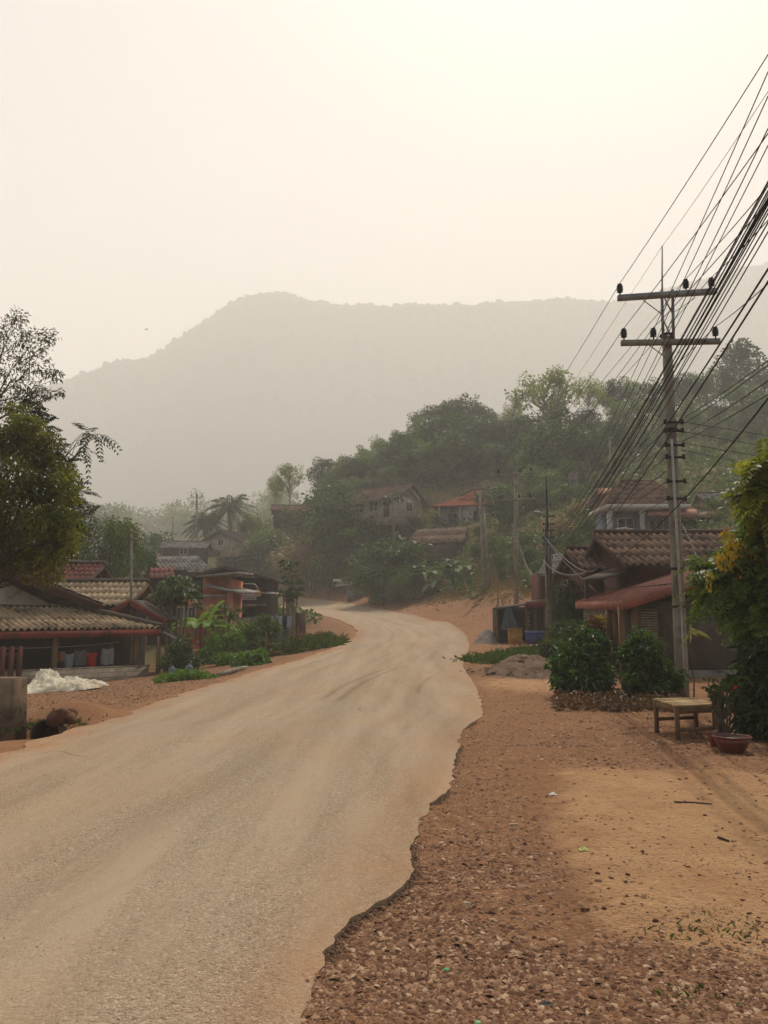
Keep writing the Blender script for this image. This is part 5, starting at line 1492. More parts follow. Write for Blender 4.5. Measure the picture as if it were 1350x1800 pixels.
# ------------------------------------------------------------------ nearer plants
def clump_tree(name, label, base, clumps, lm, bark, trunk_r, hub_z, leaf, cat='tree', mode='leaf', seed=1, group=None, stems=1, twig=0.02, hub_k=.45, limb_k=.45):
    """tree or shrub with its crown given clump by clump: (centre, radius xyz, number of leaves or fronds)"""
    r = np.random.default_rng(seed)
    root = thing(name, label, cat, base, group)
    tb, cb = MB(), MB()
    base = np.array(base, float)
    allc = np.array([c for c, *_ in clumps])
    hubs = []
    for s in range(stems):
        off = r.normal(size=3) * (.25, .25, 0) * (stems > 1)
        mean = allc.mean(0)
        hub = base + off + np.array(((mean[0] - base[0]) * hub_k, (mean[1] - base[1]) * hub_k, hub_z)) + r.normal(size=3) * .1 * (stems > 1)
        limb(tb, base + off * .4 - (0, 0, .25), hub, trunk_r, trunk_r * .6, 0, 8, 7, .03, r)
        hubs.append(hub)
    for c, rad, n_ in clumps:
        c = np.array(c, float); rad = np.broadcast_to(np.array(rad, float), (3,))
        h = hubs[r.integers(len(hubs))]
        limb(tb, h, c, trunk_r * limb_k, twig * .5, .06, 6, 7, .05, r)
        for _ in range(3):
            q = c + rdir(1, .2, r)[0] * rad * .8
            limb(tb, c * .8 + h * .2, q, twig, twig * .3, .05, 4, 4, .06, r)
        p, w = blob_points(c, rad, n_, r, .35)
        if mode == 'leaf':
            L_, W_, droop = leaf
            add_leaves(cb, p, w * .8 + rdir(n_, 0, r) * .8 + (0, 0, -.15), L_ * (.6 + .7 * r.random(n_)), W_ * (.6 + .7 * r.random(n_)), .22, droop, True, r)
        else:
            L_, prs, ll, lw, droop = leaf
            add = unit(w + rdir(n_, .15, r) * .5)
            fronds(cb, c + (p - c) * .55, add, L_ * (.7 + .6 * r.random(n_)), prs, ll, lw, droop, r)
    tb.build('trunk', bark, root, smooth=True)
    cb.build('crown', lm, root)
    return root

# glossy bushes right of the mound
def bush(name, label, px, Y, cl, n_, leaf, lm, seed, stems=6, group=None, cat='bush'):
    g = G(px, Y)
    r2 = np.random.default_rng(seed + 900)
    cl = list(cl)
    for a, b, dy, rr, k in list(cl):
        for _ in range(3):
            q_ = r2.uniform(.09, .17)
            t_ = r2.uniform(-.5, 3.6)
            cl.append((a + math.cos(t_) * rr[0] * 84, b - math.sin(t_) * rr[2] * 84, dy + r2.uniform(-.3, .2), (q_, q_, q_ * 1.3), .05))
    return clump_tree(name, label, g, [(P(a, b, Y + dy), rr, int(n_ * k)) for a, b, dy, rr, k in cl], lm, M_bark, .025, .35, leaf, cat, 'leaf', seed, group, stems, .008)
bush('glossy_bush', 'large glossy dark green bush left of the pair by the shop', 1035, 18.2,
     [(1028, 1168, 0, (.45, .45, .42), 1), (1000, 1160, .2, (.34, .4, .35), .7), (1046, 1160, .1, (.26, .3, .36), .5), (1038, 1128, .3, (.36, .35, .28), .8), (1015, 1198, -.3, (.45, .4, .28), .8), (1052, 1195, -.2, (.24, .3, .26), .4), (1035, 1200, -.4, (.42, .35, .24), .7), (990, 1185, 0, (.25, .3, .3), .4), (1022, 1140, .3, (.32, .3, .25), .5)], 620, (.15, .075, .25), L_gloss, 31)
bush('glossy_bush', 'glossy round bush in front of the louvred shutter', 1125, 17.6,
     [(1132, 1165, 0, (.42, .42, .42), 1), (1116, 1150, .1, (.26, .3, .32), .6), (1150, 1175, 0, (.38, .4, .35), .8), (1128, 1135, .2, (.3, .3, .25), .6), (1142, 1205, -.2, (.42, .4, .25), .8), (1116, 1205, -.2, (.26, .3, .22), .5), (1170, 1195, 0, (.3, .3, .25), .45)], 620, (.145, .07, .25), L_gloss, 32)
# leafy plants round the street pole and the low weeds by the mound
for px, py, Y, lb, k in ((1000, 1110, 33, 'leafy bush just right of the street pole foot', 1.0), (1030, 1118, 27, 'mid green bush between the glossy bush and the maroon wall', 1.0), (980, 1135, 32, 'low leafy bush at the foot of the street pole', .8)):
    c = P(px, py, Y)
    g = G(px, Y)
    h_ = c[2] - g[2]
    clump_tree('leafy_bush', lb, g, [(c + (-.3 * k, 0, 0), (.6 * k, .5, max(.3, h_ * .5)), 420), (c + (.4 * k, .1, -.1), (.55 * k, .5, max(.3, h_ * .45)), 420), (g + (0, -.2, .4), (.8 * k, .6, .4), 500)], L_mid, M_bark, .03, .4, (.2, .1, .25), 'bush', 'leaf', int(px), None, 4, .01)
# croton with yellow head
c = P(1047, 1098, 26)
clump_tree('croton', 'dark red croton shrub with a yellow-leaved top by the maroon wall', G(1047, 26), [(c - (.15, 0, .1), (.35, .3, .3), 300)], leafmat('leaf_croton', srgb(72, 34, 28), srgb(96, 58, 34)), M_bark, .03, .8, (.2, .06, .2), 'shrub', 'leaf', 8, None, 2)
clump_tree('yellow_croton', 'small yellow-leaved croton top glowing beside the awning post', G(1058, 26.3), [(P(1056, 1092, 26.3), (.14, .14, .14), 70)], leafmat('leaf_yellow', srgb(190, 160, 50), srgb(150, 140, 50)), M_bark, .02, 1.0, (.26, .06, .2), 'shrub', 'leaf', 9)

# drooping strap-leaved plant by the maroon wall
root = thing('strap_leaf_plant', 'tall drooping strap-leaved plant hanging beside the maroon wall', 'plant', G(995, 35.5))
tb, cb = MB(), MB()
r = np.random.default_rng(77)
for px, pyt in ((984, 1030), (996, 1022), (1008, 1028), (1016, 1045), (990, 1060), (1004, 1066)):
    g, t_ = G(px, 35.5 + r.uniform(-.4, .4)), P(px, pyt, 35.5)
    limb(tb, g - (0, 0, .2), t_, .06, .04, 0, 6, 6, .02, r)
    for q in range(5):
        c = g + (t_ - g) * (1 - q * .16)
        n_ = 26
        th = r.random(n_) * 6.28
        out = np.stack([np.cos(th), np.sin(th), .5 + .5 * r.random(n_)], -1)
        L_ = .75 * (.7 + .6 * r.random(n_))[:, None]
        prev = np.repeat(c[None], n_, 0); w0 = .035
        side = unit(np.cross(out, (0, 0, 1.0)))
        for s in range(5):
            t0, t1 = s / 5, (s + 1) / 5
            f = lambda t: c + out * L_ * t * (1, 1, 1) + np.array((0, 0, -1.0)) * L_ * 1.7 * t * t
            wa, wb = w0 * (1 - t0 ** 2), w0 * (1 - t1 ** 2)
            V = np.stack([f(t0) - side * wa, f(t0) + side * wa, f(t1) + side * wb, f(t1) - side * wb], 1)
            cb.add(V.reshape(-1, 3), np.arange(n_)[:, None] * 4 + np.array([[0, 1, 2, 3]]))
tb.build('stem', M_bark, root, smooth=True); cb.build('foliage', L_dark, root)

# right-hand tree with fern-like leaves and yellow flowers
YR = 13.6
def RP(px, py, dy=0): return P(px, py, YR + dy)
cl = []
r = np.random.default_rng(3)
for px, py, rr, n_ in ((1318, 945, .36, 84), (1345, 935, .42, 90), (1268, 968, .28, 62), (1308, 990, .46, 120), (1345, 990, .5, 120), (1258, 1010, .34, 90), (1295, 1050, .46, 130), (1325, 1060, .55, 150), (1262, 1050, .22, 46), (1312, 1100, .4, 110), (1345, 1120, .5, 130), (1360, 1110, .5, 110), (1345, 1165, .42, 100), (1335, 1170, .5, 130), (1222, 1030, .22, 36), (1222, 995, .2, 30), (1390, 960, .6, 110), (1400, 1060, .7, 120), (1390, 1150, .6, 90), (1288, 945, .2, 34)):
    cl.append((RP(px + 34, py, r.uniform(-.5, .6)), (rr, rr, rr * .8), n_))
rt = clump_tree('feathery_tree', 'dark feathery-leaved tree with yellow flower clusters at the right edge', G(1258, YR), cl, leafmat('leaf_feathery', srgb(56, 84, 36), srgb(108, 130, 54), rough=.45, trans=.5), M_bark, .055, 1.1, (.5, 9, .15, .05, .42), 'tree', 'frond', 55, None, 2)
L_petal = leafmat('petal_yellow', srgb(184, 160, 44), srgb(168, 124, 34), trans=.5)
for px, py, n_, dy in ((1262, 945, 60, -.6), (1288, 962, 44, -.6), (1312, 972, 34, -.6), (1253, 985, 60, -.6), (1309, 920, 70, -.6), (1232, 1018, 26, -.7), (1278, 1000, 18, -.5), (1270, 965, 70, -.6)):
    c = RP(px + 16, py, dy)
    cb = MB()
    p, w = blob_points(c, (.11, .11, .17), n_, r)
    add_leaves(cb, p, w * .4 + (0, 0, -1.0), .06, .035, .2, .1, True, r)
    cb.build('flower_cluster', L_petal, rt)
# young leafy top of a second tree by the frame edge
cl = [(P(1345, 850, 12.6), (.26, .3, .2), 40), (P(1352, 815, 12.6), (.2, .25, .12), 34), (P(1325, 862, 12.7), (.16, .2, .1), 18), (P(1380, 840, 12.6), (.35, .3, .3), 50), (P(1340, 880, 12.8), (.26, .25, .16), 30)]
clump_tree('tall_feathery_tree', 'taller feathery tree top with yellow-green tip at the right edge', G(1372, 12.8), cl, leafmat('leaf_feathery_young', srgb(66, 88, 30), srgb(136, 140, 46), rough=.45, trans=.5), M_bark, .05, 2.6, (.5, 9, .16, .055, .35), 'tree', 'frond', 56)
# dark broad-leaved shrub at the bottom right
cl = [(P(1345, 1215, 11.8), (.42, .4, .42), 380), (P(1350, 1270, 11.5), (.38, .4, .3), 320), (P(1310, 1215, 12.4), (.3, .3, .3), 190), (P(1385, 1190, 11.8), (.5, .4, .6), 300), (P(1345, 1150, 12.2), (.4, .4, .3), 240), (P(1325, 1255, 12.0), (.22, .25, .25), 110)]
clump_tree('dark_shrub', 'dark long-leaved shrub behind the flower pots at the right edge', G(1365, 11.9), cl, leafmat('leaf_dark_long', srgb(32, 50, 28), srgb(58, 76, 40), rough=.4), M_bark, .03, .4, (.24, .055, .4), 'shrub', 'leaf', 57, None, 5)
# banana-like pale leaf by the shop wall
cl = [(P(1212, 1112, 16.5), (.1, .1, .05), 6)]
clump_tree('young_plant', 'slim young plant with pale arched leaves by the tall pole', G(1222, 16.5), cl, leafmat('leaf_pale', srgb(128, 134, 88), srgb(150, 150, 104)), M_bark, .02, .9, (.36, .08, .6), 'plant', 'leaf', 58)
# dead leaves and twigs heaped under the bushes
mb = MB()
n_ = 2600
px = rng.uniform(975, 1190, n_); Y = rng.uniform(15.6, 18.6, n_)
x = (px - 675) / 1400 * (Y * CP - .2); z = H(x, Y)
p = np.stack([x, Y, z + rng.random(n_) ** 2 * .22], -1)
add_leaves(mb, p, rdir(n_, .2) * (1, 1, .6), .13 * (.6 + .8 * rng.random(n_)), .05, .3, .1)
tag(mb.build('leaf_litter', L_dry), 'dry brown leaves and twigs heaped under the glossy bushes', 'dead leaves', kind='stuff')

# left-hand trees: trunks stand beyond the left edge of the picture
YL = 17.4
def LP(px, py, dy=0): return P(px, py, YL + dy)
r = np.random.default_rng(4)
cl = []
for px, py, rr, n_ in ((25, 775, .75, 900), (70, 800, .55, 650), (-30, 790, .9, 700), (20, 840, .9, 1200), (75, 860, .65, 900), (-40, 870, 1.0, 800), (20, 910, .95, 1300), (80, 920, .65, 900), (105, 900, .35, 350), (-40, 950, 1.0, 800), (30, 970, .7, 900), (85, 965, .5, 550), (55, 985, .32, 420), (15, 985, .4, 520), (-20, 980, .4, 300), (108, 945, .3, 260), (60, 745, .35, 300)):
    cl.append((LP(px - 6, py, r.uniform(-.7, .7)), (rr * .72, rr * .72, rr * .58), int(n_ * 1.05)))
for k in range(34):
    t_ = k / 33
    px = np.interp(t_, [0, .2, .5, .8, 1], [20, 92, 122, 126, 60]) + r.uniform(-26, 14); py = 728 + 285 * t_ + r.uniform(-14, 14)
    q_ = r.uniform(.12, .26)
    cl.append((LP(px, py, r.uniform(-.5, .6)), (q_ * 1.4, q_ * 1.4, q_), int(900 * q_ ** 1.4)))
clump_tree('bushy_tree', 'dense yellow-green bushy tree hanging over the white gable at the left edge', G(-150, YL), cl, L_yellow, M_bark, .10, 2.2, (.125, .05, .2), 'tree', 'leaf', 60, None, 3, .008, .2, .22)
cl = []
for px, py, rr, n_ in ((20, 585, .5, 330), (60, 600, .4, 220), (85, 590, .22, 90), (10, 640, .6, 420), (60, 640, .42, 260), (95, 660, .22, 110), (45, 685, .4, 230), (10, 700, .5, 260), (78, 690, .22, 100), (-50, 620, .8, 350), (-40, 700, .7, 300), (30, 555, .25, 90), (104, 690, .12, 46)):
    cl.append((P(px, py, 18.6 + r.uniform(-.6, .6)), (rr * 1.15, rr * 1.1, rr * .85), int(n_ * 1.15)))
clump_tree('fine_leaved_tree', 'tall fine-leaved airy tree at the top of the left edge', G(-190, 18.6), cl, leafmat('leaf_fine', srgb(60, 62, 42), srgb(88, 80, 56)), M_bark, .07, 6.2, (.078, .036, .3), 'tree', 'leaf', 61, None, 1, .009)
cl = []
for px, py, rr, n_ in ((45, 728, .26, 22), (72, 752, .26, 22), (62, 700, .16, 9), (88, 790, .3, 26), (110, 812, .26, 20), (122, 850, .28, 22), (140, 870, .2, 14), (128, 900, .26, 20), (155, 905, .18, 12), (135, 935, .2, 14), (152, 762, .12, 7), (172, 762, .10, 5), (150, 790, .1, 5), (110, 925, .25, 18), (40, 760, .3, 20)):
    cl.append((P(px, py, 19.0 + r.uniform(-.5, .5)), (rr, rr, rr * .8), n_))
clump_tree('pinnate_tree', 'dark tree with drooping paired leaflets reaching out from the left edge', G(-110, 20.5), cl, leafmat('leaf_pinnate', srgb(38, 48, 36), srgb(58, 66, 44)), M_bark, .06, 3.6, (.52, 7, .15, .056, .45), 'tree', 'frond', 62, None, 1, .012, .25, .35)

# bamboo-like light tree behind the red roof
cl = []
for k in range(26):
    px, py = r.uniform(118, 232), r.uniform(905, 1010)
    if py < 905 + abs(px - 175) * .5: py += 40
    cl.append((P(px, py, 50 + r.uniform(-2, 2)), (1.0, 1.0, .8), 170))
clump_tree('bamboo_thicket', 'feathery light green bamboo rising behind the red tiled roof', G(175, 51), cl, L_mid, M_palebark, .12, 2.2, (.34, .08, .5), 'bamboo', 'leaf', 63, None, 5)

# ------------------------------------------------------------------ garden by the left roadside
def big_leaf(mb, base, d, L, w, droop, r):
    """one broad banana blade: arched, folded along its rib"""
    d = unit(np.array(d, float)); side = unit(np.cross(d, (0, 0, 1.0)))
    n_ = 9
    rows_ = []
    for k in range(n_):
        t = k / (n_ - 1)
        c = base + d * L * t + np.array((0, 0, -1.0)) * L * droop * t * t
        ww = w * (math.sin(math.pi * (.06 + .9 * t)) ** .55) * (0.15 if k == 0 else 1) * (1 + .1 * r.normal())
        lift = np.array((0, 0, 1.0)) * ww * .28
        rows_.append([c - side * ww + lift, c - side * ww * .5 + lift * .6, c, c + side * ww * .5 + lift * .6, c + side * ww + lift])
    V = np.array(rows_).reshape(-1, 3)
    F = [(k * 5 + q, k * 5 + q + 1, (k + 1) * 5 + q + 1, (k + 1) * 5 + q) for k in range(n_ - 1) for q in range(4)]
    mb.add(V, F)
L_banana = leafmat('leaf_banana', srgb(84, 120, 46), srgb(118, 146, 66), trans=.45, rough=.6)
L_bananad = leafmat('leaf_banana_hill', srgb(64, 88, 48), srgb(96, 116, 74), trans=.35, rough=.65)
M_bstem = mat('banana_stem', srgb(128, 128, 76), srgb(98, 92, 56), scale=4, stretch=(1, 1, .2), bump=.2)
def banana(label, px, pytop, Y, n_, L, w, seed, lm=L_banana, upright=.6, group=None):
    r = np.random.default_rng(seed)
    g = G(px, Y)
    hub = P(px, pytop, Y)
    root = thing('banana_plant', label, 'banana plant', g, group)
    tb = MB(); limb(tb, g - (0, 0, .2), hub, .11, .06, 0, 8, 5, .02, r); tb.build('stem', M_bstem, root, smooth=True)
    for k in range(n_):
        th = k * 2.4 + r.uniform(-.4, .4)
        up = upright * r.uniform(.5, 1.8) if k else 2.4
        mb = MB()
        big_leaf(mb, hub - (0, 0, .15), (math.cos(th), math.sin(th), up), L * r.uniform(.75, 1.15), w * r.uniform(.8, 1.1), r.uniform(.35, .9), r)
        mb.build('leaf', lm, root, smooth=True)
banana('pale green banana plant with an upright leaf beside the pink house', 362, 1100, 40, 7, 2.4, .33, 70)
banana('dark banana plant left of the upright-leaved one', 346, 1100, 39, 6, 1.8, .28, 71)
banana('low banana plant half hidden behind the papaya trunks', 322, 1120, 40, 5, 1.1, .2, 72)
for k, (px, py, Y) in enumerate(((750, 1010, 76), (775, 1000, 77), (800, 990, 78), (735, 1000, 78), (815, 1000, 76), (765, 1025, 75))):
    banana('banana plant with pale drooping leaves in the clump below the long brown roof', px, py, Y, 8, 2.3, .36, 80 + k, L_bananad, .5, 'banana clump below the long roof')
for k, (px, py, Y) in enumerate(((505, 965, 107), (480, 985, 111), (447, 990, 118), (615, 940, 95))):
    banana(('banana plant on the bank above the far bend', 'banana plant above the parked motorbikes', 'banana plant behind the roof of the dark wooden house', 'pale banana shoot below the beige house')[k], px, py, Y, 7, 2.2, .34, 90 + k, L_bananad, .6)

def papaya(label, px, pyt, Y, stems, n_, L, seed, lm, scale_leaf=1.0):
    r = np.random.default_rng(seed)
    g = G(px, Y)
    root = thing('papaya_tree', label, 'papaya tree', g)
    tb, cb, pb_ = MB(), MB(), MB()
    for dx, py in stems:
        b, t_ = G(px + dx * .5, Y), P(px + dx, py, Y)
        limb(tb, b - (0, 0, .2), t_, .085, .055, 0, 8, 6, .015, r)
        for k in range(n_):
            th, el = r.random() * 6.28, r.uniform(-.45, .9)
            d = np.array((math.cos(th) * math.cos(el), math.sin(th) * math.cos(el), math.sin(el)))
            e = t_ - (0, 0, r.uniform(0, .35)) + d * L * r.uniform(.7, 1.1)
            pb_.tube([t_ - (0, 0, .15), (t_ + e) / 2 + (0, 0, .08), e], [.015, .012, .008], 4, cap=False)
            for q in range(7):                          # lobed hand of a leaf
                a = (q - 3) * .62
                fx = np.array((math.cos(th + a), math.sin(th + a), -.45))
                add_leaves(cb, e[None], fx[None], .34 * scale_leaf * (1 - abs(q - 3) * .08), .15 * scale_leaf, .12, .25, True, r)
    tr = tb.build('trunk', M_palebark, root, smooth=True); pb_.build('leaf_stalks', M_bstem, tr)
    cb.build('crown', lm, root)
papaya('papaya tree with a dark leafy crown and several trunks in front of the pink house', 308, 1040, 37, [(-9, 1035), (2, 1022), (12, 1038), (22, 1045), (-22, 1045)], 19, .62, 40, L_mid)
papaya('slim papaya tree with a small crown in front of the salmon wall', 403, 1068, 40, [(0, 1068)], 17, .5, 41, L_mid)
papaya('tall thin papaya cluster standing by the block wall at the bend', 512, 1000, 49.5, [(-4, 992), (4, 1020), (10, 1045), (-10, 1040)], 15, .6, 42, L_dark)
papaya('lone papaya tree with a long bare trunk below the beige house gable', 690, 880, 88, [(0, 872)], 14, .9, 43, L_dark, 2.0)

# coconut palms
def palm(label, px, pyhub, Y, L, seed):
    r = np.random.default_rng(seed)
    g, hub = G(px, Y), P(px, pyhub, Y)
    root = thing('coconut_palm', label, 'palm', g)
    tb = MB(); limb(tb, g - (0, 0, .5), hub, .3, .18, 0, 9, 8, .02, r); tb.build('trunk', M_palebark, root, smooth=True)
    n_ = 26
    th = np.arange(n_) * 2.4; el = np.linspace(1.1, -.5, n_)
    d = np.stack([np.cos(th) * np.cos(el), np.sin(th) * np.cos(el), np.sin(el)], -1)
    cb = MB(); fronds(cb, np.repeat(hub[None], n_, 0), d, L * (.85 + .3 * r.random(n_)), 22, .85, .16, .55, r, .05, .5, .7)
    cb.build('crown', L_dark, root)
palm('large coconut palm in front of the far tree row', 404, 890, 118, 4.6, 1)
palm('smaller coconut palm left of the large one behind the far pole', 362, 915, 120, 3.6, 2)

# shrubs, hedge, weeds along the left roadside
bl = lambda px, py, Y, rr, n_: (P(px, py, Y), rr, n_)
clump_tree('leafy_shrub', 'large leafy shrub with round leaves in the roadside garden', G(458, 37), [bl(445, 1110, 37, (.55, .5, .45), 480), bl(475, 1105, 37.4, (.5, .5, .45), 430), bl(460, 1135, 36.6, (.6, .5, .4), 480), bl(440, 1150, 36.4, (.4, .4, .3), 260), bl(465, 1088, 37.6, (.35, .35, .25), 200)], L_mid, M_bark, .04, .8, (.17, .1, .2), 'shrub', 'leaf', 201, None, 3)
clump_tree('dark_garden_shrub', 'dark shrub under the red dish at the verandah corner', G(315, 31.5), [bl(318, 1140, 31.5, (.5, .5, .45), 480), bl(300, 1165, 31, (.45, .4, .3), 380), bl(335, 1165, 31, (.45, .4, .35), 380)], L_dark, M_bark, .03, .4, (.15, .08, .2), 'shrub', 'leaf', 202, None, 4)
clump_tree('bright_hedge', 'low bright green hedge bush at the edge of the gravel yard', G(328, 25.4), [bl(290, 1196, 25.4, (.35, .4, .2), 620), bl(318, 1190, 25.6, (.42, .4, .26), 800), bl(348, 1190, 25.6, (.42, .4, .26), 800), bl(372, 1196, 25.4, (.3, .35, .2), 500)], L_bright, M_bark, .015, .12, (.085, .045, .1), 'bush', 'leaf', 203, None, 6, .006)
clump_tree('big_leaved_plant', 'bright big-leaved plant at the roadside left of the stick fence', G(440, 32.5), [bl(430, 1160, 32.5, (.5, .4, .3), 150), bl(452, 1155, 32.6, (.4, .4, .3), 120), bl(440, 1172, 32.2, (.5, .4, .2), 140)], L_bright, M_bark, .02, .2, (.38, .17, .5), 'plant', 'leaf', 204, None, 5)
clump_tree('garden_shrub', 'tangled green shrub below the slim papaya tree', G(395, 35), [bl(380, 1130, 35.5, (.5, .5, .45), 380), bl(410, 1125, 35.8, (.5, .5, .5), 380), bl(395, 1160, 34.6, (.6, .5, .35), 420), bl(365, 1150, 35, (.4, .4, .35), 260)], L_bright, M_bark, .03, .4, (.17, .08, .3), 'shrub', 'leaf', 205, None, 4)
clump_tree('pale_shrub', 'yellow-green shrub behind the banana stems in the garden', G(385, 42), [bl(375, 1085, 42, (.5, .5, .7), 330), bl(392, 1105, 42, (.5, .5, .5), 330), bl(425, 1105, 42, (.7, .5, .5), 400)], L_light, M_bark, .03, .7, (.19, .08, .3), 'shrub', 'leaf', 206, None, 4)
clump_tree('orange_flower_shrub', 'small shrub with orange flowers by the block wall', G(466, 39), [bl(466, 1106, 39, (.28, .25, .22), 140)], leafmat('leaf_orange', srgb(150, 84, 46), srgb(118, 100, 60)), M_bark, .02, .6, (.15, .06, .2), 'shrub', 'leaf', 207, None, 3)
def grass_patch(name, label, pts, n_, hgt, lm, spread=(.35, .35), wd=.02):
    mb = MB()
    idx = rng.integers(len(pts), size=n_)
    c = np.array([(p[0], p[1]) for p in pts])[idx] + rng.normal(size=(n_, 2)) * spread
    z = H(c[:, 0], c[:, 1])
    p = np.stack([c[:, 0], c[:, 1], z - .02], -1)
    add_leaves(mb, p, rdir(n_, 1.4), hgt * (.5 + .9 * rng.random(n_)), wd, .2, .35, True)
    return tag(mb.build(name, lm), label, 'grass', kind='stuff')
grass_patch('weeds', 'long weeds and grass along the stick fence by the road', [G(a, b) for a, b in ((480, 39), (495, 39.5), (510, 40), (525, 40.6), (540, 41), (553, 42), (565, 43.5), (500, 42), (520, 43), (540, 44), (560, 46))], 5200, .85, L_mid, (.5, .7), .05)
grass_patch('dry_grass', 'dry brown grass on the slope below the power poles', [G(a, b) for a, b in ((790, 73), (805, 72), (820, 71), (835, 70), (850, 69), (865, 68), (880, 66), (900, 65), (925, 63), (945, 60), (960, 57), (840, 74), (870, 73), (900, 71), (930, 68), (780, 77), (815, 77), (850, 78))], 7000, .6, L_rust, (1.3, 1.3), .07)
grass_patch('roadside_grass', 'low green weeds between the mound and the kiosk', [G(a, b) for a, b in ((850, 31), (865, 31.5), (880, 32), (895, 32.5), (910, 33), (930, 33.5), (945, 33), (960, 34), (975, 35), (905, 35), (935, 36))], 5200, .42, L_mid, (.42, .6), .05)
grass_patch('grass', 'sparse green grass tufts in the gravel', [np.array(P(a, b, flatY(b))) for a, b in ((1180, 1625), (1195, 1640), (1262, 1622), (1290, 1640), (1255, 1612), (925, 1475), (912, 1560), (1240, 1760), (1225, 1290), (1265, 1300), (1150, 1262), (1300, 1300), (1215, 1300))], 900, .07, L_mid, (.09, .09), .006)
grass_patch('ditch_grass', 'short weeds at the concrete headwall and ditch', [np.array((-6.4, 14.2, 0)), np.array((-6.8, 13.2, 0)), np.array((-6.6, 12.4, 0)), np.array((-7.2, 12.2, 0)), np.array((-5.7, 14.3, 0))], 1400, .16, L_dark, (.3, .22), .02)

# ------------------------------------------------------------------ things along the roadside
# wooden table
g = G(1204, 11.5)
YT = 11.4
pa, pb_, pc, pd = P(1149, 1227, 12.35), P(1188, 1240, 11.35), P(1259, 1237, 11.55), P(1222, 1226, 12.6)
zt = float(np.mean([pa[2], pb_[2], pc[2], pd[2]]))
for q in (pa, pb_, pc, pd): q[2] = zt
root = thing('wooden_table', 'weathered wooden plank table standing on the gravel by the tall pole', 'table', (float((pa[0] + pc[0]) / 2), float((pa[1] + pc[1]) / 2), 0))
def planks(mb):
    n_ = 6
    for k in range(n_):
        a, b = (k + .03) / n_, (k + .97) / n_
        q = [pb_ + (pa - pb_) * a, pc + (pd - pc) * a, pc + (pd - pc) * b, pb_ + (pa - pb_) * b]
        dz = np.array((0, 0, .004 * ((k * 7) % 3 - 1)))
        mb.slab([p + dz for p in q], .022)
part(root, 'tabletop', mat('table_plank', srgb(186, 160, 116), srgb(140, 116, 82), scale=5, stretch=(.3, 2.5, 1), bump=.3, bscale=50, island=.13), planks)
ins = lambda p, q, t: p + (q - p) * t
c0 = (pa + pc) / 2
L4 = [ins(p, c0, .06) for p in (pa, pb_, pc, pd)]
def apron(mb):
    for i in range(4):
        p, q = L4[i], L4[(i + 1) % 4]
        mb.beam(p - (0, 0, .075), q - (0, 0, .075), .025, .095)
part(root, 'apron', M_wood, apron)
for p in L4:
    part(root, 'leg', M_wood, lambda mb: mb.beam(np.array((p[0], p[1], hz(p[0], p[1]) - .06)), p - (0, 0, .03), .055, .055))
part(root, 'stretcher', M_wood, lambda mb: (mb.beam(L4[0] - (0, 0, .30), L4[3] - (0, 0, .30), .03, .05), mb.beam(L4[1] - (0, 0, .34), L4[2] - (0, 0, .34), .03, .05)))
# pots
M_pot = mat('glazed_pot', srgb(112, 44, 34), srgb(84, 34, 28), scale=3, rough=.35, spec=.5, bump=.05, dirt=(srgb(96, 70, 56), .45))
M_soil = mat('soil', srgb(62, 46, 36), srgb(44, 34, 28), scale=9, bump=.6)
M_thorn = mat('thorn_stem', srgb(96, 82, 68), srgb(70, 58, 48), scale=8, bump=.3)
def pot(label, px, py, Y, r0, h, plant, seed):
    g = G(px, Y)
    root = thing('flower_pot', label, 'flower pot', g)
    pr = [(r0 * .55, 0), (r0 * .62, .02), (r0 * .82, h * .55), (r0 * .93, h * .82), (r0 * .9, h * .84), (r0 * .9, h * .87), (r0 * 1.0, h * .88), (r0 * 1.04, h * .97), (r0 * 1.0, h), (r0 * .9, h * .99), (r0 * .86, h * .86)]
    mb = MB(); mb.lathe(g - (0, 0, .02), pr, 28); mb.build('bowl', M_pot, root, smooth=True)
    mb = MB(); mb.lathe(g + (0, 0, h * .84), [(.001, .02), (r0 * .5, .015), (r0 * .89, 0)], 24); mb.build('soil', M_soil, root, smooth=True)
    return root, g + (0, 0, h * .85)
_, s1 = pot('wide dark red glazed flower pot nearest the viewer at the right edge', 1288, 1328, 10.55, .235, .22, None, 1)
pr_, s2 = pot('smaller red flower pot tucked behind the wide one', 1261, 1322, 10.95, .13, .22, None, 2)
r = np.random.default_rng(12)
root = thing('thorn_plant', 'spiny bare-stemmed plant with one red flower growing behind the pots', 'plant', G(1275, 10.95) + (0, 0, .17))
tb, lb_, fb = MB(), MB(), MB()
b0 = G(1275, 10.95) + (0, 0, .12)
for k in range(17):
    th = r.random() * 6.28
    e = b0 + np.array((math.cos(th) * r.uniform(.05, .22), math.sin(th) * r.uniform(.05, .15), r.uniform(.38, .72)))
    pts = limb(tb, b0 + np.array((math.cos(th), math.sin(th), 0)) * .05, e, .013, .009, .0, 6, 7, .05, r)
    for q in np.linspace(.1, 1, 12):
        i_ = q * 6; a = pts[int(min(5, i_))] + (pts[min(6, int(i_) + 1)] - pts[int(min(5, i_))]) * (i_ - int(i_))
        d = rdir(2, .1, r) * (1, 1, .4)
        for w in d: tb.tube([a, a + unit(w) * .028], [.003, .0006], 4, cap=False)
    p, w = blob_points(e, (.06, .06, .06), 16, r)
    add_leaves(lb_, p, w + (0, 0, .4), .075, .028, .2, .1, True, r)
p, w = blob_points(P(1289, 1208, 10.9), (.03, .03, .025), 34, r)
add_leaves(fb, p, w, .03, .028, .2, 0, True, r)
tb.build('stems', M_thorn, root, smooth=True); lb_.build('leaves', L_dark, root); fb.build('flower', leafmat('petal_red', srgb(150, 30, 26), srgb(120, 24, 24)), root)
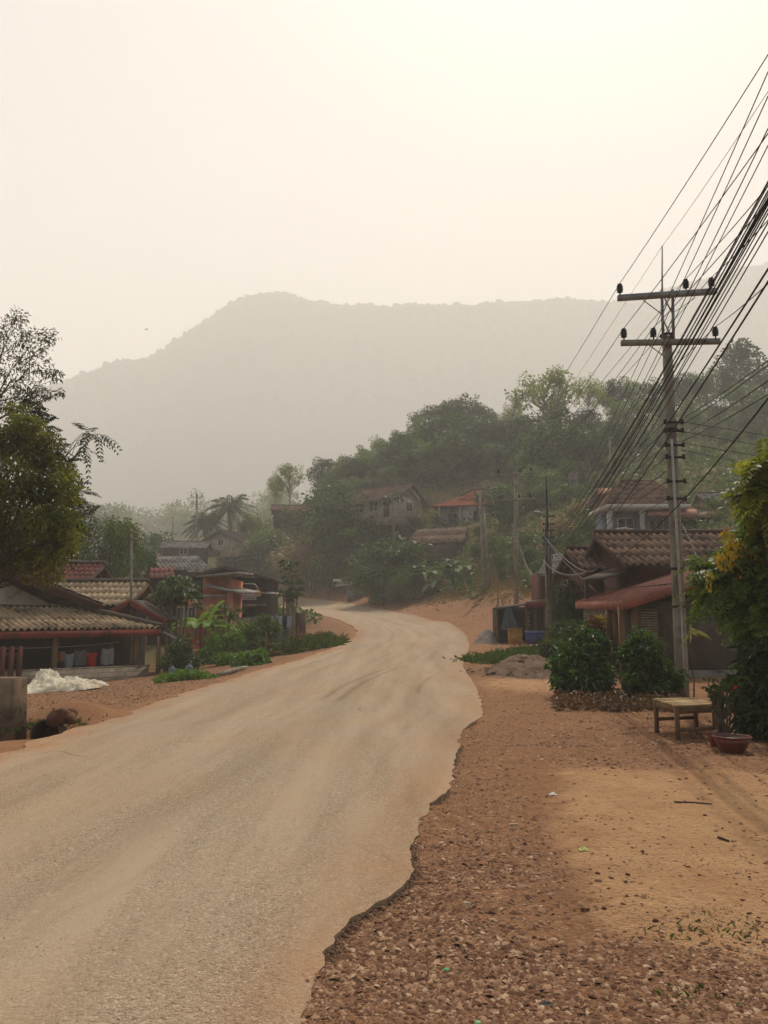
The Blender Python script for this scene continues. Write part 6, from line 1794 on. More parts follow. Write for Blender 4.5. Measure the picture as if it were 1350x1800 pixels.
# stool behind the pots
root = thing('concrete_stool', 'pale round-topped stool on a wooden stump behind the thorn plant', 'stool', G(1302, 12.4))
g = G(1302, 12.4)
part(root, 'stump', M_wood, lambda mb: mb.lathe(g - (0, 0, .05), [(.075, 0), (.07, .2), (.075, .42)], 12), True)
part(root, 'top', M_conc, lambda mb: mb.lathe(g + (0, 0, .37), [(.001, 0), (.16, .0), (.17, .015), (.17, .05), (.15, .06), (.001, .06)], 18), True)
M_dirt = mat('mound_earth', srgb(112, 86, 66), srgb(84, 64, 50), scale=2, bump=1.0, bscale=10, dirt=(srgb(124, 104, 84), .4))
def stones(name, label, pts, size, m, flat=.6, seed=0):
    r = np.random.default_rng(seed)
    n_ = len(pts)
    oc = np.array([(1, 0, 0), (.35, .9, .1), (-.55, .8, 0), (-1, .05, 0), (-.4, -.9, .1), (.6, -.8, 0), (.45, .15, .8), (-.35, .3, .85), (-.05, -.45, .8)])
    of = np.array([(0, 1, 6), (1, 2, 7), (2, 3, 7), (3, 4, 8), (4, 5, 8), (5, 0, 6), (1, 7, 6), (3, 8, 7), (5, 6, 8), (6, 7, 8)])
    V = oc[None] * (.75 + .5 * r.random((n_, 9, 1)))
    V = V * np.stack([.7 + .6 * r.random(n_), .6 + .5 * r.random(n_), flat * (.5 + .8 * r.random(n_))], -1)[:, None] * size[:, None, None]
    a = r.random(n_) * 6.28
    c, s = np.cos(a)[:, None], np.sin(a)[:, None]
    X = V[..., 0] * c - V[..., 1] * s; Y = V[..., 0] * s + V[..., 1] * c
    tilt = r.normal(size=(n_, 2)) * .25
    Z = V[..., 2] + X * tilt[:, :1] + Y * tilt[:, 1:]
    V = np.stack([X, Y, Z], -1) + pts[:, None]
    mb = MB(); mb.add(V.reshape(-1, 3), (np.arange(n_)[:, None, None] * 9 + of[None]).reshape(-1, 3))
    return tag(mb.build(name, m), label, 'gravel', kind='stuff')
# dirt mound, sand patch stones
def mound(name, label, px, Y, rx, ry_, h, m, seed, cat='mound', px2=None):
    g = G(px, Y)
    n1, n2 = 60, 26
    th = np.linspace(0, 2 * np.pi, n1, endpoint=False); rr = np.linspace(0, 1, n2)
    R, T = np.meshgrid(rr, th, indexing='ij')
    x = g[0] + R * np.cos(T) * rx * (1 + .18 * np.sin(T * 3 + seed)); y = g[1] + R * np.sin(T) * ry_ * (1 + .15 * np.cos(T * 2 + seed))
    prof = np.cos(np.clip(R, 0, 1) * np.pi / 2) ** 1.3
    z = H(x, y) - .05 + h * prof * (.65 + .7 * fbm(x * 1.4, y * 1.4, seed)) + (fbm(x * 5, y * 5, seed + 3) - .5) * .22 * np.minimum(1, prof * 3)
    mb = MB()
    i, j = np.meshgrid(np.arange(n2 - 1), np.arange(n1), indexing='ij'); j2 = (j + 1) % n1
    mb.add(np.stack([x, y, z], -1).reshape(-1, 3), np.stack([i * n1 + j, (i + 1) * n1 + j, (i + 1) * n1 + j2, i * n1 + j2], -1).reshape(-1, 4))
    return tag(mb.build(name, m, origin=g, smooth=True), label, cat)
r_m = np.random.default_rng(44)
mc = G(925, 25.4)
xq, yq = mc[0] + r_m.normal(size=900) * .8, mc[1] + r_m.normal(size=900) * .8
stones('mound_rubble', 'loose lumps of earth scattered over the mound', np.stack([xq, yq, H(xq, yq) + .50 * np.exp(-(((xq - mc[0]) / 1.0) ** 2 + ((yq - mc[1]) / 1.1) ** 2))], -1), .03 + .05 * r_m.random(900) ** 3, M_dirt, .7, 45)
mound('dirt_mound', 'low mound of grey-brown earth left of the glossy bush', 925, 25.4, 1.5, 1.7, .62, M_dirt, 3)
mound('sand_heap', 'small grey sand heap against the kiosk side', 858, 43.5, .75, 1.0, .75, mat('grey_sand', srgb(146, 136, 124), srgb(120, 112, 102), scale=3, bump=.4), 5)
# kiosk
YK = 43
root = thing('kiosk', 'small dark board kiosk with sheet roof at the roadside', 'kiosk', G(900, YK))
g = G(900, YK)
xk = lambda px: xa(px, YK)
zk = lambda py: za_(py, YK)
part(root, 'back_wall', M_darkwood, lambda mb: mb.box((xk(876), YK + 1.6, g[2] - .5), (xk(962), YK + 1.75, zk(1066))))
part(root, 'side_panel', M_darkwood, lambda mb: mb.box((xk(873), YK + .1, g[2] - .4), (xk(873) + .08, YK + 1.7, zk(1068))))
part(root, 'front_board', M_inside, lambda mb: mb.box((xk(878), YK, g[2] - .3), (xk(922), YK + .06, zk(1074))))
for px in (873, 924, 940, 957): part(root, 'post', M_wood, lambda mb: mb.box((xk(px) - .06, YK - .1, g[2] - .4), (xk(px) + .06, YK + .02, zk(1064))))
part(root, 'roof', M_tile_dark, lambda mb: (mb.slab([P(868, 1070, YK - .5), P(926, 1062, YK - .5), P(926, 1059, YK + 2.2), P(870, 1066, YK + 2.2)], .06), mb.slab([P(923, 1060, YK - .7), P(968, 1054, YK - .7), P(966, 1051, YK + 2.2), P(924, 1057, YK + 2.2)], .06)))
part(root, 'roof_fascia', M_redpaint, lambda mb: mb.beam(P(924, 1065, YK - .72), P(966, 1059, YK - .72), .04, .26))
part(root, 'counter', M_wood, lambda mb: mb.box((xk(926), YK - .05, zk(1110)), (xk(958), YK + .5, zk(1110) + .06)))
for k in range(4):
    q = P(928 + .5 * k, 1078 + 7 * k, YK - .05)
    mb = MB(); mb.lathe(q - (0, 0, .08), [(.05, 0), (.07, .02), (.07, .13), (.03, .17)], 8)
    tag(mb.build('hanging_packet', mat('packet%s' % k, srgb(*((168, 150, 112), (150, 130, 80), (176, 168, 150), (140, 104, 70))[k]), srgb(120, 104, 84), bump=0), origin=q, smooth=True), ('topmost', 'second from the top', 'third from the top', 'lowest')[k] + ' pale goods packet hanging on the kiosk post', 'packet', 'goods on the kiosk post')
# folded parasol
q = P(893, 1066, YK - .6); qb = P(896, 1104, YK - .75)
root = thing('parasol', 'folded faded blue parasol hanging at the kiosk front', 'parasol', (q[0], q[1], qb[2]))
n1, n2 = 33, 9
V = []
for k in range(n2):
    t_ = k / (n2 - 1)
    for s in range(n1):
        th = s / (n1 - 1) * 2 * math.pi
        rr = (.05 + .46 * t_ ** .7) * (.62 + .38 * math.cos(th * 7 + 1.2 * t_))
        V.append(q + (qb - q) * t_ + np.array((math.cos(th) * rr, math.sin(th) * rr * .6, -.12 * math.cos(th * 5 + .6) * t_)))
part(root, 'canopy', mat('faded_blue_cloth', srgb(80, 96, 100), srgb(58, 74, 82), scale=4, bump=.15), lambda mb: mb.add(V, [(k * n1 + s, k * n1 + s + 1, (k + 1) * n1 + s + 1, (k + 1) * n1 + s) for k in range(n2 - 1) for s in range(n1 - 1)]), True)
part(root, 'pole', M_steel, lambda mb: mb.tube([q + (0, 0, .12), np.array((q[0] + .03, q[1], G(894, YK - .6)[2] - .1))], .025, 7))
# ice box, yellow crate, marigold
def tub(name, label, px0, px1, py0, py1, Y, m, lid_m, cat, d=.55):
    a, b = P(px0, py1, Y), P(px1, py0, Y)
    g_ = hz((a[0] + b[0]) / 2, Y)
    root = thing(name, label, cat, ((a[0] + b[0]) / 2, Y, g_))
    w = b[0] - a[0]; cx = (a[0] + b[0]) / 2; h = b[2] - g_
    def body(mb):
        mb.hexa([(cx - w * .44, Y - d * .44, g_ - .1), (cx + w * .44, Y - d * .44, g_ - .1), (cx + w * .44, Y + d * .44, g_ - .1), (cx - w * .44, Y + d * .44, g_ - .1)], [(cx - w / 2, Y - d / 2, b[2] - .08), (cx + w / 2, Y - d / 2, b[2] - .08), (cx + w / 2, Y + d / 2, b[2] - .08), (cx - w / 2, Y + d / 2, b[2] - .08)])
        for s in range(5):
            x_ = cx - w * .4 + s * w * .2; mb.box((x_ - .02, Y - d / 2 - .012, g_), (x_ + .02, Y - d / 2 + .04, b[2] - .1))
    part(root, 'body', m, body)
    part(root, 'lid', lid_m, lambda mb: mb.box((cx - w / 2 - .03, Y - d / 2 - .03, b[2] - .077), (cx + w / 2 + .03, Y + d / 2 + .03, b[2])))
M_blue = mat('blue_plastic', srgb(44, 62, 128), srgb(34, 50, 106), rough=.4, spec=.5, bump=0, dirt=(srgb(80, 80, 100), .3))
tub('ice_box', 'blue plastic ice box with pale blue lid in front of the kiosk', 925, 954, 1109, 1126, 41.2, M_blue, mat('pale_blue_lid', srgb(118, 136, 176), srgb(96, 114, 156), rough=.4, bump=0), 'ice box')
tub('yellow_crate', 'yellow plastic crate below the folded parasol', 893, 917, 1104, 1121, 42.0, mat('yellow_plastic', srgb(186, 140, 40), srgb(150, 108, 34), rough=.45, bump=0), mat('yellow_rim', srgb(170, 124, 36), srgb(140, 100, 32), rough=.45, bump=0), 'crate', .4)
clump_tree('orange_bush', 'small orange-brown bush in front of the yellow crate', G(908, 39), [(P(908, 1127, 39), (.35, .3, .22), 260)], leafmat('leaf_marigold', srgb(150, 96, 44), srgb(116, 88, 44)), M_bark, .015, .15, (.09, .05, .1), 'bush', 'leaf', 300, None, 3)
# white tarp heap
g = P(110, 1192, 25.6)
n1, n2 = 90, 54
U, V_ = np.meshgrid(np.linspace(-1, 1, n1), np.linspace(-1, 1, n2), indexing='ij')
x = g[0] + U * 1.12 * (.8 + .45 * fbm(V_ * 2.3 + 5, U * .8, 97)) + .06 * np.sin(V_ * 7 + U * 3); y = g[1] + V_ * 1.25 * (.75 + .5 * fbm(U * 2.6 + 9, V_ * .7, 98)) + .1 * np.sin(U * 6)
hill_ = .36 * np.exp(-(((U + .6) / .36) ** 2 + ((V_ - .1) / .45) ** 2)) + .22 * np.exp(-(((U + .1) / .5) ** 2 + (V_ / .6) ** 2)) + .12
rid = 1 - np.abs(2 * fbm(x * 2.3 + y * .7, y * 1.9 - x * .6, 90) - 1)
rid2 = 1 - np.abs(2 * fbm(x * 5.1 - y, y * 4.3 + x * 1.3, 95) - 1)
edge_ = np.clip(1 - np.maximum(np.abs(U), np.abs(V_)) ** 8, 0, 1)
z = H(x, y) + (hill_ * (.35 + .75 * rid ** 2) + .17 * rid2 ** 2 - .04) * edge_ + .015
mb = MB(); i, j = np.meshgrid(np.arange(n1 - 1), np.arange(n2 - 1), indexing='ij')
mb.add(np.stack([x, y, z], -1).reshape(-1, 3), np.stack([i * n2 + j, (i + 1) * n2 + j, (i + 1) * n2 + j + 1, i * n2 + j + 1], -1).reshape(-1, 4))
tag(mb.build('tarp', mat('white_tarp', srgb(214, 206, 186), srgb(188, 178, 156), scale=3, dirt=(srgb(150, 130, 100), .35), bump=.2, bscale=20), origin=(g[0], g[1], hz(g[0], g[1]))), 'crumpled off-white tarp heaped on the gravel before the verandah house', 'tarp')
# concrete headwall, culvert pipe, earth lumps
root = thing('headwall', 'stained concrete headwall block at the left edge by the ditch', 'wall', (-7.4, 13.9, -.1))
a, b = P(-40, 1280, 13.4), P(21, 1278, 13.4)
zt_ = P(46, 1191, 13.4)[2]
def hw(mb):
    mb.hexa([(a[0] - 1, 13.4, -.7), (b[0], 13.4, -.7), (b[0], 14.0, -.7), (a[0] - 1, 14.0, -.7)], [(a[0] - 1, 13.42, zt_ - .02), (b[0] - .06, 13.42, zt_ - .02), (b[0] - .06, 13.98, zt_ - .02), (a[0] - 1, 13.98, zt_ - .02)])
    mb.hexa([(b[0], 13.4, -.7), (b[0] + .02, 13.46, -.7), (b[0] + .02, 13.94, -.7), (b[0], 14.0, -.7)], [(b[0] - .06, 13.42, zt_ - .02), (b[0] - .02, 13.5, zt_ - .06), (b[0] - .02, 13.92, zt_ - .06), (b[0] - .06, 13.98, zt_ - .02)])
part(root, 'block', mat('stained_concrete', srgb(138, 116, 92), srgb(104, 86, 68), scale=1.8, stretch=(1, 1, .4), dirt=(srgb(62, 50, 40), .6), dscale=2.4, bump=.5, bscale=14), hw)
q = P(78, 1268, 13.3)
root = thing('culvert_pipe', 'dark concrete culvert pipe mouth opening into the ditch', 'pipe', (q[0], 13.3, -.3))
mb = MB()
c1, c2 = np.array((q[0] + .02, 13.3, q[2] - .2)), np.array((q[0] - .15, 14.2, q[2] - .35))
for k, rr in ((0, .235), (1, .215)):
    mb.tube([c1, c2], rr, 20, cap=False)
k0 = 0
mb.add(np.concatenate([mb.v[0][:20], mb.v[1][:20]]), [(i, (i + 1) % 20, 20 + (i + 1) % 20, 20 + i) for i in range(20)])
mb.build('pipe', M_mud, root, smooth=False)
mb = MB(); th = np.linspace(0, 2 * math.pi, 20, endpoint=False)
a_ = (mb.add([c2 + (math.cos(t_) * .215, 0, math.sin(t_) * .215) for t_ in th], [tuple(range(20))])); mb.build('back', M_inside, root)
def rock(name, label, c, s, m, seed, cat='rock', group=None, nlat=10, nlon=14):
    r = np.random.default_rng(seed)
    V, F = [], []
    for i in range(nlat + 1):
        la = -math.pi / 2 + math.pi * i / nlat
        for j in range(nlon):
            lo = 2 * math.pi * j / nlon
            V.append((math.cos(la) * math.cos(lo), math.cos(la) * math.sin(lo), math.sin(la)))
    V = np.array(V)
    k = 1 + .5 * (fbm(V[:, 0] * 1.7 + seed, V[:, 1] * 1.7 + V[:, 2] * 2.3, seed) - .5) * 2 + .12 * (vnoise(V[:, 0] * 4 + seed, V[:, 2] * 4 + V[:, 1] * 3, seed) - .5)
    V = np.sign(V) * np.abs(V) ** .75 * k[:, None] * np.array(s)
    for i in range(nlat):
        for j in range(nlon):
            F.append((i * nlon + j, i * nlon + (j + 1) % nlon, (i + 1) * nlon + (j + 1) % nlon, (i + 1) * nlon + j))
    mb = MB(); mb.add(V + np.array(c), F)
    return tag(mb.build(name, m, origin=c), label, cat, group)
M_clay = mat('clay_lump', srgb(110, 72, 52), srgb(82, 54, 40), scale=3, bump=.7, bscale=12, dirt=(srgb(80, 54, 42), .5))
for k, (px, py, Y, s) in enumerate(((103, 1260, 13.5, (.15, .2, .15)), (122, 1263, 13.6, (.10, .16, .09)), (112, 1254, 13.9, (.19, .18, .10)))):
    rock('earth_lump', ('large red-brown earth lump beside the culvert mouth', 'smaller red-brown lump right of the large one at the culvert', 'flat earth lump behind the two at the culvert')[k], P(px, py, Y), s, M_clay, 20 + k, 'earth lump')
# garden edging, stick fence, dishes
ek = thing('kerb_log', 'pale kerb edging of the garden beside the road', 'kerb', G(400, 25.5))
part(ek, 'edging', M_conc, lambda mb: mb.tube([G(384, 25.9) + (0, 0, .03), G(402, 27) + (0, 0, .06), G(420, 28.6) + (0, 0, .05), G(432, 29.5) + (0, 0, .02)], .09, 8))
sf = thing('stick_fence', 'rickety fence of dry sticks at the garden corner by the road', 'fence', G(490, 37.5))
r = np.random.default_rng(9)
for px, Y, py in ((467, 36, 1112), (480, 36.6, 1130), (492, 37, 1132), (515, 38.5, 1108), (523, 39, 1100), (530, 39.5, 1110), (503, 37.6, 1125)):
    b = G(px, Y)
    part(sf, 'stake', M_wood, lambda mb: mb.tube([b - (0, 0, .2), P(px + r.uniform(-2, 2), py, Y)], [.045, .035], 6))
for (x0, y0, Y0), (x1, y1, Y1) in (((466, 1134, 36), (494, 1131, 37)), ((465, 1150, 36), (494, 1145, 37)), ((512, 1112, 38.4), (532, 1116, 39.5)), ((510, 1122, 38.4), (533, 1124, 39.5)), ((512, 1118, 38.5), (531, 1120, 39.4))):
    part(sf, 'rail', M_wood, lambda mb: mb.tube([P(x0, y0, Y0), P(x1, y1, Y1)], .03, 6))
def dish(label, px, py, Y, rr, m, pole_px, pole_py, yaw, bent=None):
    c = P(px, py, Y)
    root = thing('satellite_dish', label, 'satellite dish', G(px, Y))
    d = np.array((math.sin(yaw), -math.cos(yaw), .35)); d /= np.linalg.norm(d)
    s = np.cross(d, (0, 0, 1.0)); s /= np.linalg.norm(s); u = np.cross(s, d)
    def bowl(mb):
        n1, n2 = 24, 6
        V = [c + (s * math.cos(t_) + u * math.sin(t_)) * rr * q / n2 - d * .28 * rr * (1 - (q / n2) ** 2) for q in range(n2 + 1) for t_ in np.linspace(0, 2 * math.pi, n1, endpoint=False)]
        V2 = [p - d * .02 for p in V]
        F = [(q * n1 + k, q * n1 + (k + 1) % n1, (q + 1) * n1 + (k + 1) % n1, (q + 1) * n1 + k) for q in range(n2) for k in range(n1)]
        mb.add(V, F); mb.add(V2, [f[::-1] for f in F])
    part(root, 'reflector', m, bowl, True)
    part(root, 'feed_arm', M_steel, lambda mb: (mb.tube([c - u * rr * .95, c + d * rr * .8], .018, 6), mb.lathe(c + d * rr * .8 - (0, 0, .05), [(.01, 0), (.045, .02), (.045, .1), (.01, .12)], 8)))
    if bent: part(root, 'mast', M_steel, lambda mb: mb.tube(bent, .035, 7))
    else:
        g_ = G(px, Y); part(root, 'mast', M_steel, lambda mb: mb.tube([g_ - (0, 0, .2), c - d * rr * .3], .035, 7))
dish('round red satellite dish on a mast at the verandah corner', 342, 1133, 32.5, .26, mat('dish_red', srgb(150, 44, 36), srgb(126, 36, 32), rough=.5, bump=0), 0, 0, .9)
dish('small orange-brown dish on a bent grey pipe before the dark wooden house', 453, 1042, 52, .26, mat('dish_orange', srgb(172, 128, 82), srgb(146, 106, 70), rough=.5, bump=0), 0, 0, .5,
     [P(400, 1034, 52.3), P(404, 1028, 52.3), P(420, 1026, 52.3), P(448, 1027, 52.3), P(453, 1033, 52.2), P(453, 1041, 52.1)])
# lean-to of poles and black sheet beside the verandah, gas bottle
lt = thing('lean_to', 'small dark sheet lean-to shelter right of the verandah post', 'shelter', G(290, 33))
part(lt, 'sheet', M_dark, lambda mb: mb.slab([P(286, 1112, 33.6), P(334, 1137, 32.4), P(336, 1132, 35), P(288, 1108, 36)], .04))
for px, py in ((278, 1118), (330, 1136)): part(lt, 'post', M_wood, lambda mb: mb.tube([G(px, 33) - (0, 0, .2), P(px, py, 33)], .05, 6))
# goods under the lean-to
for k, (px, py) in enumerate(((332, 1176), (302, 1180))):
    g_ = G(px, 30)
    mb = MB(); mb.lathe(g_ - (0, 0, .03), [(.12, 0), (.15, .03), (.15, .3), (.1, .37), (.05, .4), (.05, .44), (.001, .44)], 14)
    tag(mb.build('water_jug', mat('jug%d' % k, srgb(96, 108, 112), srgb(80, 90, 96), rough=.3, bump=0), origin=g_, smooth=True), ('pale blue-grey water jug standing right of the dark shrub', 'pale water jug at the verandah corner under the shrub')[k], 'jug', 'water jugs')
# washing on the block wall
for k, (px0, px1, c) in enumerate(((476, 484, (208, 204, 196)), (485, 490, (176, 174, 178)), (491, 496, (216, 212, 206)), (498, 505, (52, 50, 62)), (505, 513, (148, 148, 160)))):
    p0, p1 = P(px0, 1083, 48.9), P(px1, 1083, 49.2)
    mb = MB(); nx, nz = 9, 8
    V = [p0 + (p1 - p0) * (u / (nx - 1)) + np.array((0, -.04 - .04 * math.sin(u * 2.1 + k) * v / nz - .02 * v, -(.75 + .15 * math.sin(k * 3)) * v / (nz - 1))) for v in range(nz) for u in range(nx)]
    mb.add(V, [(v * nx + u, v * nx + u + 1, (v + 1) * nx + u + 1, (v + 1) * nx + u) for v in range(nz - 1) for u in range(nx - 1)])
    tag(mb.build('hung_cloth', cloth_mat('wallcloth%d' % k, srgb(*c), srgb(*[int(q * .85) for q in c])), origin=p0, smooth=True), ('white cloth leftmost on the grey block wall', 'narrow grey cloth second from left on the block wall', 'narrow white cloth in the middle of the block wall washing', 'dark cloth on the grey block wall', 'pale lilac cloth rightmost on the block wall')[k], 'clothing', 'washing on the block wall')

# motorbikes under the awning
def motorbike(label, px, Y, yaw, paint):
    g = G(px, Y) + (0, 0, .0)
    fr = Frame(g, yaw)
    root = thing('motorbike', label, 'motorbike', g)
    for x_ in (-.62, .62):
        mb = MB(); n1 = 22
        pts = [fr(x_ + math.cos(t_) * .25, 0, .3 + math.sin(t_) * .25) for t_ in np.linspace(0, 2 * math.pi, n1)]
        mb.tube(pts, .05, 7, cap=False)
        w = mb.build('wheel', M_dark, root, smooth=True)
        mb = MB()
        for k in range(6):
            a = k * math.pi / 3; mb.beam(fr(x_, 0, .3), fr(x_ + math.cos(a) * .24, 0, .3 + math.sin(a) * .24), .02)
        mb.build('spokes', M_steel, w)
    part(root, 'frame', M_dark, lambda mb: (mb.tube([fr(.62, 0, .3), fr(.42, 0, .85), fr(.36, 0, 1.0)], .035, 7), mb.tube([fr(.42, 0, .8), fr(0, 0, .45), fr(-.62, 0, .3)], .04, 7), mb.tube([fr(-.1, 0, .5), fr(-.6, 0, .72)], .035, 7)))
    part(root, 'engine', M_steel, lambda mb: fr.box(mb, (-.2, -.12, .25), (.18, .12, .52)))
    part(root, 'body', paint, lambda mb: (mb.tube([fr(.5, 0, .55), fr(.36, 0, .85), fr(.1, 0, .62), fr(-.3, 0, .66), fr(-.75, 0, .78)], [.1, .15, .1, .14, .05], 9), fr.box(mb, (.46, -.1, .56), (.8, .1, .6))), True)
    part(root, 'seat', M_dark, lambda mb: mb.tube([fr(.12, 0, .76), fr(-.2, 0, .8), fr(-.66, 0, .86)], [.07, .12, .09], 9), True)
    part(root, 'handlebar', M_steel, lambda mb: mb.tube([fr(.26, -.34, 1.02), fr(.36, -.1, 1.0), fr(.36, .1, 1.0), fr(.26, .34, 1.02)], .018, 6))
    part(root, 'headlight', M_whitetrim, lambda mb: mb.tube([fr(.46, 0, .93), fr(.52, 0, .93)], [.09, .07], 10))
    part(root, 'mirror', M_dark, lambda mb: (mb.tube([fr(.3, -.25, 1.02), fr(.3, -.28, 1.2)], .01, 5), mb.tube([fr(.29, -.28, 1.2), fr(.31, -.28, 1.2)], .06, 8)))
motorbike('dark motorbike parked under the pale awning nearest the road', 488, 54.5, .5, mat('paint_dark', srgb(60, 56, 58), srgb(48, 44, 46), rough=.3, spec=.6, bump=0))
motorbike('motorbike with white fairing parked further left under the awning', 466, 55.4, .3, mat('paint_white', srgb(200, 198, 194), srgb(176, 174, 170), rough=.3, spec=.6, bump=0))

# far roadside: tilted white board on posts, concrete block, low fence of sticks
root = thing('tilted_board', 'white board tilted across posts on the bank at the far bend', 'board', G(598, 92))
part(root, 'board', M_whitetrim, lambda mb: (mb.slab([P(585, 1021, 91), P(608, 1022, 90.5), P(609, 1018, 92), P(586, 1017, 92.5)], .1), mb.slab([P(590, 1030, 91.6), P(621, 1026, 91), P(622, 1021, 92.5), P(592, 1024, 93)], .1)))
for px in (578, 606): part(root, 'post', M_wood, lambda mb: mb.beam(G(px, 92) - (0, 0, .3), P(px - 4 if px < 600 else px, 1024, 92), .16))
q = G(626, 88)
root = thing('concrete_cube', 'weathered grey concrete block at the bank by the far bend', 'block', q)
part(root, 'block', M_blockgrey, lambda mb: (mb.box((q[0] - .95, 87.6, q[2] - .5), (q[0] + .75, 88.6, P(626, 1030, 87.6)[2])), mb.box((q[0] - 1.0, 87.55, P(626, 1030, 87.6)[2]), (q[0] + .8, 88.65, P(626, 1030, 87.6)[2] + .08))))
root = thing('paling_fence', 'low grey paling fence along the foot of the hillside', 'fence', G(710, 76.5))
r = np.random.default_rng(14)
k = 0
for px in np.arange(652, 792, 1.75):
    Y = np.interp(px, [652, 790], [82.5, 73.5])
    b = G(px, Y); h_ = r.uniform(.75, 1.25)
    part(root, 'pale', M_wood, lambda mb: mb.box((b[0] - .045, Y - .02, b[2] - .2), (b[0] + .045, Y + .02, b[2] + h_)))
part(root, 'rail', M_wood, lambda mb: mb.tube([G(x_, np.interp(x_, [652, 790], [82.55, 73.55])) + (0, .06, .6) for x_ in np.linspace(652, 790, 9)], .035, 6))
for (x0, Y0), (x1, y1, Y1), lb in (((733, 75), (748, 1046, 76), 'pale pole leaning on the paling fence'), ((752, 74), (743, 1048, 75.4), 'thin crossed pole leaning beside the pale one at the paling fence')):
    mb = MB(); mb.tube([G(x0, Y0), P(x1, y1, Y1)], .06, 6); tag(mb.build('leaning_pole', M_wood, origin=G(x0, Y0)), lb, 'pole')
for (x0, y0, Y0), (x1, y1, Y1), lb in (((875, 1062, 50), (875, 1034, 50), 'upright pale stake on the red slope behind the kiosk'), ((896, 1062, 49), (877, 1036, 50), 'slanting stake beside the upright one behind the kiosk')):
    mb = MB(); mb.tube([G(x0, Y0) - (0, 0, .2), P(x1, y1, Y1)], .05, 6); tag(mb.build('stake', M_wood, origin=G(x0, Y0)), lb, 'stake')
# bird
b = P(257, 580, 70)
mb = MB()
mb.tube([b + (-.01, -.12, 0), b + (0, -.04, .01), b + (0, .05, .01), b + (0, .12, 0)], [.01, .035, .03, .006], 7)
for s in (-1, 1): mb.add([b + (0, -.05, .015), b + (s * .12, -.03, .12), b + (s * .2, .03, .09), b + (s * .11, .05, .09), b + (0, .06, .015)], [(0, 1, 3, 4), (1, 2, 3)])
tag(mb.build('bird', M_dark, origin=b), 'tiny dark bird flying before the left slope of the mountain', 'bird')

# ------------------------------------------------------------------ gravel and litter
m, n, l, bs = new_mat('gravel_stone')
gg = n.new('ShaderNodeNewGeometry').outputs['Random Per Island']
cr = n.new('ShaderNodeValToRGB'); l.new(gg, cr.inputs[0])
e = cr.color_ramp.elements
e[0].position, e[0].color = 0.0, srgb(88, 62, 46)
e[1].position, e[1].color = 1.0, srgb(182, 156, 128)
for ps, c in ((.35, srgb(112, 80, 60)), (.7, srgb(136, 103, 79)), (.92, srgb(160, 128, 100))):
    k = e.new(ps); k.color = c
l.new(cr.outputs[0], bs.inputs['Base Color']); bs.inputs['Roughness'].default_value = .9; bs.inputs['Specular IOR Level'].default_value = .15
M_stone = m
def ground_z(x, y):
    xl, xr = road_x(y)
    dd = np.maximum(xl - x, x - xr)
    o = sstep(0, .6, dd)
    return H(x, y) - 0.018 * (1 - o) - .004 * sstep(-.1, .1, dd) + 0.034 * sstep(.42, .6, fbm(y * .9, y * 0 + 2.2, 101, 3)) * np.exp(-(dd / .35) ** 2) * (x > -2) + o * ((fbm(x * .8, y * .8, 3) - .5) * .10 + (fbm(x * 3.1, y * 3.1, 9) - .5) * .05 * np.exp(-np.maximum(y, 0) / 40))
N = 210000
px = rng.uniform(500, 1400, N); py = 1245 + 620 * rng.random(N) ** .8
u, a_, b_ = (px - 675) / 1400, CP - SP * (900 - py) / 1400, SP + CP * (900 - py) / 1400
k = EYE / -b_
x, y = u * k, a_ * k
xl, xr = road_x(y)
snd = sstep(0.42, 0.6, fbm(x * 0.55, y * 0.55, 21) * 0.5 + 0.75 * np.exp(-(((x - 3.5) / 2.35) ** 2 + ((y - 6.3) / 3.0) ** 2)))
dens = (1 - .86 * snd) * np.clip(2.2 * fbm(x * 1.0, y * 1.0, 51) - .55, .12, 1)
ok = (x > np.interp(y, ry, xr_final) - .02 - .25 * rng.random(N) ** 4) & (rng.random(N) < dens)
x, y = x[ok], y[ok]
sz = (.0026 + .013 * rng.random(len(x)) ** 6) * (1 + .3 * (fbm(x * .9, y * .9, 71) > .56)) * (1 + y / 14)
stones('gravel', 'loose reddish gravel covering the right road shoulder', np.stack([x, y, ground_z(x, y) - sz * .1], -1), sz, M_stone, .55, 1)
N = 26000
y = rng.uniform(13.5, 33, N); x = rng.uniform(-15, -4.8, N)
xl, xr = road_x(y)
ok = (x < xl - .15) & (rng.random(N) < .3 + .8 * fbm(x * .8, y * .8, 52)) & (((x + 6) / 1.0) ** 2 + ((y - 13.4) / 1.1) ** 2 > 1)
x, y = x[ok], y[ok]
sz = .012 + .03 * rng.random(len(x)) ** 2.5
stones('yard_gravel', 'loose gravel over the yard left of the road', np.stack([x, y, ground_z(x, y) - sz * .1], -1), sz, M_stone, .55, 2)
N = 46000
x = rng.uniform(.8, 11, N); y = 11 + 62 * rng.random(N) ** 2.2
xl, xr = road_x(y)
ok = (x > xr + .1) & (rng.random(N) < .3 + .6 * fbm(x, y, 53))
x, y = x[ok], y[ok]; sz = (.008 + .022 * rng.random(len(x)) ** 4) * (1 + 1.2 * sstep(22, 60, y))
stones('verge_gravel', 'scattered stones round the bushes and the mound', np.stack([x, y, ground_z(x, y) - sz * .1], -1), sz, M_stone, .55, 3)
N = 5000
y = rng.uniform(3, 16, N); xl, xr = road_x(y); x = xl + (xr - xl) * rng.random(N)
sz = .0018 + .0035 * rng.random(N) ** 2.5
stones('road_grit', 'small grit and chips scattered on the dusty road', np.stack([x, y, H(x, y) + .022 + .05 * np.sin(np.pi * (x - xl) / (xr - xl)) + .001], -1), sz, M_stone, .6, 4)
ed_y = 2.5 + 12.5 * rng.random(3000) ** 1.1
xr_e = np.interp(ed_y, ry, xr_final)
x = xr_e + .015 + rng.normal(size=3000) * .022
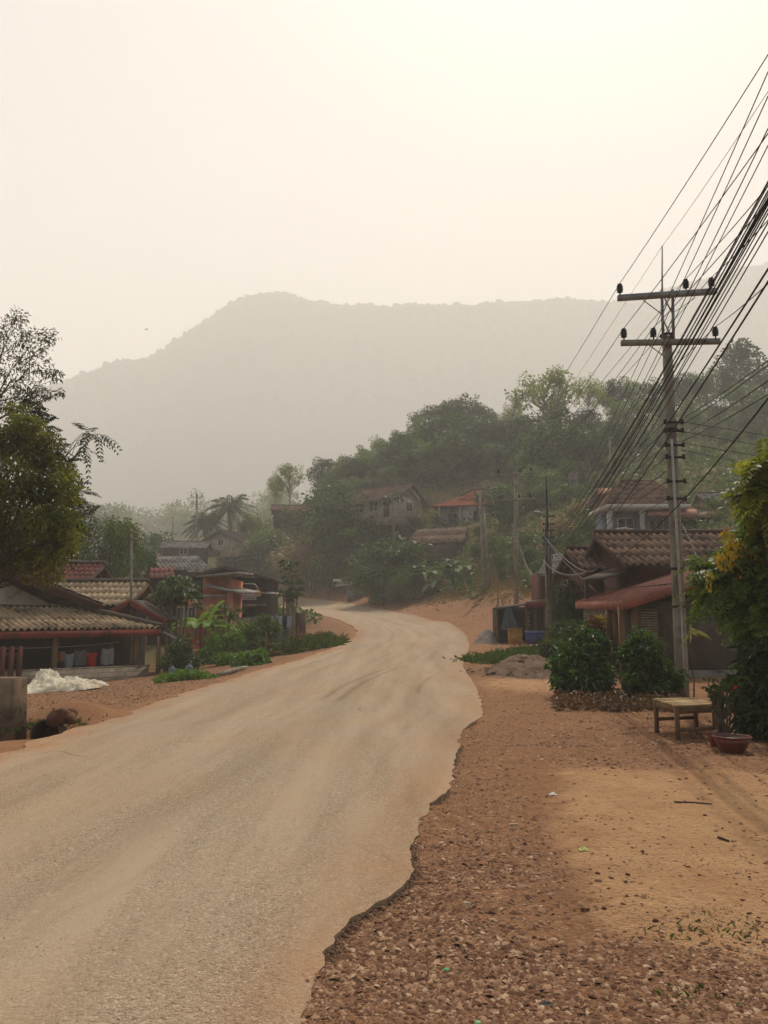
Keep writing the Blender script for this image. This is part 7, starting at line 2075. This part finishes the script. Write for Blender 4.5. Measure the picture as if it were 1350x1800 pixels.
sz = .004 + .010 * rng.random(3000) ** 2.5
stones('asphalt_crumbs', 'dark broken asphalt crumbs along the ragged road edge', np.stack([x, ed_y, H(x, ed_y) - .012 + .015 * rng.random(3000)], -1), sz, mat('asphalt_crumb', srgb(120, 96, 74), srgb(78, 62, 50), scale=9, bump=.4, island=.3), .7, 7)
def gp(px, py):
    Y = flatY(py); x = (px - 675) / 1400 * (Y * CP - EYE * SP)
    return np.array((x, Y, float(ground_z(np.array([x]), np.array([Y]))[0])))
def bag(name, label, px, py, s, m, seed, cat):
    c = gp(px, py)
    r = np.random.default_rng(seed); n1 = 14
    U, V_ = np.meshgrid(np.linspace(-1, 1, n1), np.linspace(-1, 1, n1), indexing='ij')
    x = c[0] + U * s + r.normal(size=U.shape) * s * .05; y = c[1] + V_ * s * .8 + r.normal(size=U.shape) * s * .05
    z = c[2] + .006 + s * .55 * np.exp(-(U ** 2 + V_ ** 2) * 1.4) * (.4 + r.random(U.shape)) * (1 - np.maximum(np.abs(U), np.abs(V_)) ** 4)
    mb = MB(); i, j = np.meshgrid(np.arange(n1 - 1), np.arange(n1 - 1), indexing='ij')
    mb.add(np.stack([x, y, z], -1).reshape(-1, 3), np.stack([i * n1 + j, (i + 1) * n1 + j, (i + 1) * n1 + j + 1, i * n1 + j + 1], -1).reshape(-1, 4))
    return tag(mb.build(name, m, origin=c), label, cat)
bag('plastic_wrapper', 'crumpled pale yellow-green wrapper on the beaten earth', 1026, 1497, .035, mat('wrapper_yellow', srgb(188, 188, 96), srgb(166, 168, 90), rough=.4, bump=0), 1, 'litter')
bag('plastic_scrap', 'white plastic scrap lying in the gravel shoulder', 972, 1399, .035, mat('scrap_white', srgb(210, 204, 196), srgb(186, 180, 170), rough=.4, bump=0), 2, 'litter')
bag('black_scrap', 'crumpled dark plastic scrap in the near gravel', 962, 1766, .025, mat('scrap_dark', srgb(60, 64, 58), srgb(44, 46, 42), rough=.4, bump=0), 3, 'litter')
M_shell = mat('pale_stone', srgb(206, 188, 158), srgb(184, 164, 134), scale=8, bump=.3)
rock('pale_stone', 'flat pale stone in the middle of the gravel shoulder', gp(822, 1599) + (0, 0, .008), (.022, .014, .010), M_shell, 41, 'stone')
rock('pale_stone', 'thin pale stone in the upper gravel near the beaten earth', gp(903, 1454) + (0, 0, .006), (.03, .012, .008), M_shell, 42, 'stone')
c = gp(785, 1706)
mb = MB(); mb.lathe(c + (0, 0, .002), [(.001, .012), (.011, .012), (.0135, .009), (.0135, 0)], 16)
tag(mb.build('bottle_cap', mat('green_cap', srgb(70, 170, 90), srgb(56, 150, 76), rough=.35, bump=0), origin=c, smooth=True), 'bright green bottle cap in the near gravel', 'bottle cap')
c = gp(840, 1796)
mb = MB(); mb.lathe(c + (0, 0, .002), [(.001, .014), (.010, .014), (.0125, .010), (.0125, 0)], 16)
tag(mb.build('bottle_cap', mat('pale_green_cap', srgb(140, 190, 130), srgb(120, 170, 110), rough=.35, bump=0), origin=c, smooth=True), 'pale green cap at the bottom edge of the gravel', 'bottle cap')
a, b = gp(1186, 1414), gp(1252, 1415)
mb = MB(); mb.tube([a + (0, 0, .008), (a + b) / 2 + (0, .01, .012), b + (0, 0, .008)], [.008, .007, .005], 7); tag(mb.build('stick', M_bark, origin=a, smooth=True), 'dark straight stick on the pale beaten earth', 'stick')
a, b = gp(797, 1658), gp(828, 1688)
mb = MB(); mb.tube([a + (0, 0, .008), (a + b) / 2 + (.005, 0, .015), b + (0, 0, .006)], [.003, .003, .002], 6); tag(mb.build('twig', M_palebark, origin=a), 'thin pale twig lying in the near gravel', 'twig')
a, b = gp(1262, 1474), gp(1282, 1480)
mb = MB(); mb.tube([a + (0, 0, .01), b + (0, 0, .01)], [.01, .006], 6); tag(mb.build('stick', M_bark, origin=a), 'short dark stick right of the yellow-green wrapper', 'stick')
for k in range(26):
    px_, py_ = random.uniform(960, 1345), random.uniform(1345, 1640)
    s = random.uniform(.007, .017)
    rock('earth_clod', 'small brown clod on the beaten earth', gp(px_, py_) + (0, 0, s * .35), (s, s * .8, s * .55), M_clay, 60 + k, 'clod', 'clods on the beaten earth', 5, 8)
# ------------------------------------------------------------------ smoke haze, one closed box round everything
mb = MB()
mb.box((-4600, -60, -6), (4600, 3600, 830))
hm = bpy.data.materials.new('smoke_haze')
hm.use_nodes = True
hn = hm.node_tree.nodes
hn.remove(hn['Principled BSDF'])
pv = hn.new('ShaderNodeVolumePrincipled')
pv.inputs['Color'].default_value = (0.99, 0.975, 0.955, 1)
pv.inputs['Density'].default_value = HAZE_DENSITY
pv.inputs['Anisotropy'].default_value = 0.15
hm.node_tree.links.new(pv.outputs[0], hn['Material Output'].inputs['Volume'])
haze = mb.build('haze', hm)
tag(haze, 'pale warm smoke haze filling the valley', 'haze', kind='stuff')
